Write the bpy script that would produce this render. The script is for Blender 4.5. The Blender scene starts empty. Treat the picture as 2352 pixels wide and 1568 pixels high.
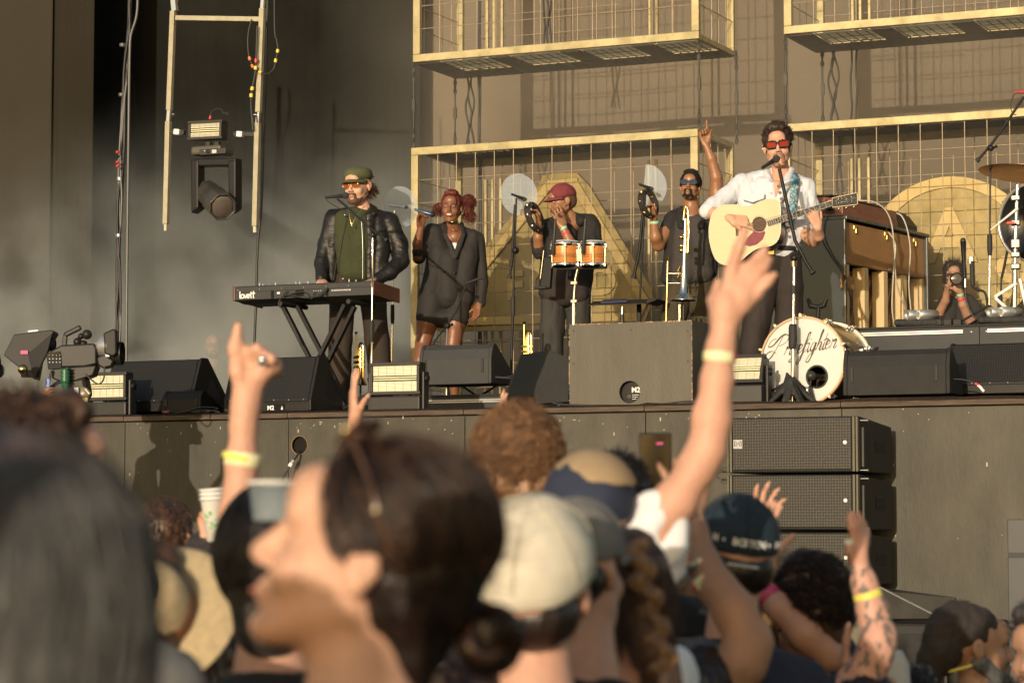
import bpy, math, random
import numpy as np
from mathutils import Vector, Matrix
random.seed(7); RNG = np.random.default_rng(11)
sc = bpy.context.scene
COL = sc.collection
# ------------------------------------------------------------------ camera
F = 5900.0; CX, CY = 1176.0, 784.0           # measured on a 2352 x 1568 copy of the photograph
PITCH = math.atan(416 / F)
CAM = Vector((0, 0, 1.75))
cd = bpy.data.cameras.new('camera'); cam = bpy.data.objects.new('camera', cd); COL.objects.link(cam)
cam.location = CAM; cam.rotation_euler = (math.pi / 2 + PITCH, 0, 0)
cd.sensor_width = 36; cd.lens = 36 * F / 2352; cd.clip_start = 0.1; cd.clip_end = 500
cd.dof.use_dof = True; cd.dof.focus_distance = 18.3; cd.dof.aperture_fstop = 5.5; cd.dof.aperture_blades = 0
sc.camera = cam
# ------------------------------------------------------------------ light
SUN_AZ, SUN_EL = math.radians(20), math.radians(8)      # sun low behind the crowd, to the left
world = bpy.data.worlds.new('World'); sc.world = world; world.use_nodes = True
wn = world.node_tree.nodes; wl = world.node_tree.links
sky = wn.new('ShaderNodeTexSky'); sky.sky_type = 'NISHITA'; sky.sun_disc = False
sky.sun_elevation = SUN_EL; sky.sun_rotation = math.pi + SUN_AZ
sky.air_density = 1.2; sky.dust_density = 2.5
bg = wn['Background']; bg.inputs[1].default_value = 0.15
wl.new(sky.outputs[0], bg.inputs[0])
sd = bpy.data.lights.new('sun', 'SUN'); sun = bpy.data.objects.new('sun', sd); COL.objects.link(sun)
sd.energy = 3.1; sd.angle = math.radians(0.5); sd.color = (1.0, 0.85, 0.66)
sdir = Vector((-math.sin(SUN_AZ) * math.cos(SUN_EL), -math.cos(SUN_AZ) * math.cos(SUN_EL), math.sin(SUN_EL)))
sun.rotation_euler = sdir.to_track_quat('Z', 'Y').to_euler(); sun.location = (-6, -14, 8)
sc.view_settings.view_transform = 'Standard'; sc.view_settings.look = 'None'
sc.view_settings.exposure = 0.36; sc.view_settings.gamma = 1.0
sc.cycles.use_denoising = True
sc.cycles.max_bounces = 5; sc.cycles.diffuse_bounces = 3; sc.cycles.glossy_bounces = 3
sc.cycles.transmission_bounces = 4; sc.cycles.transparent_max_bounces = 12; sc.cycles.volume_bounces = 0
sc.cycles.volume_step_rate = 3.0
# ------------------------------------------------------------------ picture to place
def ray(u, v):
    a = (u - CX) / F; b = -(v - CY) / F
    cp, sp = math.cos(PITCH), math.sin(PITCH)
    d = Vector((a, cp - b * sp, sp + b * cp))
    return d / d.y
def at(u, v, y): return CAM + ray(u, v) * y
ANG = math.radians(24.5)                     # the stage front runs from far left to near right
SD = Vector((math.cos(ANG), -math.sin(ANG), 0)); TD = Vector((math.sin(ANG), math.cos(ANG), 0)); ZD = Vector((0, 0, 1))
FLOOR = 2.56
E0 = Vector((1.79, 17.2, 0))
def W(s, t, z): return E0 + SD * s + TD * t + ZD * z
def T(u, v, t):
    r = ray(u, v); y = (t + (E0 - CAM).dot(TD)) / r.dot(TD)
    return CAM + r * y
def S_(p): return (p - E0).dot(SD)
def su(u, t, v=800): return S_(T(u, v, t))
def zv(u, v, t): return T(u, v, t).z
# ------------------------------------------------------------------ materials
MATS = {}
def mat(name, col, rough=.6, metal=0., var=.12, vs=6., bump=0., bs=40., spec=.5, sss=0., dirt=None, coords='Object', stretch=None, coat=0.):
    if name in MATS: return MATS[name]
    m = bpy.data.materials.new(name); m.use_nodes = True; MATS[name] = m
    n = m.node_tree.nodes; l = m.node_tree.links; b = n['Principled BSDF']
    tc = n.new('ShaderNodeTexCoord'); mp = n.new('ShaderNodeMapping'); l.new(tc.outputs[coords], mp.inputs[0])
    if stretch: mp.inputs['Scale'].default_value = stretch
    nz = n.new('ShaderNodeTexNoise'); nz.inputs['Scale'].default_value = vs; nz.inputs['Detail'].default_value = 6; nz.inputs['Roughness'].default_value = .65
    l.new(mp.outputs[0], nz.inputs['Vector'])
    rp = n.new('ShaderNodeValToRGB'); e = rp.color_ramp.elements
    e[0].position = .3; e[1].position = .7
    c = list(col)
    e[0].color = [x * (1 - var) for x in c] + [1]; e[1].color = [min(1, x * (1 + var)) for x in c] + [1]
    if dirt: e[0].color = list(dirt) + [1]; e[0].position = .36; e[1].position = .62
    l.new(nz.outputs[0], rp.inputs[0]); l.new(rp.outputs[0], b.inputs['Base Color'])
    b.inputs['Roughness'].default_value = rough; b.inputs['Metallic'].default_value = metal
    b.inputs['Specular IOR Level'].default_value = spec
    if coat: b.inputs['Coat Weight'].default_value = coat
    if sss:
        b.inputs['Subsurface Weight'].default_value = sss; b.inputs['Subsurface Radius'].default_value = (.012, .005, .003); b.inputs['Subsurface Scale'].default_value = 1.
    if bump:
        n2 = n.new('ShaderNodeTexNoise'); n2.inputs['Scale'].default_value = bs; n2.inputs['Detail'].default_value = 4
        l.new(mp.outputs[0], n2.inputs['Vector'])
        bp = n.new('ShaderNodeBump'); bp.inputs['Strength'].default_value = bump; bp.inputs['Distance'].default_value = .01
        l.new(n2.outputs[0], bp.inputs['Height']); l.new(bp.outputs[0], b.inputs['Normal'])
    return m
def grill_mat(name, col, hole=70., dark=.12):
    """perforated steel: round holes as dark dots with relief"""
    if name in MATS: return MATS[name]
    m = mat(name, col, rough=.5, metal=.3); n = m.node_tree.nodes; l = m.node_tree.links; b = n['Principled BSDF']
    tc = n.new('ShaderNodeTexCoord'); mp = n.new('ShaderNodeMapping'); mp.inputs['Rotation'].default_value = (0, 0, ANG); l.new(tc.outputs['Object'], mp.inputs[0])
    sx = n.new('ShaderNodeSeparateXYZ'); l.new(mp.outputs[0], sx.inputs[0]); cx = n.new('ShaderNodeCombineXYZ'); l.new(sx.outputs[0], cx.inputs[0]); l.new(sx.outputs[2], cx.inputs[1])
    vo = n.new('ShaderNodeTexVoronoi'); vo.voronoi_dimensions = '2D'; vo.inputs['Scale'].default_value = hole; vo.inputs['Randomness'].default_value = .1
    l.new(cx.outputs[0], vo.inputs['Vector'])
    rp = n.new('ShaderNodeValToRGB'); e = rp.color_ramp.elements; e[0].position = .38; e[1].position = .5
    e[0].color = [c * dark for c in col] + [1]; e[1].color = list(col) + [1]
    l.new(vo.outputs['Distance'], rp.inputs[0]); l.new(rp.outputs[0], b.inputs['Base Color'])
    bp = n.new('ShaderNodeBump'); bp.inputs['Strength'].default_value = .6; bp.inputs['Distance'].default_value = .003
    l.new(rp.outputs[0], bp.inputs['Height']); l.new(bp.outputs[0], b.inputs['Normal'])
    return m
# ------------------------------------------------------------------ objects
ORG = {}
def props(o, label=None, cat=None, group=None, kind=None):
    if label: o['label'] = label
    if cat: o['category'] = cat
    if group: o['group'] = group
    if kind: o['kind'] = kind
    return o
def thing(name, label, cat, loc, group=None):
    o = bpy.data.objects.new(name, None); o.empty_display_size = .1; COL.objects.link(o)
    o.location = loc; ORG[o] = Vector(loc); return props(o, label, cat, group)
def link(name, me, parent=None, loc=None):
    o = bpy.data.objects.new(name, me); COL.objects.link(o)
    if parent is not None: o.parent = parent; ORG[o] = ORG[parent] if loc is None else ORG[parent] + Vector(loc)
    else: ORG[o] = Vector(loc or (0, 0, 0))
    if loc is not None: o.location = loc
    return o
class MB:
    def __init__(s): s.v = []; s.f = []; s.n = 0; s.smooth = []
    def add(s, vs, fs, smooth=False):
        s.v += [Vector(x) for x in vs]; s.f += [tuple(i + s.n for i in f) for f in fs]; s.smooth += [smooth] * len(fs); s.n += len(vs); return s
    def box(s, c, size, ax=None):
        """box by centre, size and axes (defaults to the stage's)"""
        X, Y, Z = ax or (SD, TD, ZD); h = [x / 2 for x in size]; c = Vector(c)
        vs = [c + X * (h[0] * a) + Y * (h[1] * b) + Z * (h[2] * d) for a in (-1, 1) for b in (-1, 1) for d in (-1, 1)]
        return s.add(vs, [(0, 1, 3, 2), (4, 6, 7, 5), (0, 4, 5, 1), (2, 3, 7, 6), (0, 2, 6, 4), (1, 5, 7, 3)])
    def sb(s, s0, s1, t0, t1, z0, z1):
        return s.box(W((s0 + s1) / 2, (t0 + t1) / 2, (z0 + z1) / 2), (s1 - s0, t1 - t0, z1 - z0))
    def bar(s, a, b, w, h=None, up=ZD):
        a, b = Vector(a), Vector(b); d = (b - a); L = d.length; d.normalize()
        X = d.cross(up)
        if X.length < 1e-4: X = d.cross(Vector((1, 0.3, 0)))
        X.normalize(); Y = X.cross(d)
        return s.box((a + b) / 2, (w, L, h or w), (X, d, Y))
    def tube(s, pts, r, n=8, cap=True):
        pts = [Vector(p) for p in pts]; m = len(pts)
        rs = r if isinstance(r, (list, tuple)) else [r] * m
        vs = []; fs = []; X = None
        for i, p in enumerate(pts):
            d = (pts[min(i + 1, m - 1)] - pts[max(i - 1, 0)]).normalized()
            if X is None:
                X = d.cross(ZD)
                if X.length < 1e-3: X = d.cross(Vector((1, 0, 0)))
            X = (X - d * X.dot(d)).normalized(); Y = d.cross(X)
            vs += [p + X * (rs[i] * math.cos(2 * math.pi * k / n)) + Y * (rs[i] * math.sin(2 * math.pi * k / n)) for k in range(n)]
        for i in range(m - 1):
            for k in range(n):
                fs.append((i * n + k, i * n + (k + 1) % n, (i + 1) * n + (k + 1) % n, (i + 1) * n + k))
        s.add(vs, fs, True)
        if cap:
            s.add(vs[:n], [tuple(range(n))[::-1]]); s.add(vs[-n:], [tuple(range(n))])
        return s
    def lathe(s, o, prof, axis=ZD, n=24, ref=None):
        """prof: list of (radius, distance along axis)"""
        o = Vector(o); A = Vector(axis).normalized(); X = Vector(ref) if ref else A.cross(Vector((.3, 1, .1)))
        X = (X - A * X.dot(A)).normalized(); Y = A.cross(X)
        vs = []; fs = []; m = len(prof)
        for r, h in prof:
            vs += [o + A * h + X * (r * math.cos(2 * math.pi * k / n)) + Y * (r * math.sin(2 * math.pi * k / n)) for k in range(n)]
        for i in range(m - 1):
            for k in range(n): fs.append((i * n + k, i * n + (k + 1) % n, (i + 1) * n + (k + 1) % n, (i + 1) * n + k))
        return s.add(vs, fs, True)
    def prism(s, poly, ext, o=None):
        """poly: 3D points of a flat outline, ext: extrusion vector"""
        ps = [Vector(p) for p in poly]; e = Vector(ext); n = len(ps)
        fs = [tuple(range(n))[::-1], tuple(range(n, 2 * n))] + [(i, (i + 1) % n, n + (i + 1) % n, n + i) for i in range(n)]
        return s.add(ps + [p + e for p in ps], fs)
    def ball(s, c, r, n=12, ax=None, sq=(1, 1, 1)):
        X, Y, Z = ax or (Vector((1, 0, 0)), Vector((0, 1, 0)), ZD); vs = []; m = n // 2 + 1; c = Vector(c)
        for i in range(m + 1):
            th = math.pi * i / m
            vs += [c + (X * math.sin(th) * math.cos(2 * math.pi * k / n) * sq[0] + Y * math.sin(th) * math.sin(2 * math.pi * k / n) * sq[1] + Z * math.cos(th) * sq[2]) * r for k in range(n)]
        fs = [(i * n + k, (i + 1) * n + k, (i + 1) * n + (k + 1) % n, i * n + (k + 1) % n) for i in range(m) for k in range(n)]
        return s.add(vs, fs, True)
    def build(s, name, m, parent=None, bevel=0., label=None, kind=None):
        o0 = ORG[parent] if parent is not None else Vector((0, 0, 0))
        me = bpy.data.meshes.new(name); me.from_pydata([tuple(v - o0) for v in s.v], [], s.f); me.validate(); me.update()
        me.polygons.foreach_set('use_smooth', (s.smooth + [False] * len(me.polygons))[:len(me.polygons)])
        me.materials.append(m if not isinstance(m, str) else MATS[m])
        o = link(name, me, parent)
        if bevel:
            b = o.modifiers.new('bevel', 'BEVEL'); b.width = bevel; b.segments = 2; b.limit_method = 'ANGLE'; b.angle_limit = .7
        return props(o, label, None, None, kind)
def solo(mb, name, m, label, cat, group=None, bevel=0.):
    """a top-level thing that is one mesh, its origin at its own centre bottom"""
    vs = mb.v; c = sum(vs, Vector()) / len(vs); c.z = min(v.z for v in vs)
    mb.v = [v - c for v in vs]; o = mb.build(name, m, None, bevel); o.location = c; ORG[o] = c
    return props(o, label, cat, group)
def clone_tree(o, delta, parent=None):
    c = o.copy(); COL.objects.link(c)
    if parent is not None: c.parent = parent
    else: c.location = o.location + Vector(delta)
    ORG[c] = ORG[o] + Vector(delta)
    for ch in list(o.children): clone_tree(ch, delta, c)
    return c
def smooth_pts(pts, k=6):
    """Catmull-Rom through points"""
    P = [Vector(p) for p in pts]; P = [P[0] * 2 - P[1]] + P + [P[-1] * 2 - P[-2]]; out = []
    for i in range(1, len(P) - 2):
        for j in range(k):
            t = j / k
            out.append(.5 * ((2 * P[i]) + (-P[i - 1] + P[i + 1]) * t + (2 * P[i - 1] - 5 * P[i] + 4 * P[i + 1] - P[i + 2]) * t * t + (-P[i - 1] + 3 * P[i] - 3 * P[i + 1] + P[i + 2]) * t ** 3))
    out.append(P[-2]); return out
def text_mesh(txt, size, depth=.002, bold=0.):
    cu = bpy.data.curves.new('t', 'FONT'); cu.body = txt; cu.size = size; cu.extrude = depth; cu.offset = bold; cu.resolution_u = 3
    ob = bpy.data.objects.new('t', cu); COL.objects.link(ob)
    dg = bpy.context.evaluated_depsgraph_get(); me = bpy.data.meshes.new_from_object(ob.evaluated_get(dg))
    bpy.data.objects.remove(ob); return me
def put_text(txt, size, p, X, Z, m, parent, name='lettering', depth=.002, bold=0.):
    me = text_mesh(txt, size, depth, bold); N = X.cross(Z)
    o0 = ORG[parent]
    for v in me.vertices:
        a, b, c = v.co; v.co = Vector(p) - o0 + X * a + Z * b - N * c
    me.materials.clear(); me.materials.append(m if not isinstance(m, str) else MATS[m])
    return link(name, me, parent)
def ribbon(mb, pts, w, o, X, Z, N, th=.0015):
    """a pen stroke lying on a plane: pts in 2D, w full width (number or per-point list)"""
    P = [Vector((p[0], p[1], 0)) for p in pts]
    P = smooth_pts(P, 5) if len(P) > 2 else P
    m = len(P); ws = [w] * m if not isinstance(w, (list, tuple)) else [w[min(len(w) - 1, int(i * len(w) / m))] for i in range(m)]
    vs = []
    for i, p in enumerate(P):
        d = (P[min(i + 1, m - 1)] - P[max(i - 1, 0)]); d = d.normalized() if d.length > 0 else Vector((1, 0, 0))
        q = Vector((-d.y, d.x, 0)) * ws[i] / 2
        for a in (p + q, p - q):
            vs.append(Vector(o) + X * a.x + Z * a.y + N * (th if False else th))
    mb.add(vs, [(2 * i, 2 * i + 1, 2 * i + 3, 2 * i + 2) for i in range(m - 1)])
# ------------------------------------------------------------------ distance-field bodies
def _cone(P, a, b, r1, r2):
    ab = b - a; L2 = float(ab @ ab) + 1e-12
    d = [P[i] - np.float32(a[i]) for i in range(3)]
    t = np.clip((d[0] * ab[0] + d[1] * ab[1] + d[2] * ab[2]) / L2, 0, 1).astype(np.float32)
    q = (d[0] - t * ab[0]) ** 2 + (d[1] - t * ab[1]) ** 2 + (d[2] - t * ab[2]) ** 2
    return np.sqrt(q) - (r1 + (r2 - r1) * t)
def _ell(P, c, r, R):
    d = [P[i] - np.float32(c[i]) for i in range(3)]
    q = [(R[0][i] * d[0] + R[1][i] * d[1] + R[2][i] * d[2]) / r[i] for i in range(3)]
    k0 = np.sqrt(q[0] ** 2 + q[1] ** 2 + q[2] ** 2)
    g = np.sqrt((q[0] / r[0]) ** 2 + (q[1] / r[1]) ** 2 + (q[2] / r[2]) ** 2) + 1e-9
    return k0 * (k0 - 1) / g
def sdf_arrays(prims, h, k0=.02, clip=None):
    """prims: ('c',p1,r1,p2,r2[,k]) / ('e',c,(r),R[,k]) ; '-c' '-e' cut away. Returns vertices, quads."""
    bb = []
    for p in prims:
        if p[0][-1] == 'c':
            a, b = np.array(p[1], float), np.array(p[3], float); r = max(p[2], p[4])
            bb.append((np.minimum(a, b) - r, np.maximum(a, b) + r))
        else:
            R = np.array(p[3]) if p[3] is not None else np.eye(3); ext = np.sqrt(((R * np.array(p[2])[None, :]) ** 2).sum(1)); c = np.array(p[1], float)
            bb.append((c - ext, c + ext))
    pos = [b for b, p in zip(bb, prims) if p[0][0] != '-']
    lo = np.min([b[0] for b in pos], 0) - 3 * h - .01; hi = np.max([b[1] for b in pos], 0) + 3 * h + .01
    if clip: lo = np.maximum(lo, clip[0]); hi = np.minimum(hi, clip[1])
    n = np.ceil((hi - lo) / h).astype(int) + 1
    D = np.full(n, .5, np.float32)
    ax = [(lo[i] + h * np.arange(n[i])).astype(np.float32) for i in range(3)]
    for p, b in zip(prims, bb):
        kk = p[5] if p[0][-1] == 'c' and len(p) > 5 else (p[4] if p[0][-1] == 'e' and len(p) > 4 else k0)
        m = kk + 2.5 * h
        i0 = np.clip(np.floor((b[0] - m - lo) / h).astype(int), 0, n); i1 = np.clip(np.ceil((b[1] + m - lo) / h).astype(int) + 1, 0, n)
        if (i1 <= i0).any(): continue
        sl = tuple(slice(i0[i], i1[i]) for i in range(3))
        P = [ax[0][sl[0]][:, None, None], ax[1][sl[1]][None, :, None], ax[2][sl[2]][None, None, :]]
        if p[0][-1] == 'c': d = _cone(P, np.array(p[1], float), np.array(p[3], float), p[2], p[4])
        else: d = _ell(P, p[1], p[2], np.array(p[3]) if p[3] is not None else np.eye(3))
        A = D[sl]
        if p[0][0] == '-':
            d = -d; q = np.maximum(kk - np.abs(A - d), 0) / kk; D[sl] = np.maximum(A, d) + q * q * kk / 4
        else:
            q = np.maximum(kk - np.abs(A - d), 0) / kk; D[sl] = np.minimum(A, d) - q * q * kk / 4
    D[0] = D[-1] = .5; D[:, 0] = D[:, -1] = .5; D[:, :, 0] = D[:, :, -1] = .5
    neg = D < 0
    N = n - 1; idx_of = {}
    acc = None; keys = []; posn = []; quads = []
    strides = np.array([n[1] * n[2], n[2], 1])
    for a in range(3):
        s0 = [slice(None)] * 3; s1 = [slice(None)] * 3; s0[a] = slice(0, -1); s1[a] = slice(1, None)
        cr = neg[tuple(s0)] != neg[tuple(s1)]
        I = np.argwhere(cr)
        if len(I) == 0: continue
        J = I.copy(); J[:, a] += 1
        d0 = D[I[:, 0], I[:, 1], I[:, 2]]; d1 = D[J[:, 0], J[:, 1], J[:, 2]]
        t = d0 / (d0 - d1); X = I.astype(np.float64); X[:, a] += t
        b_, c_ = (a + 1) % 3, (a + 2) % 3
        cells = []
        for ob, oc in ((0, 0), (1, 0), (1, 1), (0, 1)):
            C = I.copy(); C[:, b_] -= ob; C[:, c_] -= oc; cells.append(C @ strides)
        flip = d0 < 0
        q = np.stack(cells, 1); q[~flip] = q[~flip][:, ::-1]
        quads.append(q)
        for c in cells: keys.append(c); posn.append(X)
    if not quads: return np.zeros((0, 3)), np.zeros((0, 4), int)
    K = np.concatenate(keys); X = np.concatenate(posn)
    uq, inv = np.unique(K, return_inverse=True); inv = inv.ravel()
    cnt = np.bincount(inv); V = np.stack([np.bincount(inv, X[:, i]) / cnt for i in range(3)], 1) * h + lo
    Q = np.searchsorted(uq, np.concatenate(quads))
    return V, Q
def wav(V, sc_, seed=0, st=(1, 1, 1)):
    """cheap smooth noise of position in about -1..1"""
    r = np.random.default_rng(seed); P = V * np.array(st) * sc_; out = np.zeros(len(V))
    for i in range(7):
        k = r.normal(size=3); k /= np.linalg.norm(k); k2 = r.normal(size=3)
        out += np.sin(P @ k * (2 + 1.1 * i) + r.uniform(0, 6) + 1.3 * np.sin(P @ k2 * .8 + r.uniform(0, 6))) / (1 + .45 * i)
    return out / 2.6
def vnormals(V, Q):
    a = V[Q[:, 2]] - V[Q[:, 0]]; b = V[Q[:, 3]] - V[Q[:, 1]]; N = np.cross(a, b)
    out = np.zeros_like(V)
    for i in range(4):
        for j in range(3): out[:, j] += np.bincount(Q[:, i], N[:, j], len(V))
    return out / (np.linalg.norm(out, axis=1)[:, None] + 1e-12)
def np_mesh(name, V, Q, m, parent, smooth=True):
    o0 = np.array(ORG[parent]) if parent is not None else 0
    me = bpy.data.meshes.new(name); nv = len(V); nf = len(Q); w = Q.shape[1] if nf else 4
    me.vertices.add(nv); me.vertices.foreach_set('co', (V - o0).astype(np.float32).ravel())
    me.loops.add(nf * w); me.loops.foreach_set('vertex_index', Q.astype(np.int32).ravel())
    me.polygons.add(nf); me.polygons.foreach_set('loop_start', np.arange(0, nf * w, w, dtype=np.int32)); me.polygons.foreach_set('loop_total', np.full(nf, w, np.int32))
    me.polygons.foreach_set('use_smooth', np.full(nf, smooth)); me.update(calc_edges=True)
    me.materials.append(m if not isinstance(m, str) else MATS[m])
    return link(name, me, parent)
def sdf_obj(name, prims, h, m, parent, k=.02, folds=None, relax=1, clip=None):
    V, Q = sdf_arrays(prims, h, k, clip)
    if len(V) == 0: return None
    for _ in range(relax):
        S = np.zeros_like(V); c = np.zeros(len(V))
        for i in range(4):
            nb = Q[:, (i + 1) % 4]
            for j in range(3): S[:, j] += np.bincount(Q[:, i], V[nb, j], len(V))
            c += np.bincount(Q[:, i], minlength=len(V))
        V = V * .5 + S / c[:, None] * .5
    if folds:
        N = vnormals(V, Q); d = 0
        crease = name in ('shirt', 'sleeve', 'jacket', 'trousers', 'overshirt', 'open_shirt', 'tee_shirt', 'blazer', 'sweater')
        for (amp, s, st, seed) in folds: n_ = wav(V, s, seed, st); d = d + (amp * 1.5 * (np.abs(n_) ** .8 - .35) if crease and amp > .0025 else amp * n_)
        V = V + N * d[:, None]
    return np_mesh(name, V, Q, m, parent)
def strand_mesh(P, r, taper=.35):
    """P (N,M,3) polylines -> three-sided tubes"""
    N, M, _ = P.shape
    d = np.gradient(P, axis=1); d /= np.linalg.norm(d, axis=2)[..., None] + 1e-9
    ref = np.array([.31, .52, .79]); X = np.cross(d, ref); X /= np.linalg.norm(X, axis=2)[..., None] + 1e-9; Y = np.cross(d, X)
    rr = r * np.linspace(1, taper, M)[None, :, None]
    ring = [P + rr * (math.cos(a) * X + math.sin(a) * Y) for a in (0, 2.094, 4.189)]
    V = np.stack(ring, 2).reshape(-1, 3)
    base = (np.arange(N)[:, None] * M + np.arange(M - 1)[None, :]).reshape(-1) * 3
    Q = np.concatenate([np.stack([base + k, base + (k + 1) % 3, base + 3 + (k + 1) % 3, base + 3 + k], 1) for k in range(3)])
    return V, Q
# ================================================================== palette
mat('gold', (.38, .32, .17), rough=.5, metal=.3, var=.25, vs=5, bump=.15, bs=20, dirt=(.30, .26, .12))
mat('gold_wire', (.34, .27, .18), rough=.45, metal=.5, var=.2)
mat('sign_gold', (.19, .145, .05), rough=.45, metal=.45, var=.2, vs=3, bump=.25, bs=8, dirt=(.14, .11, .035))
mat('sign_edge', (.27, .205, .08), rough=.4, metal=.5, var=.2, vs=6)
mat('dark_steel', (.035, .033, .028), rough=.5, metal=.3, var=.3)
mat('black_plastic', (.010, .010, .010), rough=.5, spec=.28, var=.2, vs=10, bump=.1, bs=200)
mat('black_paint', (.016, .016, .016), rough=.6, spec=.3, var=.2, vs=10, bump=.35, bs=260)
mat('black_rubber', (.018, .018, .018), rough=.7)
mat('black_cable', (.02, .02, .02), rough=.5)
mat('chrome', (.75, .75, .75), rough=.12, metal=1., var=.04)
mat('brass', (.80, .58, .22), rough=.14, metal=1., var=.05)
mat('alu', (.62, .62, .60), rough=.35, metal=.8, var=.08)
mat('truss_paint', (.36, .33, .23), rough=.55, metal=.2, var=.15, vs=12, bump=.2, bs=30)
mat('white_plastic', (.75, .75, .72), rough=.4, var=.04)
mat('red_plastic', (.55, .03, .03), rough=.4); mat('yellow_plastic', (.7, .52, .06), rough=.4); mat('orange_plastic', (.7, .18, .03), rough=.4)
mat('green_plastic', (.10, .45, .12), rough=.4); mat('blue_plastic', (.05, .15, .5), rough=.4)
mat('backdrop', (.160, .130, .092), rough=.95, spec=.1, var=.05, vs=1.4, bump=.1, bs=120)
mat('black_drape', (.013, .013, .011), rough=.97, spec=.05, var=.25, vs=1.2)
mat('side_drape', (.040, .035, .025), rough=.97, spec=.1, var=.06, vs=2)
mat('side_drape2', (.024, .021, .015), rough=.97, spec=.1, var=.06, vs=2)
mat('grass', (.05, .06, .025), rough=.9, var=.4, vs=9, bump=.5)
mat('fascia', (.060, .057, .043), rough=.6, var=.26, vs=2.6, bump=.2, bs=60, spec=.35, stretch=(1, 1, .35), dirt=(.046, .043, .033))
mat('riser_gray', (.034, .036, .037), rough=.6, var=.1, vs=8, spec=.35)
mat('ply_edge', (.075, .055, .04), rough=.8, var=.5, vs=22, stretch=(.2, .2, 3), bump=.5, bs=60)
mat('carpet', (.035, .024, .018), rough=.98, spec=.1, var=.3, vs=30, bump=.6, bs=150)
mat('gap', (.006, .006, .006), rough=1)
mat('led_tile', (.34, .32, .22), rough=.35, var=.1, vs=60)
# ================================================================== the setting
def struct(mb, name, m): 
    o = mb.build(name, m); o['kind'] = 'structure'; return o
struct(MB().add([(-250, -200, 0), (250, -200, 0), (250, 300, 0), (-250, 300, 0)], [(0, 1, 2, 3)]), 'ground', 'grass')
deck = MB().sb(-13, 6, .02, 9.5, FLOOR - .12, FLOOR)
struct(deck, 'stage_deck', 'carpet')
BK = 6.4                                                         # backdrop distance behind the stage edge
sL = su(946, BK)
bd = MB()
n = 60; vs = []; fs = []
for i in range(n + 1):
    s = sL + (9 - sL) * i / n
    for z in (FLOOR - .3, 12): vs.append(W(s, BK + .015 * math.sin(i * .9), z))
fs = [(2 * i, 2 * i + 2, 2 * i + 3, 2 * i + 1) for i in range(n)]
bd.add(vs, fs, True)
o = solo(bd, 'backdrop_cloth', 'backdrop', 'tall plain brown cloth backdrop behind the gold cages', 'backdrop')
o.modifiers.new('t', 'SOLIDIFY').thickness = .01
bd = MB(); vs = []; n = 160; s0 = -12.5
for i in range(n + 1):
    s = s0 + (sL + .25 - s0) * i / n
    for z in (FLOOR - .3, 12): vs.append(W(s, BK - .35 + .012 * math.sin(i * .8) + .006 * math.sin(i * 2.3), z))
bd.add(vs, [(2 * i, 2 * i + 2, 2 * i + 3, 2 * i + 1) for i in range(n)], True)
o = solo(bd, 'stage_curtain', 'black_drape', 'tall black drape hanging behind the keyboard player', 'curtain'); o.modifiers.new('t', 'SOLIDIFY').thickness = .008
# side drapes at the far left, in two leaves
for (ua, ub, t, m, lb) in ((95, 207, 4.76, 'side_drape2', 'narrow dark brown side curtain next to the black drape'), (-330, 111, 4.72, 'side_drape', 'wide brown side curtain at the far left of the stage')):
    a, b = su(ua, t), su(ub, t); vs = []; n = 50
    for i in range(n + 1):
        for z in (FLOOR - .2, 11.5): vs.append(W(a + (b - a) * i / n, t + .006 * math.sin(i * .7), z))
    o = solo(MB().add(vs, [(2 * i, 2 * i + 2, 2 * i + 3, 2 * i + 1) for i in range(n)], True), 'side_curtain', m, lb, 'curtain', 'side curtains'); o.modifiers.new('t', 'SOLIDIFY').thickness = .01
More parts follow.
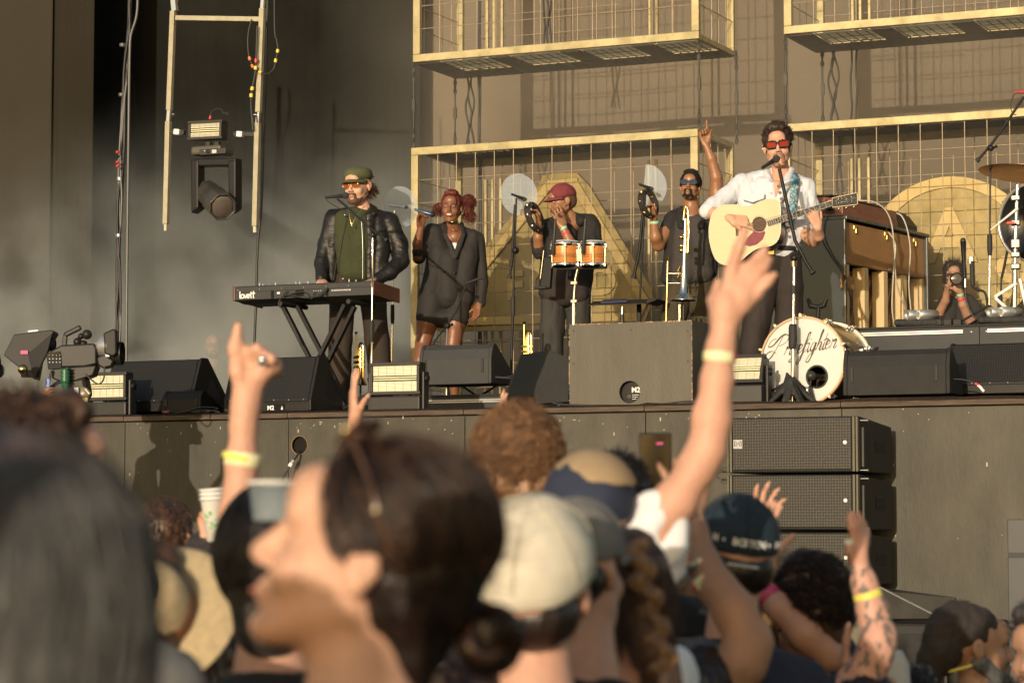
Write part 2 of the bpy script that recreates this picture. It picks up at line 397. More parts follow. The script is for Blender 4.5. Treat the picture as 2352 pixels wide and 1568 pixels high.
# stage front: panels with joints, a worn plywood edge
st = thing('stage_fascia', 'worn dark olive plywood front of the stage with screw marks', 'stage front', W(0, 0, 0))
seams_u = [-700, -60, 289, 664, 1068, 1482, 1932, 2420, 2950]
MB().sb(su(-700, 0) , su(2950, 0), .035, .08, 0, FLOOR - .06).build('backing', 'gap', st)
for a, b in zip(seams_u[:-1], seams_u[1:]):
    sa, sb_ = su(a, 0) + .003, su(b, 0) - .003
    if a == 289 or a == 664:
        pass
    if a == 664:                                                   # the panel with the round cable hole
        hc = T(688, 1022, 0); hs = S_(hc); hz = hc.z; hr = .066; N = 28
        zt = FLOOR - .058; mb = MB(); outer = []; inner = []
        for k in range(N):
            an = 2 * math.pi * k / N; c, s_ = math.cos(an), math.sin(an)
            inner.append(W(hs + hr * c, 0, hz + hr * s_))
            q = .95
            t_ = min(((sb_ - hs) / c) if c > 1e-6 else ((sa - hs) / c if c < -1e-6 else 1e9), ((zt - hz) / s_) if s_ > 1e-6 else ((0 - hz) / s_ if s_ < -1e-6 else 1e9))
            outer.append(W(hs + t_ * c, 0, hz + t_ * s_))
        cor = [W(sa, 0, 0), W(sb_, 0, 0), W(sb_, 0, zt), W(sa, 0, zt)]
        vs = inner + outer + [p + TD * .018 for p in inner]
        fs = [(k, N + k, N + (k + 1) % N, (k + 1) % N) for k in range(N)] + [(k, (k + 1) % N, 2 * N + (k + 1) % N, 2 * N + k) for k in range(N)]
        mb.add(vs, fs)
        # corner fillers
        for cp in cor:
            best = sorted(range(N), key=lambda k: (outer[k] - cp).length)[:8]
            near = [k for k in range(N) if True]
            for k in range(N):
                A_, B_ = outer[k], outer[(k + 1) % N]
                onv = lambda p: abs(S_(p) - sa) < 1e-4 or abs(S_(p) - sb_) < 1e-4
                onh = lambda p: abs(p.z - zt) < 1e-4 or abs(p.z) < 1e-4
                if (onv(A_) and not onh(A_) and onh(B_) and not onv(B_)) or (onh(A_) and not onv(A_) and onv(B_) and not onh(B_)):
                    pv = A_ if onv(A_) else B_; ph = A_ if onh(A_) else B_
                    if abs(S_(cp) - S_(pv)) < 1e-3 and abs(cp.z - ph.z) < 1e-3: mb.add([A_, cp, B_], [(0, 1, 2)])
        mb.build('panel', 'fascia', st)
        ring = MB().lathe(W(hs, -.004, hz), [(hr + .004, 0), (hr, -.001), (hr - .003, .012), (hr + .001, .014)], TD, 28); ring.build('hole_rim', mat('raw_ply', (.22, .13, .07), rough=.8), st)
        continue
    MB().sb(sa, sb_, 0, .018, 0, FLOOR - .058).build('panel', 'fascia', st, bevel=.002)
for a, b in zip(seams_u[:-1], seams_u[1:]):
    MB().sb(su(a, 0), su(b, 0) - .004, -.022, .04, FLOOR - .048, FLOOR - .012).build('edge_board', 'ply_edge', st, bevel=.004)
mb = MB()
for i in range(95):                                                # screws and chipped paint
    s = random.uniform(-5.6, 2.2); z = FLOOR - random.choice([.09, .1, .11, .14, .2, .45, .9]) + random.uniform(-.02, .02)
    w = random.uniform(.004, .009); mb.sb(s, s + w, -.002, .001, z, z + w * random.choice([1, 1, 1, 3]))
mb.build('paint_chip', mat('chip', (.42, .36, .28), rough=.8), st, kind='stuff')
mb = MB()
for i in range(60):
    s = -5.6 + i * .137; mb.sb(s, s + .007, -.0015, .001, FLOOR - .085, FLOOR - .078)
mb.build('screw', 'dark_steel', st, kind='stuff')
# rumpled stage carpet that laps over the edge
vs = []; n = 140
for i in range(n + 1):
    s = -5.8 + 8.6 * i / n; k = .5 + .5 * math.sin(i * .31) * math.sin(i * .13 + 1)
    hgt = .004 + (.022 * k if s > -1.0 else .006)
    for t, z in ((-.03, 0), (-.015, hgt), (.06, hgt * 1.1), (.16, .004)): vs.append(W(s, t, FLOOR - .011 + z))
o = solo(MB().add(vs, [(4 * i + j, 4 * i + 4 + j, 4 * i + 5 + j, 4 * i + 1 + j) for i in range(n) for j in range(3)], True), 'floor_cloth', 'carpet', 'rumpled dark brown floor cloth lying along the stage edge', 'floor cloth')
# ================================================================== gold cages
CT = 3.6; CDP = .92; BW = .066
def wire_mesh(n0, L, r=.0045):
    return MB().tube([(0, 0, 0), (0, 0, L)], r, 5)
def cage(label, s0, s1, z0, z1, seed, sign=None):
    rnd = random.Random(seed); t0, t1 = CT, CT + CDP
    c = thing('cage', label, 'metal cage', W(s0, t0, z0), 'four gold wire cages over the stage')
    B = BW; d = .05
    for (t, nm) in ((t0, 'front'), (t1 - d, 'rear')):
        for (a0, a1, b0, b1) in ((s0, s1, z0, z0 + B), (s0, s1, z1 - B, z1), (s0, s0 + B, z0 + B + .001, z1 - B - .001), (s1 - B, s1, z0 + B + .001, z1 - B - .001)):
            w = 1.0
            MB().sb(a0, a1, t, t + d, b0, b1).build('frame_beam', 'gold', c, bevel=.004)
    for (a0, a1) in ((s0, s0 + .04), (s1 - .04, s1)):
        for z in (z0, z1 - .045): MB().sb(a0, a1, t0 + d + .001, t1 - d - .001, z, z + .045).build('side_beam', 'gold', c, bevel=.003)
    # wires: front, rear, sides
    nV = 13; nH = 11; mesh_v = {}; mesh_h = {}
    def wire(a, b, key):
        L = (b - a).length
        if key not in mesh_v:
            o = MB().tube([ORG[c], ORG[c] + (b - a)], .0042, 5).build('wire', 'gold_wire', c); mesh_v[key] = o.data
        else: o = link('wire', mesh_v[key], c)
        o.location = a - ORG[c]
    ps = (s1 - s0 - 2 * B) / (nV + 1); pz = (z1 - z0 - 2 * B) / nH
    off = rnd.uniform(-.02, .03)
    for t, cut, sh in ((t0 + .03, 0, 0.), (t1 - .035, .35, .045)):
        for i in range(1, nV + 1):
            s = s0 + B + ps * i + sh
            if s > s1 - B: continue
            top = 0 if cut == 0 else rnd.choice([0, 0, 0, pz * 1.5, pz * .7]); key = ('v', round(top, 3), cut)
            wire(W(s, t, z0 + B), W(s, t, z1 - B - top), key)
        for j in range(1, nH):
            z = z0 + B + pz * j + off + sh
            if cut == 0 or rnd.random() < .5: wire(W(s0 + B, t + .009, z), W(s1 - B, t + .009, z), ('h', 0, cut))
            else:
                q = rnd.choice([.35, .6]); wire(W(s0 + B, t + .009, z), W(s0 + B + (s1 - s0 - 2 * B) * q, t + .009, z), ('h', q, cut))
    for s in (s0 + .02, s1 - .02):
        for i in range(1, 5): wire(W(s, t0 + CDP * i / 5, z0 + .045), W(s, t0 + CDP * i / 5, z1 - .045), ('sv',))
        for j in range(1, nH): wire(W(s + .009, t0 + d, z0 + B + pz * j + off), W(s + .009, t1 - d, z0 + B + pz * j + off), ('sh',))
    # inner posts and cable duct near the rear left, inner right
    for q in (.125, .15, .18): MB().sb(s0 + (s1 - s0) * q, s0 + (s1 - s0) * q + .022, t1 - .12, t1 - .09, z0 + .06, z1 - .2).build('inner_post', 'gold', c, bevel=.002)
    for q in (.72, .745): MB().sb(s0 + (s1 - s0) * q, s0 + (s1 - s0) * q + .02, t1 - .16, t1 - .13, z0 + .06, z1 - .12).build('inner_post', 'gold', c, bevel=.002)
    # floor and ceiling: dark trays with four openings crossed by wires, pale light tubes in them
    for zf, zz in ((z0 - .012, z0 - .001), (z1 + .001, z1 + .012)):
        fr = [0, .11, .28, .335, .53, .59, .78, .84, 1.0]; fr = [.0, .10, .28, .34, .53, .59, .78, .84, .995]
        edges = [(0, .075)] + [(fr[i], fr[i + 1]) for i in (2, 4, 6)] 
        for a, b in [(0, .085), (.27, .335), (.52, .585), (.765, .835), (1.0 - .0, 1.0)]:
            if b > a: MB().sb(s0 + (s1 - s0) * a, s0 + (s1 - s0) * b, t0 + .051, t1 - .05, zf, zz).build('tray', 'dark_steel', c)
        MB().sb(s0 + .05, s1, t0 + CDP * .56, t1 - .05, zf - .002, zf - .0005).build('tray', 'dark_steel', c)
        for a, b in ((.085, .27), (.335, .52), (.585, .765), (.835, .985)):
            A_, B_ = s0 + (s1 - s0) * a, s0 + (s1 - s0) * b
            for k, tt in enumerate((.09, .19, .29, .40)):
                MB().sb(A_, B_, t0 + .06 + tt * .9, t0 + .06 + tt * .9 + .055, zz + .004, zz + .012).build('light_tube', 'pale_tube', c)
            for k in range(6):
                s = A_ + (B_ - A_) * (k + .5) / 6; MB().sb(s - .004, s + .004, t0 + .05, t1 - .06, zf - .006, zf - .002).build('grate_bar', 'dark_steel', c)
            for tt in (.2, .42): MB().sb(A_, B_, t0 + tt, t0 + tt + .006, zf - .010, zf - .0065).build('grate_bar', 'dark_steel', c)
    return c
mat('pale_tube', (.62, .60, .48), rough=.35, var=.25, vs=14)
# translucent: daylight from above glows through the tubes
_n = MATS['pale_tube'].node_tree; _tr = _n.nodes.new('ShaderNodeBsdfTranslucent'); _tr.inputs[0].default_value = (.8, .76, .6, 1); _mx = _n.nodes.new('ShaderNodeMixShader'); _mx.inputs[0].default_value = .7
_n.links.new(_n.nodes['Principled BSDF'].outputs[0], _mx.inputs[1]); _n.links.new(_tr.outputs[0], _mx.inputs[2]); _n.links.new(_mx.outputs[0], _n.nodes['Material Output'].inputs[0])
def cage_dims(ul, ur, v_at, vz, top=None):
    return su(ul, CT, v_at), su(ur, CT, v_at)
ls0, ls1 = su(944, CT, 340), su(1602, CT, 300)
lz1 = zv(944, 340, CT); LW = ls1 - ls0; LH = lz1 - FLOOR - .10
uz0 = zv(950, 143, CT)
us0 = su(948, CT, 140)
rs0 = su(1800, CT, 80); rz0 = zv(1800, 79, CT); rz1 = zv(1805, 285, CT); rs0b = su(1796, CT, 285)
c_ll = cage('gold wire cage at the back holding the triangular sign', ls0, ls1, lz1 - LH, lz1, 1)
c_ul = cage('empty gold wire cage hanging above the cage with the triangular sign', us0, us0 + LW, uz0, uz0 + LH, 2)
c_lr = cage('gold wire cage behind the piano holding the round sign', rs0b, rs0b + LW, rz1 - LH, rz1, 3)
c_ur = cage('empty gold wire cage hanging above the round sign cage at top right', rs0, rs0 + LW, rz0, rz0 + LH, 4)
# ---- signs
ST = CT + .42
def spoly(pix, t): return [T(u, v, t) for u, v in pix]
sg = thing('roadside_sign', 'triangular tarnished gold sign with raised border and FOOD lettering inside the left cage', 'sign', T(1305, 760, ST), 'gold signs in the cages')
outer = [(1245, 403), (1280, 398), (1325, 398), (1352, 425), (1497, 665), (1500, 690), (1478, 745), (1462, 752), (1010, 762), (985, 748), (985, 720), (1240, 420)]
inner = [(1258, 447), (1285, 420), (1312, 418), (1330, 440), (1452, 655), (1440, 700), (1430, 712), (1060, 722), (1055, 700), (1065, 690), (1245, 470)]
MB().prism(spoly(outer, ST), TD * .05).build('panel', 'sign_gold', sg)
# raised border as bars
def border(par, pts, w, t, close=True, m='sign_edge'):
    P_ = spoly(pts, t - .012); n = len(P_)
    for i in range(n if close else n - 1):
        a, b = P_[i], P_[(i + 1) % n]; e = (b - a).normalized() * w * .45
        MB().bar(a - e, b + e, .03 + .0007 * (i % 3), w, up=(b - a).cross(TD).normalized()).build('border', m, par, bevel=.006)
mid = [(1262, 425), (1318, 420), (1480, 690), (1462, 728), (1035, 738), (1030, 712)]
border(sg, mid, .085, ST)
sm = SD; 
def letter(par, ch, u, v, hpx, t, m='sign_edge', bold=.012, depth=.02, sx=1.):
    p = T(u, v, t); h = hpx * p.y / F; me = text_mesh(ch, h * 1.38, depth, bold)
    o0 = ORG[par]
    xs = [vv.co.x for vv in me.vertices]; w = (max(xs) + min(xs)) / 2
    ys = [vv.co.y for vv in me.vertices]; hh = (max(ys) + min(ys)) / 2
    for vv in me.vertices:
        a, b, c = vv.co; vv.co = p - o0 + SD * ((a - w) * sx) + ZD * (b - hh) - TD * (c)
    me.materials.clear(); me.materials.append(MATS[m]); o = link('letter', me, par); o['label'] = 'raised gold letter ' + ch; return o
for ch, u, v in (('F', 1185, 655), ('O', 1250, 650), ('O', 1318, 648), ('D', 1387, 645)): letter(sg, ch, u, v, 66, ST)
for ch, u, v in (('&', 1285, 565),): letter(sg, 'G', 1262, 560, 66, ST)
sg2 = thing('roadside_sign', 'round tarnished gold sign with a large letter A inside the right cage', 'sign', T(2185, 760, ST), 'gold signs in the cages')
cu, cv, ru, rv = 2188, 585, 195, 180
def circ(k, n=48): return [(cu + ru * k * math.cos(2 * math.pi * i / n), cv + rv * k * math.sin(2 * math.pi * i / n)) for i in range(n)]
MB().prism(spoly(circ(.97), ST), TD * .05).build('panel', 'sign_gold', sg2)
co, ci = spoly(circ(1), ST - .02), spoly(circ(.86), ST - .02); n = 48
vs = co + ci + [p + TD * .06 for p in co] + [p + TD * .06 for p in ci]
MB().add(vs, [(i, (i + 1) % n, n + (i + 1) % n, n + i) for i in range(n)] + [(2 * n + i, 2 * n + (i + 1) % n, (i + 1) % n, i) for i in range(n)] + [(n + i, n + (i + 1) % n, 3 * n + (i + 1) % n, 3 * n + i) for i in range(n)]).build('border', 'sign_edge', sg2)
letter(sg2, 'A', 2183, 540, 125, ST, bold=.016)
letter(sg2, 'S', 2318, 640, 105, ST, bold=.014)
# ---- chains between the cages
def chain(label, u, va, vb, t):
    a, b = T(u, va, t), T(u, vb, t); c = thing('rigging_chain', label, 'chain', b, 'hoist chains holding the cages')
    a = Vector((b.x, b.y, a.z)); MB().tube([a, b], .009, 6).build('sling', 'dark_steel', c)
    for z0, z1 in ((a.z, a.z - .16), (b.z + .16, b.z)):
        mb = MB(); m = 4
        for i in range(m):
            z = z0 + (z1 - z0) * (i + .5) / m; r = .014
            ax_ = SD if i % 2 else TD
            mb.tube([Vector((b.x, b.y, z)) + ax_ * (r * math.cos(x)) + ZD * (.026 * math.sin(x)) for x in [2 * math.pi * k / 8 for k in range(9)]], .0055, 5, False)
        mb.build('link', 'dark_steel', c, kind='stuff')
    MB().box((a + b) / 2, (.03, .02, .1)).build('tag', 'dark_steel', c)
chain('black sling and chain at the left corner between the two left cages', 950, 146, 338, CT + .02)
chain('thin chain at the rear left between the two left cages', 1045, 176, 345, CT + CDP - .03)
chain('black chain at the right corner between the two left cages', 1606, 92, 294, CT + .02)
chain('thin chain at the rear right between the two left cages', 1692, 118, 330, CT + CDP - .03)
chain('chain at the left corner between the two right cages', 1805, 82, 284, CT + .02)
chain('thin chain at the rear left between the two right cages', 1890, 110, 300, CT + CDP - .03)
def cable_bunch(label, us, va, vb, t, sway=3, r=.009, name='cable_bundle'):
    c = thing(name, label, 'cables', T(us[0], vb, t), 'cables hanging down the stage')
    for j, u in enumerate(us):
        pts = [T(u + sway * math.sin(k * 1.3 + j * 2) + (0 if k % 2 else .6), va + (vb - va) * k / 8, t + .02 * math.sin(j + k)) for k in range(9)]
        MB().tube(smooth_pts(pts, 3), r, 6).build('cable', 'black_cable', c)
    return c
cable_bunch('black cables looped between the two left cages', (1073, 1079, 1085), 178, 335, CT + CDP - .1, 4)
cable_bunch('pair of straight black cables between the two left cages', (1099, 1103), -60, 335, CT + CDP - .12, .6)
cable_bunch('black cables looped between the two right cages', (1908, 1915, 1921), 105, 292, CT + CDP - .1, 6)
cable_bunch('thin black cables right of the looped ones by the right cages', (1955, 1967), 105, 292, CT + CDP - .1, 1.5)
cable_bunch('black cables running down inside the left triangular sign cage', (1100, 1105), 345, 800, CT + CDP - .1, 1)
cable_bunch('black cables running down inside the round sign cage', (1925, 1932, 1962), 300, 560, CT + CDP - .1, 3)
cable_bunch('black cables down the right rear of the upper left cage', (1250, 1258, 1264), -60, 100, CT + CDP - .1, 2)
# ================================================================== risers
def riser(label, s0, s1, t0, t1, h, seams=()):
    r = thing('riser', label, 'riser', W(s0, t0, FLOOR))
    MB().sb(s0, s1, t0 + .02, t1, FLOOR, FLOOR + h - .018).build('body', 'riser_gray', r, bevel=.004)
    MB().sb(s0 - .005, s1 + .005, t0, t1 + .01, FLOOR + h - .018, FLOOR + h).build('top_board', 'black_paint', r, bevel=.003)
    ed = [s0] + [su(q, t0) for q in seams] + [s1]
    for a, b in zip(ed[:-1], ed[1:]):
        MB().sb(a + .002, b - .002, t0, t0 + .018, FLOOR, FLOOR + h - .02).build('front_panel', 'riser_gray', r, bevel=.002)
        for q in (.035, .05): MB().sb(a + .06, b - .12, t0 - .006, t0 - .0005, FLOOR + h - q - .012, FLOOR + h - q - .004).build('rail', 'alu', r)
        for x in (a + .05, b - .06): MB().lathe(W(x, t0 + .001, FLOOR + h - .055), [(.008, 0), (.007, -.004), (0, -.004)], TD, 10).build('bolt', 'alu', r)
    return r
R1H = .17
riser('low grey riser behind the centre strobe light, carrying the small grey monitor', su(770, 1.35), su(1330, 1.35), 1.35, 3.4, R1H)
RT = 1.75; R2H = zv(2150, 747, RT) - FLOOR
riser('tall grey drum riser at the right of the stage', su(1960, RT), su(2900, RT), RT, 6.0, R2H, (2250,))
RZ = FLOOR + R2H
# ================================================================== floor monitors
GR = grill_mat('grill_black', (.022, .022, .020), 60., .15)
GR2 = grill_mat('grill_array', (.044, .041, .030), 55., .1)
def wedge(label, u0, u1, vt, vb, t0, dep, face='front', side_w=.028, name='stage_monitor', m='black_plastic', grp='wedge monitors on the stage', badge=None, yaw=0.):
    zb = max(FLOOR, zv((u0 + u1) / 2, vb, t0)); s0, s1 = su(u0, t0, vb), su(u1, t0, vb)
    zt = zv((u0 + u1) / 2, vt, t0 + dep * .35); h = zt - zb
    c = W((s0 + s1) / 2, t0, zb); w = thing(name, label, 'stage monitor', c, grp)
    if face == 'front': pf = [(0, 0), (0, .19), (.24, .95), (.30, 1.), (.44, 1.), (1, .25), (1, 0)]
    else: pf = [(0, 0), (0, .62), (.06, .88), (.14, 1.), (.22, 1.), (1, .3), (1, 0)]
    P3 = lambda s, a, b: W(s, t0 + a * dep, zb + b * h)
    # side cheeks and body
    for s, nm in ((s0, 'side'), (s1 - side_w, 'side')):
        MB().prism([P3(s, a, b) for a, b in pf], SD * side_w).build('side', m, w, bevel=.008)
    MB().prism([P3(s0 + side_w, a * .97 + .012, b * .975) for a, b in pf], SD * (s1 - s0 - 2 * side_w)).build('body', m, w, bevel=.004)
    if face == 'front':
        a0, b0 = pf[1]; a1, b1 = pf[2]; o = P3(s0 + side_w, a0 + .004, b0); e = P3(s0 + side_w, a1 - .004, b1) - o
        nrm = SD.cross(e).normalized(); 
        MB().prism([o, o + SD * (s1 - s0 - 2 * side_w), o + SD * (s1 - s0 - 2 * side_w) + e, o + e], nrm * -.006).build('grille', GR, w)
        MB().sb(s0 + side_w, s1 - side_w, t0 - .006, t0 + .01, zb + .17 * h, zb + .21 * h).build('grille_lip', m, w, bevel=.003)
        mb = MB()
        for k in range(6): mb.lathe(W(s0 + .06 + (s1 - s0 - .12) * k / 5, t0 - .006, zb + .2 * h), [(.004, 0), (.003, -.002), (0, -.002)], TD, 6)
        mb.build('screw', 'alu', w, kind='stuff')
        if badge:
            MB().sb(s0 + (s1 - s0) * .50, s0 + (s1 - s0) * .70, t0 - .004, t0 + .001, zb + .02 * h, zb + .14 * h).build('badge_plate', 'gap', w)
            put_text(badge, .045, W(s0 + (s1 - s0) * .51, t0 - .006, zb + .03 * h), SD, ZD, 'white_plastic', w, 'lettering', .0005, .0015)
            MB().prism([W(s0 + (s1 - s0) * .665, t0 - .005, zb + .03 * h), W(s0 + (s1 - s0) * .69, t0 - .005, zb + .03 * h), W(s0 + (s1 - s0) * .678, t0 - .005, zb + .10 * h)], TD * -.001).build('logo', 'white_plastic', w)
        # carrying hole in the cheek
        q = [(.40, .30), (.52, .62), (.60, .58), (.78, .28), (.72, .2)]
        MB().prism([P3(s1 + .0005, a, b) for a, b in q], SD * .001).build('handle_recess', 'gap', w)
    else:
        for q in (.07, .86): 
            s = s0 + (s1 - s0) * q; MB().sb(s, s + .022, t0 - .004, t0 + .002, zb + .28 * h, zb + .62 * h).build('runner', 'black_rubber', w, bevel=.006)
    return w
wedge('large grille fronted monitor behind the left strobe light', 235, 440, 826, 945, .42, .55)
wedge('large grille fronted monitor under the keyboard, M2 on its plinth', 513, 714, 819, 945, .12, .50, badge='M2')
wedge('low black monitor lying between the two big grille monitors at left', 372, 460, 898, 949, .06, .35, 'back')
wedge('slate grey monitor on the low riser in front of the red haired singer', 962, 1128, 792, 882, 1.42, .42, 'back', m='riser_gray')
wedge('wide speckled black monitor in front of the bass drum', 1936, 2182, 802, 906, .10, .34, 'back', m='black_paint')
wedge('large black monitor with perforated grille at the right edge of the stage', 2172, 2420, 786, 903, .62, .5)
# the monitor seen from its side
w = thing('stage_monitor', 'worn black monitor seen side on beside the plywood box', 'stage monitor', T(1265, 928, .25), 'wedge monitors on the stage')
sp = [(1262, 803), (1306, 821), (1306, 923), (1232, 928), (1226, 905), (1232, 880)]
P3 = [T(u, v, .25) for u, v in sp]
dd = (SD * -.36 + TD * .34)
MB().prism(P3, dd.normalized() * .02).build('side', 'black_paint', w, bevel=.006)
MB().prism([p + dd.normalized() * .02 for p in P3], dd).build('body', GR, w, bevel=.006)
MB().prism([p + dd * 1.05 for p in P3], dd.normalized() * .02).build('side', 'black_paint', w, bevel=.006)
# ================================================================== plywood box hiding a monitor
bx = thing('plywood_box', 'dark painted plywood box with chipped edges and a round hole, M2 speaker inside', 'box', T(1450, 926, .1))
s0, s1 = su(1308, .08, 830), su(1590, .08, 830); z0 = FLOOR + .002; z1 = zv(1450, 740, .08); hs, hz = su(1446, .08), zv(1446, 900, .08); hr = .078
mb = MB(); N = 32; inner = [(hs + hr * math.cos(2 * math.pi * k / N), hz + hr * math.sin(2 * math.pi * k / N)) for k in range(N)]
# front panel with a hole: fan from hole to rectangle, corners snapped
def rect_pt(an):
    c, s_ = math.cos(an), math.sin(an); tx = ((s1 - hs) / c) if c > 1e-9 else ((s0 - hs) / c if c < -1e-9 else 1e9); tz = ((z1 - hz) / s_) if s_ > 1e-9 else ((z0 - hz) / s_ if s_ < -1e-9 else 1e9); q = min(tx, tz); return hs + q * c, hz + q * s_
angs = sorted([2 * math.pi * k / N for k in range(N)] + [math.atan2(b - hz, a - hs) % (2 * math.pi) for a in (s0, s1) for b in (z0, z1)])
n = len(angs); I = [W(hs + hr * math.cos(a), .08, hz + hr * math.sin(a)) for a in angs]; O = [W(rect_pt(a)[0], .08, rect_pt(a)[1]) for a in angs]
mb.add(I + O + [p + TD * .018 for p in I], [(k, n + k, n + (k + 1) % n, (k + 1) % n) for k in range(n)] + [(k, (k + 1) % n, 2 * n + (k + 1) % n, 2 * n + k) for k in range(n)])
mat('box_ply', (.095, .088, .068), rough=.6, var=.12, vs=3, bump=.4, bs=50, spec=.35, stretch=(3, 1, .5))
mb.build('front_panel', 'box_ply', bx)
D_ = .42
for (a, b, c, d, e, f) in ((s0, s1, .082, .08 + D_, z1 - .018, z1), (s0, s0 + .018, .082, .08 + D_, z0, z1 - .0185), (s1 - .018, s1, .082, .08 + D_, z0, z1 - .0185)):
    MB().sb(a, b, c, d, e, f).build('panel', 'box_ply', bx)
mb = MB(); rc = random.Random(4)
for i in range(90):                                                  # bare chipped wood along the edges
    k = rc.random()
    if k < .5: s = s0 + (s1 - s0) * rc.random(); mb.sb(s, s + rc.uniform(.004, .03), .0785, .082, z1 - rc.uniform(.002, .007), z1 + .0008)
    else:
        z = z0 + (z1 - z0) * rc.random(); ss = s1 if k > .7 else s0; mb.sb(ss - .004, ss + .0008, .0785, .083, z, z + rc.uniform(.004, .03))
mb.build('chipped_edge', mat('bare_wood', (.42, .28, .18), rough=.8, var=.3), bx, kind='stuff')
for u, v in ((1318, 760), (1450, 757), (1580, 830), (1318, 835), (1580, 760)): MB().lathe(T(u, v, .0795), [(.006, 0), (.005, -.001), (0, -.001)], TD, 8).build('screw', 'dark_steel', bx)
MB().sb(hs - .13, hs + .2, .13, .3, z0, hz + .16).build('speaker', 'black_plastic', bx)
put_text('M2', .05, W(hs - .005, .127, hz - .0), SD, ZD, 'white_plastic', bx, 'lettering', .0004, .0015)
MB().lathe(W(hs - .03, .129, hz - .03), [(.022, 0), (.02, -.003), (.012, -.001), (0, -.004)], TD, 16).build('connector', 'dark_steel', bx)
for k in range(3): MB().sb(hs - .0, hs + .05 - .01 * k, .126, .129, hz - .02 - .014 * k, hz - .017 - .014 * k).build('print_line', 'white_plastic', bx)
# ================================================================== LED strobes
mat('led_row', (.80, .78, .62), rough=.3, var=.2, vs=120, coat=.5)
mat('led_bar', (.92, .85, .52), rough=.25, var=.06)
mat('strobe_black', (.022, .021, .019), rough=.5, var=.1)
def strobe(label, p, X, Z, w, h, floor=True, grp='LED strobe lights'):
    N = -X.cross(Z); ax = (X, N, Z); B = thing('strobe_light', label, 'strobe light', p - Z * (h * .5 + (.15 if floor else 0)), grp)
    q = lambda a, b, c: p + X * a + N * c + Z * b
    MB().box(q(0, 0, .05), (w, .09, h), ax).build('housing', 'strobe_black', B, bevel=.006)
    for a, b, ww, hh in ((0, h / 2 - .012, w + .012, .024), (0, -h / 2 + .012, w + .012, .024), (-w / 2 + .01, 0, .02, h - .05), (w / 2 - .01, 0, .02, h - .05)):
        MB().box(q(a, b, -.004), (ww, .03, hh), ax).build('bezel', 'strobe_black', B, bevel=.003)
    ph = (h - .056) * .40
    for sg_ in (1, -1):
        MB().box(q(0, sg_ * (ph / 2 + .022), .001), (w - .044, .01, ph), ax).build('lamp_panel', 'led_row', B)
        mb = MB()
        for k in range(7): mb.box(q(0, sg_ * (.026 + ph * (k + .5) / 7.4), -.0055), (w - .046, .003, .0035), ax)
        for k in range(5): mb.box(q(-w / 2 + w * (k + 1) / 6, sg_ * (ph / 2 + .022), -.0065), (.002, .003, ph), ax)
        mb.build('led_divider', 'led_tile', B, kind='stuff')
    for sg_ in (1, -1): MB().box(q(0, sg_ * .008, -.004), (w - .05, .012, .008), ax).build('lamp_bar', 'led_bar', B, bevel=.003)
    if floor:
        zb = FLOOR + .001; hh = (q(0, -h / 2, 0).z - .012) - zb; c = q(0, -h / 2 - .012, .06); c = Vector((c.x, c.y, zb + hh / 2)); Xh = Vector((X.x, X.y, 0)).normalized(); Yh = ZD.cross(Xh)
        MB().box(c, (w + .01, .16, hh), (Xh, Yh, ZD)).build('base', 'strobe_black', B, bevel=.01)
        for sg_ in (1, -1):
            pp = q(sg_ * (w / 2 + .018), 0, .05); lo = Vector((pp.x, pp.y, zb)); MB().box((lo + Vector((pp.x, pp.y, pp.z + .05))) / 2, (.022, .09, pp.z + .05 - zb), (Xh, Yh, ZD)).build('yoke_arm', 'strobe_black', B, bevel=.01)
            MB().lathe(pp + X * (sg_ * .012), [(.028, 0), (.026, sg_ * .012), (0, sg_ * .012)], X, 14).build('yoke_knob', 'black_plastic', B)
    return B
c0 = T(908, 869, .16); zt = c0.z; strobe('LED strobe light at centre left of the stage in front of the keyboard player', c0, SD, ZD, .40, .235)
c0 = T(246, 887, .10); strobe('LED strobe light at the far left of the stage beside the television camera', c0, SD, ZD, .35, .215)
tz = (ZD * .93 + TD * .36).normalized(); c0 = T(1697, 848, .18); strobe('LED strobe light tilted back beside the bass drum, partly behind the raised arm', c0, SD, tz, .36, .21)
# ================================================================== hanging light ladder
LT = 2.6
tr = thing('light_ladder', 'pale hanging steel frame of two square posts and one crossbar', 'light frame', T(492, 530, LT))
def post(a, b, w=.045): return MB().bar(T(*a, LT), T(*b, LT), w, up=TD)
post((397, -30), (402, 26)).build('coupler', 'chrome', tr); post((398, 26), (389, 254)).build('post', 'truss_paint', tr, bevel=.003)
post((389, 254), (387, 279), .03).build('coupler', 'chrome', tr); post((387, 279), (381, 515)).build('post', 'truss_paint', tr, bevel=.003)
post((381, 515), (381, 530), .025).build('spigot', 'chrome', tr)
post((606, -30), (603, 20), .03).build('coupler', 'chrome', tr); post((603, 20), (594, 258)).build('post', 'truss_paint', tr, bevel=.003)
post((594, 258), (592, 283), .03).build('coupler', 'chrome', tr); post((592, 283), (586, 520)).build('post', 'truss_paint', tr, bevel=.003)
post((586, 520), (586, 534), .025).build('spigot', 'chrome', tr)
post((405, 42), (597, 45), .042).build('crossbar', 'truss_paint', tr, bevel=.003)
for a, b in (((394, 303), (424, 305)), ((538, 308), (590, 309))):
    MB().bar(T(*a, LT + .02), T(*b, LT + .02), .04, up=TD).build('clamp', 'dark_steel', tr, bevel=.004)
    MB().bar(T(a[0] + 8, a[1], LT - .003), T(a[0] + 20, a[1] + 1, LT - .003), .046, up=TD).build('tape', 'white_plastic', tr)
for (u, v) in ((398, 263), (585, 264)): MB().ball(T(u, v, LT - .03), .012, 8).build('bolt', 'chrome', tr)
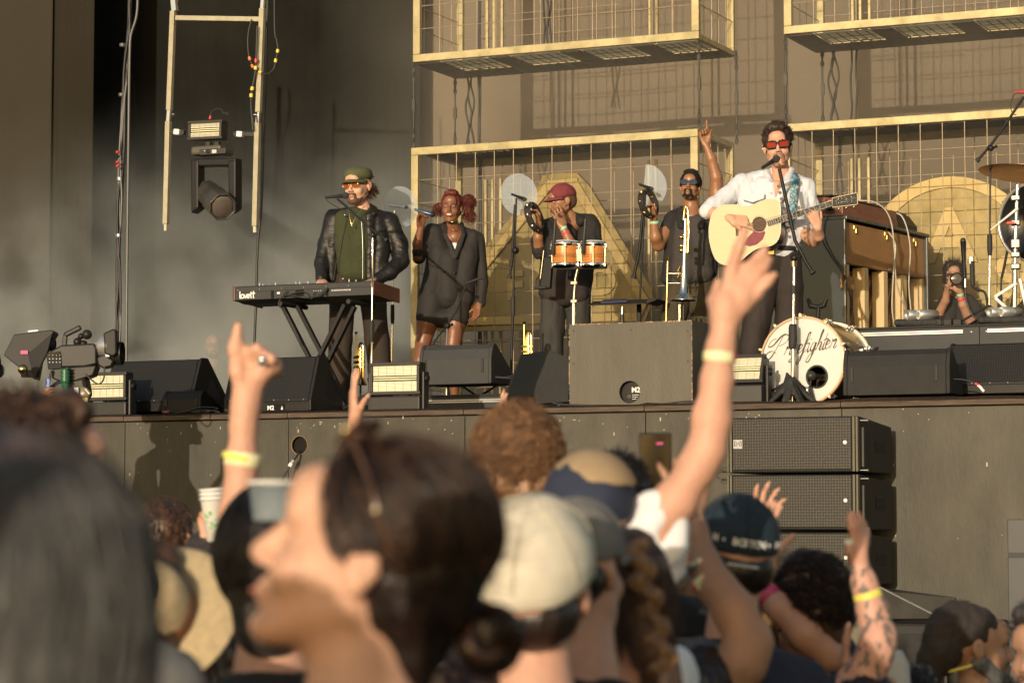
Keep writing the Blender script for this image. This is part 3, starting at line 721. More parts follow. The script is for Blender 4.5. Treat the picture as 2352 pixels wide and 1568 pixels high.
tl = (SD * .999 + ZD * -.02).normalized(); c0 = T(472, 299, LT - .02); strobe('LED strobe panel hanging between the posts of the light frame', c0, tl, tl.cross(TD) * -1 if False else (ZD - tl * tl.z).normalized(), .335, .165, False)
# moving head lamp below it
mh = thing('moving_head_light', 'black moving head stage lamp hanging under the strobe panel, lens aimed down right', 'stage lamp', T(490, 500, LT), )
q = lambda u, v, t=0: T(u, v, LT + t)
MB().box(q(488, 348, .05), (.30, .24, .075)).build('base', mat('lamp_body', (.075, .068, .052), rough=.5, var=.08), mh, bevel=.02)
MB().box(q(488, 348, -.075), (.26, .006, .05)).build('control_panel', 'strobe_black', mh, bevel=.003)
MB().box(q(492, 348, -.080), (.045, .004, .03)).build('display', mat('lcd', (.5, .5, .46), rough=.3), mh)
MB().lathe(q(478, 348, -.078), [(.018, 0), (.017, -.004), (.01, -.006), (0, -.006)], TD, 16).build('dial', 'black_plastic', mh)
MB().lathe(q(470, 347, -.078), [(.008, 0), (.007, -.004), (0, -.004)], TD, 10).build('button', 'alu', mh)
for u in (480, 500): MB().box(q(u, 331, .05), (.04, .04, .035)).build('bracket', 'dark_steel', mh)
for u in (446, 532):
    MB().prism([q(u - 9, 368, -.03), q(u + 9, 366, -.03), q(u + 9, 478, -.03), q(u - 8, 490, -.03)], TD * .12).build('yoke_arm', 'black_plastic', mh, bevel=.015)
MB().prism([q(437, 364, -.02), q(541, 362, -.02), q(541, 380, -.02), q(437, 382, -.02)], TD * .12).build('yoke_bridge', 'black_plastic', mh, bevel=.012)
a, b = q(470, 435, .12), q(512, 476, -.20); d = (b - a).normalized()
MB().lathe(a, [(0, 0), (.07, .0), (.10, .05), (.115, .2), (.115, .30), (.125, .32), (.125, (b - a).length), (.112, (b - a).length), (.105, (b - a).length - .03)], d, 8).build('head', mat('lamp_head', (.045, .042, .035), rough=.4), mh, bevel=.01)
MB().lathe(b - d * .02, [(.105, -.01), (.09, .004), (.05, .015), (0, .02)], d, 24).build('lens', mat('lens_glass', (.10, .085, .07), rough=.08, spec=.8), mh)
def cable(label, pts, r=.008, name='cable', m='black_cable', group=None, t=None, tags=()):
    P_ = smooth_pts([T(u, v, t if len(p) == 0 else p[0]) for u, v, *p in pts], 6)
    c = thing(name, label, 'cable', P_[-1], group); MB().tube(P_, r, 6).build('cord', m, c)
    for k, col in tags:
        i = int(k * (len(P_) - 2)); MB().tube([P_[i], P_[i] + (P_[i + 1] - P_[i]).normalized() * .03], r * 2.0, 8).build('tape_mark' if r < .01 else 'plug', col, c)
    return c
cable('black cable drooping from the crossbar with orange tape marks', [(578, 45), (570, 80), (571, 125), (583, 158), (595, 165), (612, 170), (628, 160), (634, 135), (638, 115), (636, 95), (631, 70), (630, -30)], .007, t=LT - .05, tags=((.2, 'orange_plastic'), (.26, 'orange_plastic'), (.38, 'yellow_plastic'), (.62, 'yellow_plastic'), (.72, 'yellow_plastic')))
cable('black cable beside the right ladder post with yellow plugs', [(591, 60), (589, 110), (587, 160), (581, 195), (577, 220), (577, 250), (581, 300)], .008, t=LT - .06, tags=((.28, 'red_plastic'), (.33, 'yellow_plastic'), (.56, 'yellow_plastic'), (.66, 'yellow_plastic')))
cable('short cable hanging from the strobe panel loop above it', [(482, 274), (486, 258), (497, 250), (508, 252), (515, 262), (520, 258), (524, 265)], .005, t=LT - .04, tags=((.02, 'red_plastic'),))
cable('long straight cable hanging right of the light frame down to the stage', [(615, -40), (612, 120), (606, 300), (600, 480), (592, 560), (588, 700), (582, 840)], .011, t=LT + .15)
cc = thing('cable_bundle', 'thick taped bundle of black cables hanging left of the light frame', 'cables', T(272, 830, LT + .3), 'cables hanging down the stage')
for j in range(9):
    pts = []
    for k, (u, v) in enumerate([(298, -40), (297, 60), (290, 150), (285, 225), (281, 320), (277, 400), (275, 460), (272, 560), (272, 640), (272, 740), (268, 840)]):
        w_ = [2, 3, 5, 3.5, 5, 6, 6, 3, 5, 5, 6][k]; pts.append(T(u + w_ * math.sin(j * 2.4 + k * .9), v, LT + .3 + .02 * math.cos(j * 1.7 + k)))
    MB().tube(smooth_pts(pts, 4), .010, 6).build('cable', 'black_cable' if j % 3 else mat('grey_cable', (.10, .10, .10), rough=.4), cc)
MB().tube(smooth_pts([T(u, v, LT + .24) for u, v in ((315, -40), (316, 10), (312, 45), (301, 80), (298, 120), (296, 250), (294, 420), (292, 600), (290, 830))], 4), .012, 6).build('cable', 'grey_cable', cc)
for v, cl in ((352, 'red_plastic'), (362, 'black_plastic'), (375, 'red_plastic'), (384, 'red_plastic')): MB().lathe(T(270, v, LT + .2), [(.0, 0), (.016, 0), (.016, .02), (0, .02)], ZD, 10).build('plug', cl, cc)
for v in (108, 222, 415, 545): MB().lathe(T(284 - v * .02, v, LT + .3), [(.026, 0), (.028, .005), (.028, .025), (.026, .03)], ZD, 12).build('cable_tie', 'alu' if v > 400 else 'grey_cable', cc)
# ================================================================== keyboard on an X stand
KT = .95; KS = lambda u, v: T(u, v, KT)
kb = thing('stage_keyboard', 'black stage keyboard with wooden end cheeks and lovett lettering on its back', 'keyboard', KS(700, 700))
s0, s1 = su(540, KT, 670), su(853, KT, 660); zt = zv(700, 650, KT); zb_ = zv(700, 683, KT); DK = .42
MB().prism([W(s0, KT, zb_), W(s0, KT, zt - .01), W(s0, KT + .04, zt), W(s0, KT + DK, zt - .035), W(s0, KT + DK, zb_ - .02), W(s0, KT + .12, zb_ - .022)], SD * (s1 - s0)).build('case', 'riser_gray', kb, bevel=.003)
mat('red_wood', (.10, .026, .016), rough=.4, var=.35, vs=6, stretch=(1, 1, 6), coat=.2)
for s in (s0 - .021, s1 + .001): MB().prism([W(s, KT - .004, zb_ - .003), W(s, KT - .004, zt - .002), W(s, KT + DK + .02, zt - .03), W(s, KT + DK + .02, zb_ - .03)], SD * .02).build('end_cheek', 'red_wood', kb, bevel=.004)
MB().sb(s0 + .001, s1 - .001, KT - .003, KT + .002, zb_ + .062, zb_ + .064).build('seam', 'gap', kb)
for a, b in ((.27, .29), (.675, .69)): MB().sb(s0 + (s1 - s0) * a, s0 + (s1 - s0) * b, KT - .006, KT + .001, zb_ + .005, zb_ + .06).build('bracket', 'gap', kb, bevel=.002)
MB().sb(s0 + (s1 - s0) * .45, s0 + (s1 - s0) * .51, KT - .003, KT + .001, zb_ + .01, zb_ + .06).build('badge_plate', 'gap', kb)
MB().sb(s0 + (s1 - s0) * .315, s0 + (s1 - s0) * .335, KT - .004, KT + .001, zb_ + .035, zb_ + .05).build('socket_plate', 'white_plastic', kb)
for k in range(8): MB().lathe(W(s0 + (s1 - s0) * (.72 + .018 * k), KT, zb_ + .045), [(.0085, 0), (.0085, -.004), (.005, -.005), (.004, 0)], TD, 10).build('jack_socket', 'alu', kb)
for k in range(4): MB().lathe(W(s0 + (s1 - s0) * (.585 + .017 * k), KT, zb_ + .047), [(.006, 0), (.006, -.004), (0, -.005)], TD, 8).build('jack_socket', 'alu', kb)
for k in range(7): MB().lathe(W(s0 + (s1 - s0) * (.02 + .163 * k), KT - .002, zb_ + .078), [(.004, 0), (.003, -.003), (0, -.003)], TD, 6).build('screw', 'alu', kb)
for q_ in (.14, .165, .21, .26, .36, .41, .44, .5, .8, .85): MB().lathe(W(s0 + (s1 - s0) * q_, KT + .09, zt - .006), [(.007, 0), (.007, .014 + .008 * (int(q_ * 100) % 3)), (0, .02 + .008 * (int(q_ * 100) % 3))], ZD, 8).build('knob', 'alu', kb)
mb = MB()
# lovett, in rounded strokes; units: x-height = 1
def stroke(par, strokes, o, h, wd, m, X=SD, Z=ZD, N=None, name='lettering', sl=0.):
    N = N or -TD; mb = MB()
    for stx in strokes: ribbon(mb, [((x + y * sl) * h, y * h) for x, y in stx], wd if not isinstance(wd, list) else wd, o, X, Z, N, .004)
    return mb.build(name, m, par)
ring = lambda cx, cy, r, a0=0, a1=360, ry=None: [(cx + r * math.cos(math.radians(a0 + (a1 - a0) * k / 12)), cy + (ry or r) * math.sin(math.radians(a0 + (a1 - a0) * k / 12))) for k in range(13)]
lov = [[(0, 1.75), (0, .25), (.08, .03), (.25, 0)], ring(.75, .5, .45), [(1.25, .95), (1.6, .05), (1.95, .95)], ring(2.45, .5, .45, 0, 320) , [(2.0, .5), (2.9, .5)], [(3.2, 1.55), (3.2, .25), (3.28, .05), (3.45, 0)], [(2.98, 1.15), (4.45, 1.15)], [(3.9, 1.75), (3.9, .25), (3.98, .05), (4.2, 0)]]
lo = KS(552, 687); stroke(kb, lov, W(S_(lo), KT - .003, zb_ + .013), .031, .0088, 'white_plastic')
# keys on the player's side
mb = MB()
for k in range(43): mb.sb(s0 + .03 + k * .0235, s0 + .052 + k * .0235, KT + DK - .15, KT + DK + .004, zt - .03, zt - .012)
mb.build('keys', mat('ivory', (.75, .73, .66), rough=.3), kb, kind='stuff')
xs = thing('keyboard_stand', 'black double braced X stand under the keyboard', 'keyboard stand', T(720, 940, KT + .1))
zf = FLOOR + .02
for (ut, vt, dt) in ((648, 699, .04), (683, 702, .22)):
    a = T(ut, vt, KT + dt); b = W(S_(a) + .50, KT + dt, zf); MB().bar(a, b, .03, .045, up=TD).build('leg', 'black_paint', xs, bevel=.004)
for (ut, vt, dt) in ((793, 699, .02), (815, 704, .24)):
    a = T(ut, vt, KT + dt + .035); b = W(S_(a) - .47, KT + dt + .035, zf); MB().bar(a, b, .03, .045, up=TD).build('leg', 'black_paint', xs, bevel=.004)
for u, v in ((643, 697), (800, 692)): MB().tube([T(u, v, KT - .03), T(u, v, KT - .03) + TD * .42], .019, 12).build('top_bar', 'black_rubber', xs)
for s in (su(620, KT + .13), su(790, KT + .13)): MB().tube([W(s, KT - .02, FLOOR + .02), W(s, KT + .34, FLOOR + .02)], .018, 8).build('foot', 'black_rubber', xs)
cable('black cables plugged into the back of the keyboard', [(660, 667), (650, 680), (672, 674), (700, 671), (715, 686), (722, 672), (735, 676), (752, 660)], .005, t=KT - .03)
cable('short black lead from the keyboard sockets', [(752, 661), (745, 672), (728, 681), (700, 684), (655, 678), (640, 700), (660, 722), (690, 790)], .005, t=KT - .035)
# ================================================================== microphones and stands
def mic(label, a, b, r=.012, hr=.026, m='black_plastic', head='mesh_head', grp='microphones on the stage'):
    """a: tail, b: centre of the head"""
    mat('mesh_head', (.06, .06, .06), rough=.45, metal=.5, bump=.8, bs=400)
    d = (b - a).normalized(); L = (b - a).length; c = thing('microphone', label, 'microphone', a, grp)
    MB().lathe(a, [(0, 0), (r * .75, 0), (r * .8, .01), (r * .85, L * .4), (r * 1.25, L - hr * .7), (r * 1.4, L - hr * .5)], d, 14).build('handle', m, c)
    MB().lathe(b, [(r * 1.3, -hr * .7), (hr * .95, -hr * .35), (hr, 0), (hr * .85, hr * .55), (hr * .45, hr * .9), (0, hr)], d, 16).build('mic_head', head, c)
    return c
def stand(label, pole, boom=None, clutch=(), base='tripod', r=.008, zfloor=FLOOR, upper='chrome', lower='chrome', boomr=.009, boomm='black_plastic', grp='microphone stands', knob=True):
    a, b = pole; s = thing('microphone_stand', label, 'microphone stand', Vector((b.x, b.y, zfloor)), grp)
    b = Vector((b.x, b.y, zfloor + .01)); m_ = a.lerp(b, .55)
    MB().tube([a, m_], r * .8, 10).build('upper_tube', upper, s); MB().tube([m_, b], r * 1.15, 10).build('lower_tube', lower, s)
    MB().tube([m_ + ZD * .09, m_ + ZD * .08, m_ - ZD * .02, m_ - ZD * .07], [r * 1.5, r * 2.1, r * 2.2, r * 1.6], 10).build('clutch', 'black_rubber', s)
    if base == 'tripod':
        for k in range(3):
            an = 2.1 * k + .6; MB().tube([b + ZD * .16, b + Vector((math.cos(an) * .3, math.sin(an) * .3, 0))], .009, 8).build('leg', 'black_paint', s)
    elif base == 'round': MB().lathe(b - ZD * .01, [(0, .03), (.03, .028), (.13, .012), (.135, 0), (0, 0)], ZD, 24).build('base', 'black_paint', s)
    if boom:
        MB().tube(boom, boomr, 10).build('boom', boomm, s)
        if knob:
            MB().lathe(a - TD * .02, [(0, 0), (.022, 0), (.024, .01), (.022, .04), (0, .04)], TD, 12).build('boom_clamp', 'black_plastic', s); MB().tube([a + SD * .01, a + SD * .05 + ZD * .01], [.008, .012], 8).build('wing_knob', 'black_plastic', s)
        MB().tube([boom[0], boom[0].lerp(boom[1], .18)], [boomr * 1.9, boomr * 1.6], 10).build('counterweight', 'black_rubber', s)
    return s
# lead singer's
FT = .34
P_ = lambda u, v, dt=0.: T(u, v, FT + dt)
fs_ = stand('tall chrome microphone stand in front of the guitarist with plectrums clipped along the boom', (P_(1824, 592), P_(1820, 900)), [P_(1868, 628, .0), P_(1852, 603), P_(1826, 552), P_(1790, 388)], r=.0125, boomr=.0125)
for k in range(9):
    p = P_(1795 + k * 3.2, 430 + k * 14.5, -.02); MB().prism([p + SD * (-.03), p + SD * (-.034) + ZD * .016, p + SD * (-.014) + ZD * .018, p + SD * (-.006) + ZD * .004, p + SD * -.02 - ZD * .008], TD * .002).build('plectrum', mat('plectrum', (.10, .08, .08), rough=.3), fs_)
MB().tube([P_(1820, 745), P_(1820, 752), P_(1820, 795), P_(1820, 802)], [.02, .026, .027, .018], 12).build('clutch', 'black_rubber', fs_)
MB().tube([P_(1823, 600), P_(1823, 612)], [.022, .02], 12).build('collar', 'chrome', fs_); MB().tube([P_(1823, 655), P_(1823, 675)], [.018, .02], 12).build('collar', 'black_rubber', fs_)
sb_ = []; c0 = P_(1818, 898)
for k in range(14):
    an = 2 * math.pi * k / 14; sb_.append(('c', tuple(c0 + ZD * .06), .03, tuple(Vector((c0.x + .15 * math.cos(an) * (1.1 if k % 3 else .7), c0.y + .12 * math.sin(an), FLOOR + .012))), .014))
sdf_obj('weight_bag', sb_ + [('c', tuple(c0 + ZD * .12 - SD * .03), .012, tuple(c0 + SD * -.02 + ZD * .03), .03)], .007, mat('bag_black', (.02, .02, .02), rough=.75, bump=.4), fs_, folds=[(.004, 20, (1, 1, 1), 3)])
mic('black vocal microphone in front of the guitarist', P_(1750, 386, -.02), P_(1783, 365, -.02), .014, .027)
# keyboard player's
KM = .62; P_ = lambda u, v, dt=0.: T(u, v, KM + dt)
stand('chrome microphone stand in front of the keyboard player, boom reaching up to his mouth', (P_(856, 540), P_(853, 832)), [P_(890, 553), P_(858, 530), P_(800, 478), P_(775, 457)], r=.009)
mic('black vocal microphone at the mouth of the keyboard player', P_(747, 454, .1), P_(794, 449, .13), .013, .026)
cable('thin cable drooping from the keyboard player microphone along its boom', [(748, 454), (755, 464), (775, 476), (795, 486), (830, 500), (850, 530), (853, 600), (856, 700), (850, 835)], .0035, t=KM - .02)
BT = 2.35; P_ = lambda u, v, dt=0.: T(u, v, BT + dt)
stand('microphone stand behind the keyboard player with a pencil microphone', (P_(906, 484), P_(898, 885)), None, r=.008, zfloor=FLOOR + R1H)
mic('silver tailed microphone in front of the leftmost clear disc', P_(893, 471), P_(933, 476), .011, .014, 'alu')
PT = 2.1; P_ = lambda u, v, dt=0.: T(u, v, PT + dt)
stand('black microphone stand left of the man in the maroon cap', (P_(1186, 455), P_(1172, 880)), [P_(1170, 640), P_(1176, 600), P_(1183, 470)], r=.009, upper='black_plastic', lower='black_plastic', boomr=.011, knob=False, zfloor=FLOOR + R1H)
MB().ball(P_(1184, 575), .03, 10).build('boom_clamp', 'black_plastic', [o for o in bpy.data.objects if o.name.startswith('microphone_stand')][-1])
mic('microphone in front of the middle clear disc', P_(1175, 446), P_(1206, 458), .012, .016)
stand('black microphone stand left of the horn player', (P_(1483, 437), P_(1455, 880)), [P_(1455, 640), P_(1468, 580), P_(1481, 445)], r=.009, upper='black_plastic', lower='black_plastic', boomr=.011, knob=False)
mic('microphone in front of the half moon clear disc', P_(1468, 423), P_(1497, 434), .012, .016)
def disc(label, u, v, ru, rv, t, yaw=0, cut=None):
    m_ = bpy.data.materials.get('clear_disc')
    if not m_:
        m_ = bpy.data.materials.new('clear_disc'); m_.use_nodes = True; b = m_.node_tree.nodes['Principled BSDF']; b.inputs['Base Color'].default_value = (.62, .72, .80, 1); b.inputs['Alpha'].default_value = .3; b.inputs['Roughness'].default_value = .25
    c = T(u, v, t); n = 40; r = rv * c.y / F; sx = ru / rv
    X = Vector((sx, math.sqrt(max(0, 1 - sx * sx)), 0))
    pts = [(math.cos(2 * math.pi * k / n), math.sin(2 * math.pi * k / n)) for k in range(n)]
    if cut is not None: pts = [(max(x, cut + .1 * y), y) for x, y in pts]
    mb = MB().prism([c + X * (x * r) + ZD * (y * r) for x, y in pts], Vector((0, .004, 0)))
    o = solo(mb, 'mic_shield', m_, label, 'clear shield', 'clear round shields behind the microphones'); return o
disc('bluish clear round shield hanging left of the red haired singer', 921, 475, 38, 48, BT + .14)
disc('clear full round shield left of the man in the maroon cap', 1192, 447, 43, 49, PT + .14)
disc('clear half moon shield left of the horn player', 1487, 427, 46, 50, PT + .12, cut=-.18)
# low mic in front of the red haired singer
LM = 1.7; P_ = lambda u, v, dt=0.: T(u, v, LM + dt)
stand('short black microphone stand with a slanting boom before the legs of the red haired singer', (P_(1027, 748), P_(1026, 860)), [P_(994, 789), P_(1030, 742), P_(1048, 715), P_(1070, 655)], r=.010, zfloor=FLOOR + R1H, boomr=.007, upper='grey_cable')
mic('pencil microphone on the short stand before the red haired singer', P_(1066, 652), P_(1108, 637), .009, .013, 'dark_steel')
# ================================================================== bongos
BG = 1.5; P_ = lambda u, v, dt=0.: T(u, v, BG + dt)
bo = thing('bongo_drums', 'pair of orange wooden bongo drums with chrome hoops on a chrome stand', 'bongos', P_(1318, 745))
mat('bongo_wood', (.50, .20, .05), rough=.3, var=.15, vs=5, stretch=(1, 1, 8), coat=.6); mat('skin_head', (.80, .70, .55), rough=.5)
for u, rr in ((1298, .108), (1362, .098)):
    c = P_(u, 612); h = 58 * c.y / F; k = rr
    MB().lathe(c, [(k * .86, 0), (k * .92, .02), (k * .98, h * .5), (k, h * .8)], ZD, 28).build('shell', 'bongo_wood', bo)
    MB().lathe(c, [(k * .9, -.004), (k * .95, .0), (k * .95, .022), (k * .9, .026)], ZD, 28).build('bottom_hoop', 'chrome', bo)
    MB().lathe(c, [(k * 1.01, h * .78), (k * 1.08, h * .8), (k * 1.09, h * .95), (k * 1.02, h * .97)], ZD, 28).build('top_hoop', 'chrome', bo)
    MB().lathe(c, [(k * 1.02, h * .955), (k * .98, h), (0, h + .003)], ZD, 28).build('drum_skin', 'skin_head', bo)
    for z in (.34, .40, .46): MB().lathe(c, [(k * (.92 + .1 * z), h * z), (k * (.94 + .1 * z), h * (z + .015)), (k * (.92 + .1 * z), h * (z + .03))], ZD, 28).build('groove', mat('dark_band', (.12, .05, .02), rough=.5), bo)
    for j in range(6):
        an = j * math.pi / 3 + .5; q = Vector((math.cos(an), math.sin(an), 0))
        MB().tube([c + q * (k * 1.1) + ZD * (h * .85), c + q * (k * 1.04)], .005, 6).build('lug_rod', 'chrome', bo); MB().box(c + q * (k * 1.1) + ZD * (h * .80), (.022, .022, .035), (q, Vector((-q.y, q.x, 0)), ZD)).build('lug', 'chrome', bo, bevel=.004)
        MB().box(c + q * (k * 1.02) + ZD * .01, (.018, .018, .03), (q, Vector((-q.y, q.x, 0)), ZD)).build('lug', 'chrome', bo, bevel=.004)
MB().box(P_(1331, 587), (.04, .04, .10)).build('centre_block', 'chrome', bo, bevel=.006)
MB().tube([P_(1280, 616), P_(1393, 612)], .018, 12).build('clamp_bar', 'black_rubber', bo)
MB().tube([P_(1327, 618), P_(1322, 640), P_(1318, 690)], .012, 10).build('upper_tube', 'chrome', bo); MB().tube([P_(1318, 688), W(S_(P_(1317, 745)), BG, FLOOR + .15)], .018, 10).build('lower_tube', 'chrome', bo)
for v in (650, 692): MB().box(P_(1319, v), (.05, .04, .03)).build('collar', 'chrome', bo, bevel=.006)
for k in range(3):
    b = W(S_(P_(1317, 745)), BG, FLOOR + .25); an = 2.1 * k; MB().tube([b, Vector((b.x + .3 * math.cos(an), b.y + .3 * math.sin(an), FLOOR + .01))], .012, 8).build('leg', 'chrome', bo)
for (u, v, a_) in ((1271, 545, 'left'), (1340, 543, 'right')):
    mic('small clip-on microphone above the %s bongo' % a_, P_(u + 5, v - 42, -.1), P_(u - 1, v + 38, -.12), .013, .012, 'dark_steel', grp='clip-on bongo microphones')
ph = thing('percussion_holder', 'black chime box hanging left of the bongos on a thin arm', 'percussion', P_(1250, 640, .05))
MB().prism([P_(1245, 590, .05), P_(1268, 590, .05), P_(1262, 662, .05), P_(1240, 665, .05)], TD * .05).build('body', 'black_plastic', ph, bevel=.008)
MB().tube([P_(1226, 661, .05), P_(1255, 660, .05)], .012, 10).build('arm', 'black_rubber', ph); MB().tube([P_(1262, 588, .05), P_(1282, 590, .05)], .008, 8).build('arm', 'chrome', ph)
MB().tube([P_(1249, 575, .03), P_(1241, 640, .03)], .004, 6).build('rod', 'chrome', ph)
# ================================================================== music table
MT = 1.9; P_ = lambda u, v, dt=0.: T(u, v, MT + dt)
ms = thing('music_stand', 'flat tilted black music stand between the bongos and the horn player', 'music stand', P_(1428, 740))
MB().prism([P_(1352, 702, -.1), P_(1482, 698, -.1), P_(1505, 688, .25), P_(1365, 694, .25)], ZD * .008).build('tray', 'black_paint', ms)
MB().prism([P_(1483, 698, -.1), P_(1506, 690, -.1), P_(1508, 686, -.1), P_(1488, 684, -.1)], TD * .25).build('tray_lip', 'black_paint', ms, bevel=.003)
MB().tube([P_(1430, 702), P_(1429, 722)], .014, 10).build('upper_tube', 'chrome', ms); MB().tube([P_(1429, 722), W(S_(P_(1429, 740)), MT, FLOOR + .01)], .018, 10).build('lower_tube', 'dark_steel', ms)
MB().prism([P_(1380, 697, -.08), P_(1440, 694, -.08), P_(1440, 690, .1), P_(1385, 692, .1)], ZD * .014).build('folder', mat('navy_cloth', (.02, .03, .07), rough=.8), ms)
# ================================================================== trombone & trumpets
HT = 1.75; P_ = lambda u, v, dt=0.: T(u, v, HT + dt)
tb = thing('trombone', 'brass and silver trombone standing bell down on its stand before the horn player', 'trombone', P_(1568, 740))
mat('silver', (.78, .76, .70), rough=.16, metal=1., var=.05)
c = P_(1570, 690)
MB().lathe(c, [(.098, 0), (.100, .002), (.092, .008), (.06, .028), (.040, .06), (.030, .11), (.023, .2), (.0175, .34), (.013, .5), (.011, .62)], (P_(1573, 440) - P_(1567, 690)).normalized(), 24).build('bell', 'silver', tb)
MB().lathe(c - ZD * .001, [(.101, 0), (.092, .003), (.06, .02), (.03, .06), (0, .08)], ZD, 24).build('bell_mouth', 'dark_steel', tb)
MB().tube(smooth_pts([P_(1570, 505), P_(1572, 484), P_(1576, 474), P_(1580, 484), P_(1582, 530), P_(1580, 580)], 5), .0085, 8).build('tuning_slide', 'brass', tb)
for du in (0, 6): MB().tube([P_(1534 + du, 592, -.02), P_(1530 + du, 740, -.02)], .0075, 8).build('slide_tube', 'brass', tb) if du == 0 else None
MB().tube([P_(1535, 590, -.02), P_(1535, 600, -.02)], [.017, .009], 10).build('mouthpiece', 'brass', tb)
for v in (628, 650): MB().tube([P_(1534, v, -.02), P_(1568, v, .0)], .004, 6).build('brace', 'silver', tb)
for v, rr in ((545, .02), (575, .017), (565, .016)): MB().ball(P_(1565, v, -.01), rr, 8).build('valve', 'brass', tb)
for v in (612, 625): MB().tube([P_(1562, v, -.01), P_(1557, v + 12, -.01)], .006, 6).build('lever', 'brass', tb)
MB().tube([P_(1570, 700), W(S_(P_(1568, 740)), HT, FLOOR + .01)], .009, 8).build('stand_peg', 'dark_steel', tb); MB().tube([P_(1561, 700, .02), W(S_(P_(1560, 740)), HT, FLOOR + .02)], .008, 8).build('stand_peg', 'brass', tb)
def trumpet(label, u, v0, v1, t):
    q = lambda a, b, dt=0.: T(a, b, t + dt); x = thing('trumpet', label, 'trumpet', q(u, v1), 'trumpets on stands')
    L = v1 - v0
    MB().tube([q(u - 8, v0), q(u - 8, v1 - .25 * L)], .007, 8).build('lead_pipe', 'brass', x)
    MB().tube([q(u - 8, v0 - 3), q(u - 8, v0 + 3)], [.014, .007], 10).build('mouthpiece', 'brass', x)
    MB().tube(smooth_pts([q(u + 8, v1), q(u + 8, v0 + .3 * L), q(u + 4, v0 + .2 * L), q(u, v0 + .22 * L), q(u - 3, v0 + .35 * L), q(u - 3, v1 - .2 * L)], 5), .008, 8).build('tuning_slide', 'brass', x)
    for k in range(3): MB().lathe(q(u - 14, v0 + (.48 + .1 * k) * L), [(.010, 0), (.012, .01), (.012, .08), (.008, .085), (.008, .10)], SD, 10).build('valve', 'brass', x)
    MB().lathe(q(u + 2, v1 + 4), [(.058, 0), (.045, .02), (.02, .07), (.011, .16), (.008, .3)], ZD, 20).build('bell', 'brass', x)
    e = q(u + 2, v1 + 4); MB().tube([e, Vector((e.x, e.y, FLOOR + .01))], .008, 8).build('stand_peg', 'black_plastic', x)
trumpet('brass trumpet standing left of the percussionist legs', 1212, 742, 855, 1.5)
trumpet('brass trumpet on a stand seen between the keyboard player legs', 826, 765, 880, 1.9)
# ================================================================== bass drum
bd_ = thing('bass_drum', 'white headed bass drum with Prizefighter in brown script and a round port', 'bass drum', T(1850, 912, .5))
A = Vector((.45, .893, 0)).normalized(); fc = T(1844, 829, .45); R = 102 * fc.y / F
FX = Vector((A.y, -A.x, 0)); FN = -A; DL = .58
MB().lathe(fc, [(R * .965, .03), (R * .975, .06), (R * .975, DL - .04), (R * .965, DL)], A, 48).build('shell', mat('dark_walnut', (.055, .030, .015), rough=.22, var=.6, vs=5, stretch=(1, 1, 14), coat=.7), bd_)
MB().lathe(fc, [(R * .97, -.012), (R * 1.015, -.012), (R * 1.02, .03), (R * .97, .03)], A, 48).build('front_hoop', mat('maple_hoop', (.62, .40, .24), rough=.3, var=.1, coat=.4), bd_)
MB().lathe(fc + A * DL, [(R * .97, -.03), (R * 1.015, -.03), (R * 1.02, .012), (R * .97, .012)], A, 48).build('rear_hoop', mat('ivory_hoop', (.75, .68, .55), rough=.2, coat=.4), bd_)
hcU, hcV = 1878, 866; hp = fc + FX * ((hcU - 1844) * fc.y / F) - ZD * ((hcV - 829) * fc.y / F); hr = 25 * fc.y / F
# head with a real port hole: ring strips from port to rim
n = 48; dv = hp - fc; px_, pz_ = dv.dot(FX), dv.z
vs = []; 
for k in range(n):
    an = 2 * math.pi * k / n; c, s_ = math.cos(an), math.sin(an)
    vs.append(hp + FX * (hr * c) + ZD * (hr * s_))
for k in range(n):
    an = 2 * math.pi * k / n; c, s_ = math.cos(an), math.sin(an); b = px_ * c + pz_ * s_; q = -b + math.sqrt(b * b - (px_ ** 2 + pz_ ** 2 - (R * .97) ** 2))
    vs.append(hp + FX * (q * c) + ZD * (q * s_))
MB().add(vs, [(k, n + k, n + (k + 1) % n, (k + 1) % n) for k in range(n)]).build('drum_head', mat('drum_white', (.55, .56, .53), rough=.45, var=.03), bd_)
MB().lathe(hp, [(hr * .9, .004), (hr * .94, -.006), (hr * 1.06, -.006), (hr * 1.1, 0)], A, 32).build('port_ring', 'dark_steel', bd_)
MB().lathe(fc + A * .25, [(0, 0), (R * .9, 0)], A, 24).build('pillow', mat('drum_inside', (.025, .02, .015), rough=.9), bd_)
for k in range(10):
    an = 2 * math.pi * k / 10 + .35; q = FX * math.cos(an) + ZD * math.sin(an)
    for o_, sg_ in ((0, 1), (DL, -1)):
        c = fc + A * o_ + q * (R * 1.03); tg = q.cross(A)
        MB().box(c, (.022, .045, .028), (tg, A, q)).build('claw', 'chrome', bd_, bevel=.004); MB().tube([c + q * .012 - A * .02, c + q * .012 + A * (sg_ * .07)], .005, 6).build('rod', 'chrome', bd_)
        MB().box(c + A * (sg_ * .09) - q * .005, (.03, .05, .03), (tg, A, q)).build('lug', 'chrome', bd_, bevel=.008)
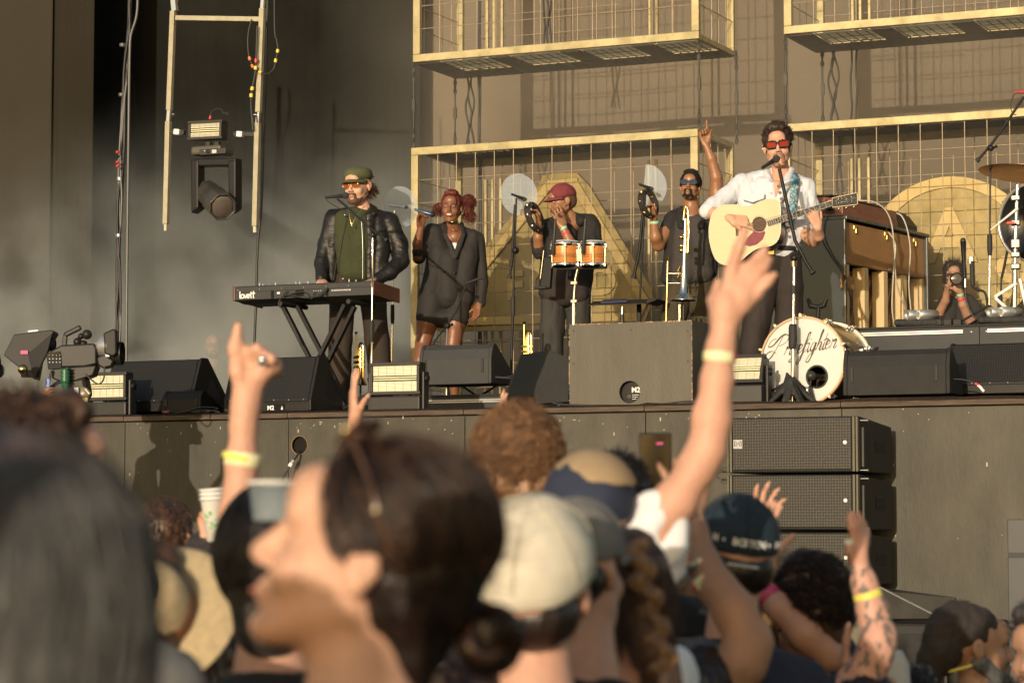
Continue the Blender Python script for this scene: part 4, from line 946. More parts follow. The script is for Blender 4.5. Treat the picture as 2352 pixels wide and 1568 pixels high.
# Prizefighter, in slanted pen strokes (units: x-height 1)
pz = [
 [[(.3, 2.3), (-.1, 1.2), (-.6, .1), (-1.1, -.25), (-1.5, .1), (-1.3, .6), (-.6, .7), (0, .3)],
  [(-.6, 2.2), (-1.3, 1.9), (-1.4, 1.3), (-.8, 1.4), (.0, 2.3), (.7, 2.5), (1.2, 2.1), (.9, 1.5), (.1, 1.2)]],
 [[(1.15, 0), (1.3, .6), (1.35, 1.0), (1.5, .75), (1.7, 1.0), (1.85, .95)]],
 [[(1.95, 1), (1.9, .2), (2.05, 0), (2.3, .3)], [(1.98, 1.4), (2.04, 1.5)]],
 [[(2.35, 1), (2.85, 1), (2.35, 0), (2.6, .05), (2.75, -.4), (2.4, -.9), (2.1, -.8), (2.4, -.4), (3.0, .15)]],
 [[(3.05, .45), (3.5, .7), (3.4, 1.0), (3.1, .9), (3.0, .3), (3.25, 0), (3.65, .3)]],
 [[(3.6, .3), (4.1, 1.3), (4.25, 2.2), (4.0, 2.2), (3.9, 1.2), (3.75, -.4), (3.5, -1.2), (3.2, -1.1), (3.5, -.5), (4.2, .3)], [(3.75, 1.0), (4.5, 1.0)]],
 [[(4.5, 1), (4.4, .2), (4.55, 0), (4.8, .3)], [(4.5, 1.4), (4.56, 1.5)]],
 [[(5.35, .95), (5.0, 1.0), (4.8, .5), (4.95, .02), (5.25, .3), (5.4, 1.0), (5.25, -.4), (4.95, -1.2), (4.6, -1.1), (4.9, -.4), (5.6, .3)]],
 [[(5.6, 0), (5.85, 1.2), (6.0, 2.3), (5.85, 2.1), (5.65, .3)], [(5.7, .5), (6.05, 1.0), (6.2, .7), (6.1, .1), (6.3, 0), (6.5, .3)]],
 [[(6.75, 1.9), (6.55, .3), (6.7, 0), (6.95, .3)], [(6.35, 1.15), (7.05, 1.2)]],
 [[(6.95, .45), (7.35, .7), (7.25, 1.0), (7.0, .9), (6.9, .3), (7.15, 0), (7.5, .3)]],
 [[(7.55, 0), (7.7, .7), (7.7, 1.05), (7.9, .8), (8.1, 1.0), (8.25, .85), (8.1, .1), (8.3, 0), (8.5, .3)]]]
sc_ = fc.y / F * 19.0; a_ = math.radians(6.5); TXv = (FX * math.cos(a_) + ZD * math.sin(a_)); TZv = (ZD * math.cos(a_) - FX * math.sin(a_))
to = fc + FX * (-66 * fc.y / F) + ZD * (12 * fc.y / F) + FN * .002
mat('brown_ink', (.075, .055, .04), rough=.6)
mb = MB()
for L_ in pz:
    for k, stx in enumerate(L_): ribbon(mb, [((x * .92 + y * .42) * sc_, y * sc_) for x, y in stx], [.0035, .008, .011, .007, .0035], to, TXv, TZv, FN, .0015)
mb.build('lettering', 'brown_ink', bd_)
# mic in the port
m_ = mic('grey kick drum microphone standing at the port of the white bass drum', hp + A * .06 - ZD * .0 + FX * .02, hp - A * .06 + ZD * .005 - FX * .02, .02, .032, 'dark_steel', 'dark_steel')
MB().tube([hp - A * .05 - FX * .02, hp - A * .06 - FX * .03 - ZD * .07, Vector((hp.x - .03, hp.y - .06, FLOOR))], .009, 8).build('stand_tube', 'black_plastic', m_)
MB().lathe(hp - A * .07 - ZD * .12 - FX * .045, [(.0, 0), (.012, 0), (.012, .05), (0, .05)], ZD, 10).build('plug', 'alu', m_)
# fold-down clamp above the drum
tk = thing('tom_mount', 'black two armed drum mount above the bass drum', 'drum mount', fc + A * .3 + ZD * R)
q0 = fc + A * .3 + ZD * R
MB().tube([q0 - ZD * .01, q0 + ZD * .09 + FX * .01], .014, 8).build('post', 'black_plastic', tk)
for s_ in (-1, 1): MB().tube([q0 + ZD * .09, q0 + ZD * .10 + FX * (s_ * .05), q0 + ZD * .15 + FX * (s_ * .07)], [.016, .02, .012], 8).build('arm', 'black_plastic', tk)
# ================================================================== upright piano seen from behind
PD = Vector((.55, .835, 0)).normalized(); PN = Vector((PD.y, -PD.x, 0))     # length direction, and the back's outward normal
pc = T(1943, 755, 1.95); pc = Vector((pc.x, pc.y, RZ)) if False else T(1943, 752, 1.95)
PZ0 = RZ; top = zv(1943, 503, 1.95)
pf0 = T(1945, 640, 1.95); pf0 = Vector((pf0.x, pf0.y, PZ0))
pn = thing('upright_piano', 'upright piano seen from its wooden back, slate blue end panel towards the crowd', 'piano', pf0)
PL, PW, PH = 1.46, .62, top - PZ0; ax = (PD, -PN, ZD)
pp = lambda a, b, c: pf0 + PD * a - PN * b + ZD * c
mat('piano_blue', (.040, .048, .052), rough=.22, var=.1, vs=4, coat=.4); mat('piano_back', (.34, .18, .07), rough=.55, var=.12, vs=5, stretch=(1, 1, 4))
mat('piano_post', (.60, .46, .24), rough=.6, var=.08, vs=6, stretch=(4, 4, .6)); mat('soundboard', (.22, .105, .045), rough=.5, var=.25, vs=4, stretch=(3, 3, .7))
MB().box(pp(-.012, PW / 2, PH / 2), (.03, PW, PH), ax).build('end_panel', 'piano_blue', pn, bevel=.004)
MB().box(pp(PL, PW / 2, PH / 2), (.03, PW, PH), ax).build('end_panel', 'piano_blue', pn, bevel=.004)
MB().box(pp(PL / 2, .05, PH - .17), (PL - .035, .05, .31), ax).build('back_board', 'piano_back', pn, bevel=.004)
MB().box(pp(PL / 2, PW / 2, PH + .012), (PL + .03, PW + .02, .024), ax).build('lid', 'piano_blue', pn, bevel=.004)
MB().box(pp(PL / 2, .16, PH / 2 - .17), (PL - .035, .012, PH - .36), ax).build('soundboard', 'soundboard', pn)
MB().box(pp(PL / 2, .5, PH / 2), (PL - .03, .02, PH - .05), ax).build('front_board', 'piano_blue', pn)
for q in (.03, .36, .70, 1.05, 1.40): MB().box(pp(q + .04, .08, (PH - .33) / 2), (.075, .10, PH - .33), ax).build('back_post', 'piano_post', pn, bevel=.004)
for k in range(11):
    a = pp(.08 + k * .13, .145, .05); b = pp(.08 + k * .13 + .22, .145, PH - .4)
    if k * .13 + .3 < PL: MB().bar(a, b, .028, .02, up=PN).build('rib', mat('rib_wood', (.36, .21, .10), rough=.6, var=.15), pn, bevel=.003)
for q in (.18, .72, 1.25): MB().box(pp(q, .018, PH - .045), (.05, .012, .03), ax).build('hinge', 'brass', pn, bevel=.003); MB().box(pp(q + .015, .016, PH - .07), (.014, .012, .035), ax).build('latch', 'brass', pn, bevel=.002)
MB().box(pp(.80, .022, PH - .31), (.05, .004, .02), ax).build('name_plate', 'alu', pn)
MB().box(pp(.05, .02, .36), (.22, .012, .10), ax).build('bracket', 'piano_back', pn, bevel=.01)
# electric organ case on top
og = thing('organ', 'red brown wooden electric organ lying on top of the upright piano', 'organ', pp(.45, .3, PH + .026))
mat('organ_wood', (.17, .06, .038), rough=.4, var=.3, vs=5, stretch=(1, 1, 6), coat=.2)
oc = lambda a, b, c: pp(a, b, PH + .026 + c)
MB().prism([oc(-.0, .03, 0), oc(-.0, .03, .125), oc(-.0, .20, .155), oc(-.0, .57, .155), oc(-.0, .6, 0)], PD * .95).build('case', 'organ_wood', og, bevel=.004)
MB().box(oc(.475, .34, .165), (.93, .42, .012), ax).build('top_panel', 'dark_steel', og, bevel=.002)
MB().box(oc(-.004, .13, .08), (.012, .07, .11), ax).build('switch_plate', 'dark_steel', og, bevel=.002)
MB().box(oc(-.013, .13, .11), (.01, .03, .028), ax).build('switch', mat('red_switch', (.85, .12, .08), rough=.3), og, bevel=.002)
MB().box(oc(-.02, .13, .062), (.03, .045, .028), ax).build('plug', 'black_plastic', og, bevel=.004)
for k in range(8): MB().lathe(oc(-.003, .06, .02 + k * .014), [(.003, 0), (0, -.002)], PD, 6).build('screw', 'alu', og)
cb = thing('cable', 'black power cable curving down from the organ over the slate blue piano side', 'cable', pp(0, .1, 0))
MB().tube(smooth_pts([oc(-.03, .13, .06), oc(-.07, .17, .0), pp(-.06, .18, PH - .12), pp(-.05, .10, PH - .28), pp(-.05, .0, PH - .42), pp(.02, -.02, PH - .6), pp(.08, -.02, PH - .8)], 6), .006, 6).build('cord', 'black_cable', cb)
cb = thing('cable', 'pale cable hanging in loops over the wooden piano back', 'cable', pp(.7, 0, .3))
MB().tube(smooth_pts([oc(.45, .2, .17), oc(.6, .05, .165), oc(.72, -.02, .05), pp(.78, -.03, PH - .2), pp(.80, -.03, PH - .4), pp(.95, -.03, PH - .6), pp(1.02, -.03, PH - .68), pp(.92, -.03, PH - .78), pp(.78, -.03, PH - .76), pp(.72, -.03, PH - .6), pp(.76, -.03, PH - .3), pp(.78, -.03, PH - .1), oc(.8, .1, .02)], 6), .006, 6).build('cord', mat('pale_cable', (.45, .42, .34), rough=.5), cb)
cb = thing('cable', 'pale cable hanging down near the far end of the piano back', 'cable', pp(1.05, 0, .3))
MB().tube(smooth_pts([oc(1.0, .15, .12), oc(1.02, .02, .10), pp(1.06, -.03, PH - .1), pp(1.03, -.03, PH - .4), pp(1.06, -.03, PH - .62), pp(1.02, -.03, PH - .68)], 6), .006, 6).build('cord', 'pale_cable', cb)
sy = thing('synthesizer', 'small black synthesizer with wooden side standing on the far end of the piano', 'synthesizer', oc(1.25, .2, 0))
MB().prism([oc(1.02, .05, 0), oc(1.02, .05, .05), oc(1.02, .12, .14), oc(1.02, .3, .10), oc(1.02, .34, 0)], PD * .36).build('body', 'black_plastic', sy, bevel=.008)
MB().prism([oc(1.0, .05, 0), oc(1.0, .05, .05), oc(1.0, .12, .145), oc(1.0, .3, .105), oc(1.0, .34, 0)], PD * .02).build('wood_side', 'piano_back', sy, bevel=.004)
for k in range(9): MB().lathe(oc(1.06 + k * .034, .13, .138), [(.008, 0), (.006, .018), (0, .018)], ZD, 8).build('knob', 'black_rubber', sy)
# ================================================================== right side: cymbal, kit, stands, drumstick bags
def kit_at(u, v, t): return T(u, v, t)
KX = 2.3; P_ = lambda u, v, dt=0.: T(u, v, KX + dt)
cy = thing('cymbal', 'copper coloured cymbal tilted at the right edge', 'cymbal', P_(2352, 400))
tn = (ZD + SD * .10 + TD * .10).normalized(); MB().lathe(P_(2356, 397), [(0, .028), (.03, .026), (.05, .012), (.15, .006), (.34, -.010), (.345, -.011), (.34, -.012), (.0, .0)], tn, 48).build('plate', mat('copper', (.42, .17, .07), rough=.25, metal=1., var=.3, vs=12, stretch=(1, 1, 1)), cy)
MB().tube([P_(2358, 430), P_(2356, 388)], .006, 8).build('rod', 'chrome', cy)
dm = thing('floor_drum', 'big black drum on its side with pale rim at the right edge', 'drum', P_(2360, 650))
dc = P_(2378, 510); da = (Vector((-.62, -.78, 0.0)) + ZD * -.02).normalized()
MB().lathe(dc, [(.0, .0), (.285, .0), (.29, .02)], da, 40).build('drum_head', mat('black_head', (.012, .012, .013), rough=.18, coat=.3), dm)
MB().lathe(dc, [(.283, .0), (.283, .018), (.300, .022), (.302, -.02), (.285, -.03)], da, 40).build('hoop', mat('rim_pearl', (.55, .52, .46), rough=.2, metal=.6), dm)
MB().lathe(dc, [(.288, -.03), (.288, -.34), (.0, -.34)], da, 40).build('shell', 'black_plastic', dm)
for k in range(8):
    an = 2 * math.pi * k / 8 + .2; X_ = da.cross(ZD).normalized(); Y_ = da.cross(X_); q = X_ * math.cos(an) + Y_ * math.sin(an)
    MB().tube([dc + q * .305 + da * .015, dc + q * .30 - da * .1], .007, 6).build('lug', 'chrome', dm)
hw = thing('drum_stand', 'white and chrome double braced drum stand at the right edge', 'drum stand', Vector((P_(2335, 740).x, P_(2335, 740).y, RZ)))
def B(z, u, v, dt=0): p = P_(u, v, dt); return Vector((p.x, p.y, max(z, RZ))) if z else p
MB().tube([P_(2337, 425, -.35), P_(2332, 560, -.35), P_(2330, 745, -.35)], [.013, .018, .02], 12).build('main_tube', 'chrome', hw)
for v in (455, 512, 560, 585, 612): MB().box(P_(2333, v, -.36), (.065, .05, .045 if v != 560 else .07)).build('clamp', 'chrome', hw, bevel=.010)
MB().bar(P_(2334, 650, -.38), P_(2284, 682, -.45), .028, .02).build('brace', 'white_plastic', hw, bevel=.003); MB().bar(P_(2285, 684, -.45), P_(2334, 728, -.38), .028, .02).build('brace', 'white_plastic', hw, bevel=.003)
MB().bar(P_(2343, 640, -.38), P_(2366, 745, -.38), .028, .02).build('leg', 'white_plastic', hw, bevel=.003); MB().bar(P_(2334, 640, -.30), P_(2318, 745, -.15), .022, .02).build('leg', 'dark_steel', hw)
MB().tube([P_(2275, 528, -.4), P_(2338, 478, -.4)], [.004, .011], 8).build('beater_arm', 'white_plastic', hw)
MB().box(P_(2322, 512, -.42), (.06, .03, .02)).build('red_clamp', 'red_plastic', hw, bevel=.004)
st2 = stand('tall thin microphone stand at the right edge with its boom rising to the right', (P_(2275, 340, -.1), P_(2272, 745, -.1)), [P_(2243, 371, -.1), P_(2275, 335, -.1), P_(2310, 285, -.1), P_(2352, 222, -.1)], zfloor=RZ, r=.009, upper='dark_steel', boomr=.010)
cable('black cable looping at the boom of the right hand microphone stand', [(2352, 215), (2335, 214), (2325, 228), (2322, 250), (2328, 262), (2334, 264)], .004, t=KX - .12)
mic('red ringed microphone at the top right corner', P_(2330, 213, -.1), P_(2364, 211, -.1), .011, .016, 'red_plastic')
vm = mic('tall black condenser microphone standing upright before the photographer', P_(2216, 640, -.3), P_(2212, 552, -.3), .017, .020, 'black_plastic', 'dark_steel')
MB().tube([P_(2217, 640, -.3), P_(2217, 660, -.3)], .008, 8).build('plug', 'alu', vm)
MB().tube(smooth_pts([P_(2217, 660, -.3), P_(2220, 690, -.3), P_(2235, 725, -.3), P_(2262, 742, -.3)], 5), .007, 8).build('cord', 'black_cable', vm)
sm_ = thing('microphone_stand', 'short bent black microphone stand right of the upright condenser microphone', 'microphone stand', P_(2262, 742, -.25), 'microphone stands')
MB().tube(smooth_pts([P_(2231, 590, -.28), P_(2233, 620, -.28), P_(2233, 655, -.28), P_(2245, 665, -.28), P_(2262, 672, -.28), P_(2268, 700, -.28), P_(2270, 735, -.28)], 4), .009, 8).build('tube', 'black_plastic', sm_); MB().tube([P_(2232, 600, -.29), P_(2234, 655, -.29)], .017, 10).build('grip', 'black_rubber', sm_)
MB().box(P_(2231, 598, -.29), (.03, .03, .06)).build('clamp', 'alu', sm_, bevel=.006)
st3 = stand('short thin stand behind the condenser microphone', (P_(2300, 640, .1), P_(2296, 745, .1)), None, zfloor=RZ, r=.008, upper='black_plastic', lower='black_plastic')
MB().tube([P_(2320, 545, .1), P_(2305, 620, .1), P_(2300, 640, .1)], .010, 8).build('boom', 'black_plastic', st3)
def bundle(label, u, v, t):
    q = lambda a, b, d=0.: T(a, b, t + d); z = RZ
    p = q(u, v); tb_ = thing('towel_roll', label + ' folded dark towel', 'towel', Vector((p.x, p.y, z)), 'dark towels on the drum riser')
    pr = [('c', (p.x - .12, p.y, z + .03), .028, (p.x + .2, p.y, z + .03), .03), ('c', (p.x - .1, p.y + .08, z + .03), .03, (p.x + .22, p.y + .06, z + .035), .028)]
    sdf_obj('cloth', pr, .006, 'bag_black', tb_, folds=[(.004, 25, (1, 1, 1), 2)])
    for k in range(2):
        a = Vector((p.x - .06 + k * .085, p.y - .02, z + .085 + .004 * k)); cn = thing('drink_can', label + ' silver tube, ' + ('left one' if k == 0 else 'right one') + ' of the pair', 'metal tube', a, 'silver tubes on towels')
        d = (SD * .5 + TD * .6 + ZD * .0).normalized(); MB().lathe(a, [(.0, .02), (.030, .018), (.034, .0), (.038, .002), (.038, .16), (0, .16)], d, 20).build('tube', 'alu', cn)
bundle('towel pile beside the piano,', 2100, 738, RT + .08); bundle('towel pile at the right edge,', 2290, 732, RT + .08)
ad = thing('power_adapter', 'row of small black boxes lying on the edge of the drum riser', 'small boxes', P_(2170, 742, -.4))
for u in (2155, 2178, 2200): MB().box(P_(u, 740, -.4), (.06, .05, .045)).build('box', 'black_plastic', ad, bevel=.004)
# ================================================================== line array on the ground before the stage
LA = -.86; ax_ = (SD, TD, ZD)
def la_u(u, v=1100): return su(u, LA, v)
s0, s1 = la_u(1672), la_u(1975); W_ = s1 - s0
def array_box(label, vt, vb, first):
    z1, z0 = zv(1820, vt, LA), zv(1820, vb, LA); B_ = thing('array_speaker', label, 'speaker', W((s0 + s1) / 2, LA, z0), 'stacked array speakers')
    h = z1 - z0
    MB().prism([W(s0, LA, z0), W(s0, LA, z1), W(s0, LA + .72, z1 - .13 * h), W(s0, LA + .72, z0)], SD * W_).build('cabinet', 'black_plastic', B_, bevel=.012)
    MB().sb(s0 + .04, s1 - .05, LA - .016, LA - .002, z0 + .02, z1 - .01).build('grille', GR2, B_, bevel=.003)
    for a, b in ((s0, s0 + .012), (s0 + .018, s0 + .034), (s1 - .042, s1 - .026), (s1 - .02, s1 - .006)): MB().sb(a, b, LA - .018, LA + .02, z0 + .004, z1 - .004).build('rail', mat('olive_metal', (.085, .078, .052), rough=.5, metal=.3), B_, bevel=.002)
    MB().sb(s0 + .045, s0 + .105, LA - .020, LA - .016, z0 + h * .44, z0 + h * .60).build('badge', mat('badge_grey', (.36, .36, .35), rough=.4), B_)
    bx0, bz0 = s0 + .053, z0 + h * .47
    for pts in ([(0, .004), (0, .036), (.009, .036), (.022, .016), (.035, .036), (.044, .036), (.044, .004)], [(.010, .004), (.010, .022)], [(.034, .004), (.034, .022)]):
        mb = MB(); 
        for p, q in zip(pts[:-1], pts[1:]): mb.bar(W(bx0 + p[0], LA - .0205, bz0 + p[1]), W(bx0 + q[0], LA - .0205, bz0 + q[1]), .0055, .002)
        mb.build('logo_line', 'black_rubber', B_)
    MB().lathe(W(s1 - .09, LA - .017, z0 + h * .53), [(.013, 0), (.012, -.002), (0, -.002)], TD, 14).build('white_dot', 'white_plastic', B_)
    # pocket in the cheek
    MB().sb(s1 + .002, s1 + .0045, LA + .36, LA + .54, z0 + h * .38, z0 + h * .58).build('handle_pocket', 'gap', B_)
    MB().sb(s1 - .001, s1 + .012, LA + .05, LA + .075, z0 + h * .1, z0 + h * .8).build('rigging_bar', 'dark_steel', B_)
    for z in (z0 + .012, z1 - .03): 
        MB().tube([W(s1 - .01, LA + .02, z), W(s1 + .05, LA + .02, z)], .008, 8).build('pin', 'chrome', B_)
        MB().tube([W(s0 + .01, LA + .02, z), W(s0 - .045, LA + .02, z)], .008, 8).build('pin', 'dark_steel', B_)
        MB().tube(smooth_pts([W(s0 - .04, LA, z), W(s0 - .075, LA, z + .03 * (1 if z > z0 + .1 else -1)), W(s0 - .03, LA, z + .075 * (1 if z > z0 + .1 else -1)), W(s0 + .0, LA, z + .07 * (1 if z > z0 + .1 else -1))], 4), .0025, 5).build('lanyard', 'black_cable', B_)
    return B_
array_box('top speaker of the black array stack, M badge on its grille', 957, 1085, True)
array_box('second speaker of the black array stack, just under the topmost', 1089, 1217, False)
array_box('third speaker of the array stack, partly behind the curly haired man', 1221, 1345, False)
fr = thing('steel_frame', 'dark steel rigging bar with a pin under the array speakers', 'steel frame', W(s1, LA, zv(1950, 1425, LA)))
z1, z0 = zv(1900, 1349, LA), zv(1900, 1420, LA)
MB().sb(s0, s1, LA, LA + .5, z0, z1).build('tray', 'riser_gray', fr, bevel=.005)
MB().prism([W(s1, LA + .02, z0), W(s1, LA + .02, z1), W(s1 + .1, LA + .3, z1 - .01), W(s1 + .52, LA + .3, z1 - .06), W(s1 + .52, LA + .3, z0 + .0)], TD * .03).build('bar', 'dark_steel', fr, bevel=.004)
MB().tube([W(s1 + .5, LA + .3, (z0 + z1) / 2), W(s1 + .6, LA + .28, (z0 + z1) / 2)], .012, 8).build('pin', 'brass', fr); MB().ball(W(s1 + .605, LA + .28, (z0 + z1) / 2), .022, 8).build('pin_head', 'brass', fr)
for a in (-.05, -.015): MB().sb(s1 + a, s1 + a + .012, LA - .02, LA - .008, z0 - .02, z1 + .06).build('rod', 'alu', fr)
sbw = thing('subwoofer', 'big black subwoofer under the array frame, behind the crowd', 'subwoofer', W(s1 + .3, LA, 0))
zt = zv(2100, 1424, LA); MB().sb(s0 - .1, s1 + .12, LA - .1, LA + .75, .3, zt).build('cabinet', 'olive_metal', sbw, bevel=.01)
MB().sb(s1 + .135, s1 + .75, LA - .08, LA + .75, .3, zt - .012).build('side_cabinet', 'black_plastic', sbw, bevel=.02)
MB().sb(s1 + .22, s1 + .66, LA - .086, LA - .08, .4, zt - .08).build('recess', 'black_paint', sbw, bevel=.01)
rp = thing('ratchet_strap', 'grey webbing strap slanting over the subwoofer', 'strap', W(s1 + .5, LA, zt))
MB().bar(W(s1 + .12, LA + .0, z1 + .01), W(s1 + .56, LA - .1, zt + .01), .03, .004).build('webbing', 'alu', rp); MB().bar(W(s1 + .56, LA - .105, zt + .01), W(s1 + .56, LA - .105, zt - .4), .03, .004).build('webbing', 'alu', rp)
# cable going to the hole in the stage front
cable('black and grey cable coming out of the round hole in the stage front', [(686, 1035, -.01), (683, 1045, -.06), (672, 1060, -.1), (660, 1080, -.12), (648, 1105, -.15), (640, 1160, -.2), (630, 1300, -.25)], .008, tags=((.33, 'alu'), (.38, 'white_plastic')))
# tall dark panel at the right edge, on the field side
s_r = thing('screen_panel', 'tall dark blue grey flight case panel at the right edge before the stage', 'panel', T(2335, 1500, -2.2))
a, b = su(2308, -2.2), su(2460, -2.2); MB().sb(a, b, -2.2, -1.8, .2, zv(2330, 1192, -2.2)).build('body', mat('case_blue', (.028, .032, .036), rough=.4, var=.1), s_r, bevel=.004)
MB().sb(a + .002, b, -2.206, -2.2, zv(2330, 1280, -2.2), zv(2330, 1268, -2.2)).build('rail', 'riser_gray', s_r)
for v in (1208, 1386): MB().sb(a + .10, a + .115, -2.206, -2.2, zv(2330, v, -2.2), zv(2330, v - 1, -2.2)).build('rivet', 'white_plastic', s_r)
# loose gear on the stage edge
mic('maroon ringed microphone lying on the stage edge beside the small monitor', T(372, 946, .0), T(392, 945, .02), .012, .014, 'red_wood')
cable('coil of black cable lying on the low monitor at left', [(400, 949), (430, 944), (460, 935), (500, 937), (480, 944), (440, 947), (470, 941), (505, 946)], .006, t=.03)
cable('white tipped jack cable lying between the two right hand monitors', [(2186, 870), (2215, 872), (2240, 880), (2255, 893), (2258, 903)], .005, t=.2, tags=((.55, 'red_plastic'), (.62, 'white_plastic'), (.78, 'white_plastic')))
cable('thin black cable lying along the stage edge before the plywood box', [(1270, 925), (1300, 929), (1400, 931), (1500, 930), (1560, 923), (1610, 920)], .007, t=.0)
cable('black cables lying on the low riser behind the grey monitor', [(1120, 862), (1160, 866), (1200, 858), (1240, 862), (1290, 866), (1200, 869), (1120, 866)], .006, t=1.5)
# ================================================================== television camera on its mount
CYd = 17.5; ax = (Vector((1, 0, 0)), Vector((0, 1, 0)), ZD)
tv = thing('television_camera', 'black broadcast camera with its viewfinder hood, pointing right at the stage edge', 'television camera', at(150, 905, CYd))
qq = lambda u, v, d=0.: at(u, v, CYd + d); k_ = CYd / F
mat('cam_black', (.014, .0135, .012), rough=.45, spec=.3, var=.15, bump=.1, bs=150)
MB().prism([qq(112, 808), qq(140, 792), qq(216, 788), qq(222, 800), (qq(222, 836)), qq(196, 842), qq(116, 845)], Vector((0, .22, 0))).build('body', 'cam_black', tv, bevel=.012)
MB().prism([qq(106, 812, -.01), qq(138, 806, -.01), qq(142, 846, -.01), qq(110, 848, -.01)], Vector((0, .03, 0))).build('side_panel', 'black_paint', tv, bevel=.004)
for r_ in range(3):
    for c_ in range(4): MB().lathe(qq(114 + c_ * 8, 816 + r_ * 8, -.013), [(.006, 0), (.005, -.006), (0, -.006)], Vector((0, 1, 0)), 8).build('knob', 'alu' if r_ else 'brass', tv)
MB().bar(qq(148, 794, .1), qq(150, 768, .1), .03).build('handle_post', 'cam_black', tv, bevel=.005); MB().bar(qq(148, 770, .1), qq(186, 751, .1), .035).build('top_handle', 'cam_black', tv, bevel=.01)
for u, v, rr in ((178, 785, .03), (186, 772, .022), (200, 768, .035), (192, 790, .028)): MB().ball(qq(u, v, .1), rr, 10).build('viewfinder_joint', 'cam_black', tv)
MB().lathe(qq(216, 812, .1), [(.06, 0), (.07, .02), (.075, .10), (.068, .11), (.080, .13), (.080, .2)], Vector((1, -.1, .0)), 24).build('lens_barrel', 'cam_black', tv)
MB().lathe(qq(255, 795, .05), [(.05, -.1), (.075, -.05), (.085, 0.)], Vector((1, -.25, .1)), 20).build('lens_ring', 'alu', tv)
MB().prism([qq(244, 768, .1), qq(268, 757, .1), qq(274, 762, .1), qq(275, 815, .1), qq(266, 822, .1), qq(246, 815, .1)], Vector((0, -.13, 0))).build('lens_hood', 'black_plastic', tv, bevel=.012)
MB().prism([qq(222, 820), qq(240, 812), qq(262, 828), qq(255, 842), qq(236, 846), qq(224, 838)], Vector((0, .12, 0))).build('zoom_motor', 'cam_black', tv, bevel=.012)
MB().box(qq(247, 816, -.01), (.025, .01, .018), ax).build('label_plate', 'white_plastic', tv)
MB().prism([qq(8, 815), qq(32, 768), qq(118, 757), qq(124, 762), qq(88, 828), qq(80, 872), qq(16, 822)], Vector((0, .2, 0))).build('viewfinder_hood', 'black_plastic', tv, bevel=.006)
MB().prism([qq(64, 812, -.005), qq(120, 765, -.005), qq(110, 805, -.005), qq(78, 872, -.005)], Vector((0, .02, 0))).build('viewfinder_side', 'black_paint', tv, bevel=.003)
MB().box(qq(56, 809, -.012), (.05, .01, .025), ax).build('tape', mat('magenta', (.45, .03, .18), rough=.5), tv)
MB().bar(qq(65, 761, .05), qq(88, 759, .05), .02, .01).build('white_tape', 'white_plastic', tv)
MB().lathe(qq(50, 850, .1), [(.0, 0), (.05, 0), (.055, .12), (0, .12)], Vector((1, 0, 0)), 16).build('eyecup', 'black_rubber', tv); MB().ball(qq(52, 848, 0), .035, 10).build('brass_knob', 'brass', tv)
MB().lathe(qq(128, 790, .1) + ZD * 0, [(.03, 0), (.045, .02), (.05, .05)], Vector((-1, 0, 0)), 16).build('eyepiece', 'black_rubber', tv)
ml = [( .026 if i % 2 else .038, .012 * i) for i in range(9)]
MB().lathe(qq(150, 878, -.05), ml, ZD, 18).build('focus_grip', mat('dark_green', (.02, .10, .05), rough=.4), tv); MB().tube([qq(150, 878, -.05), qq(152, 905, -.05)], [.03, .008], 12).build('grip_tail', 'dark_green', tv); MB().tube([qq(149, 846, -.05), qq(150, 850, -.05)], .022, 10).build('grip_cap', 'white_plastic', tv)
MB().prism([qq(120, 846), qq(222, 838), qq(214, 862), qq(150, 882), qq(118, 868)], Vector((0, .18, 0))).build('mount_plate', 'cam_black', tv, bevel=.01)
MB().prism([qq(132, 872), qq(196, 862), qq(204, 905), qq(190, 925), qq(110, 925), qq(92, 900)], Vector((0, .2, 0))).build('fluid_head', 'cam_black', tv, bevel=.03)
MB().lathe(qq(186, 905, -.02), [(.0, 0), (.05, 0), (.055, .02), (.05, .05), (0, .05)], Vector((.2, 1, 0)), 18).build('drag_knob', mat('khaki_metal', (.30, .27, .20), rough=.4, metal=.5), tv); MB().box(qq(176, 898, -.03), (.03, .02, .05), ax).build('scale', 'white_plastic', tv, bevel=.003)
MB().tube([qq(196, 893, -.02), qq(206, 905, -.02)], .016, 8).build('lever', 'khaki_metal', tv); MB().box(qq(192, 918, -.03), (.06, .02, .03), ax).build('yellow_tab', 'yellow_plastic', tv, bevel=.005)
p = qq(160, 925, .1); MB().tube([p, Vector((p.x, p.y, 1.15))], .08, 16).build('pedestal', 'cam_black', tv)
for u, v in ((232, 850), (245, 852), (252, 840)): pass
MB().tube(smooth_pts([qq(240, 842), qq(238, 870), qq(226, 882), qq(208, 870), qq(196, 858)], 6), .006, 6).build('zoom_cable', 'black_cable', tv)
MB().tube(smooth_pts([qq(118, 850, -.03), qq(112, 880, -.03), qq(108, 905, -.03), qq(106, 930, -.03)], 6), .008, 6).build('cord', 'black_cable', tv); MB().box(qq(110, 884, -.05), (.03, .02, .09), ax).build('belt_pack', 'blue_plastic', tv, bevel=.004)
pl = thing('camera_platform', 'dark platform in the pit under the television camera, mostly hidden by the crowd', 'platform', Vector((at(60, 1500, CYd).x, CYd, 0)))
MB().box((at(60, 1500, CYd).x - .3, CYd - .6, 1.1), (2.6, 2.6, .1), ax).build('deck', 'black_paint', pl, bevel=.01)
for a in (-1.5, .9):
    for b in (-1.7, .5): MB().box((at(60, 1500, CYd).x + a, CYd + b, .525), (.06, .06, 1.049), ax).build('leg', 'dark_steel', pl)
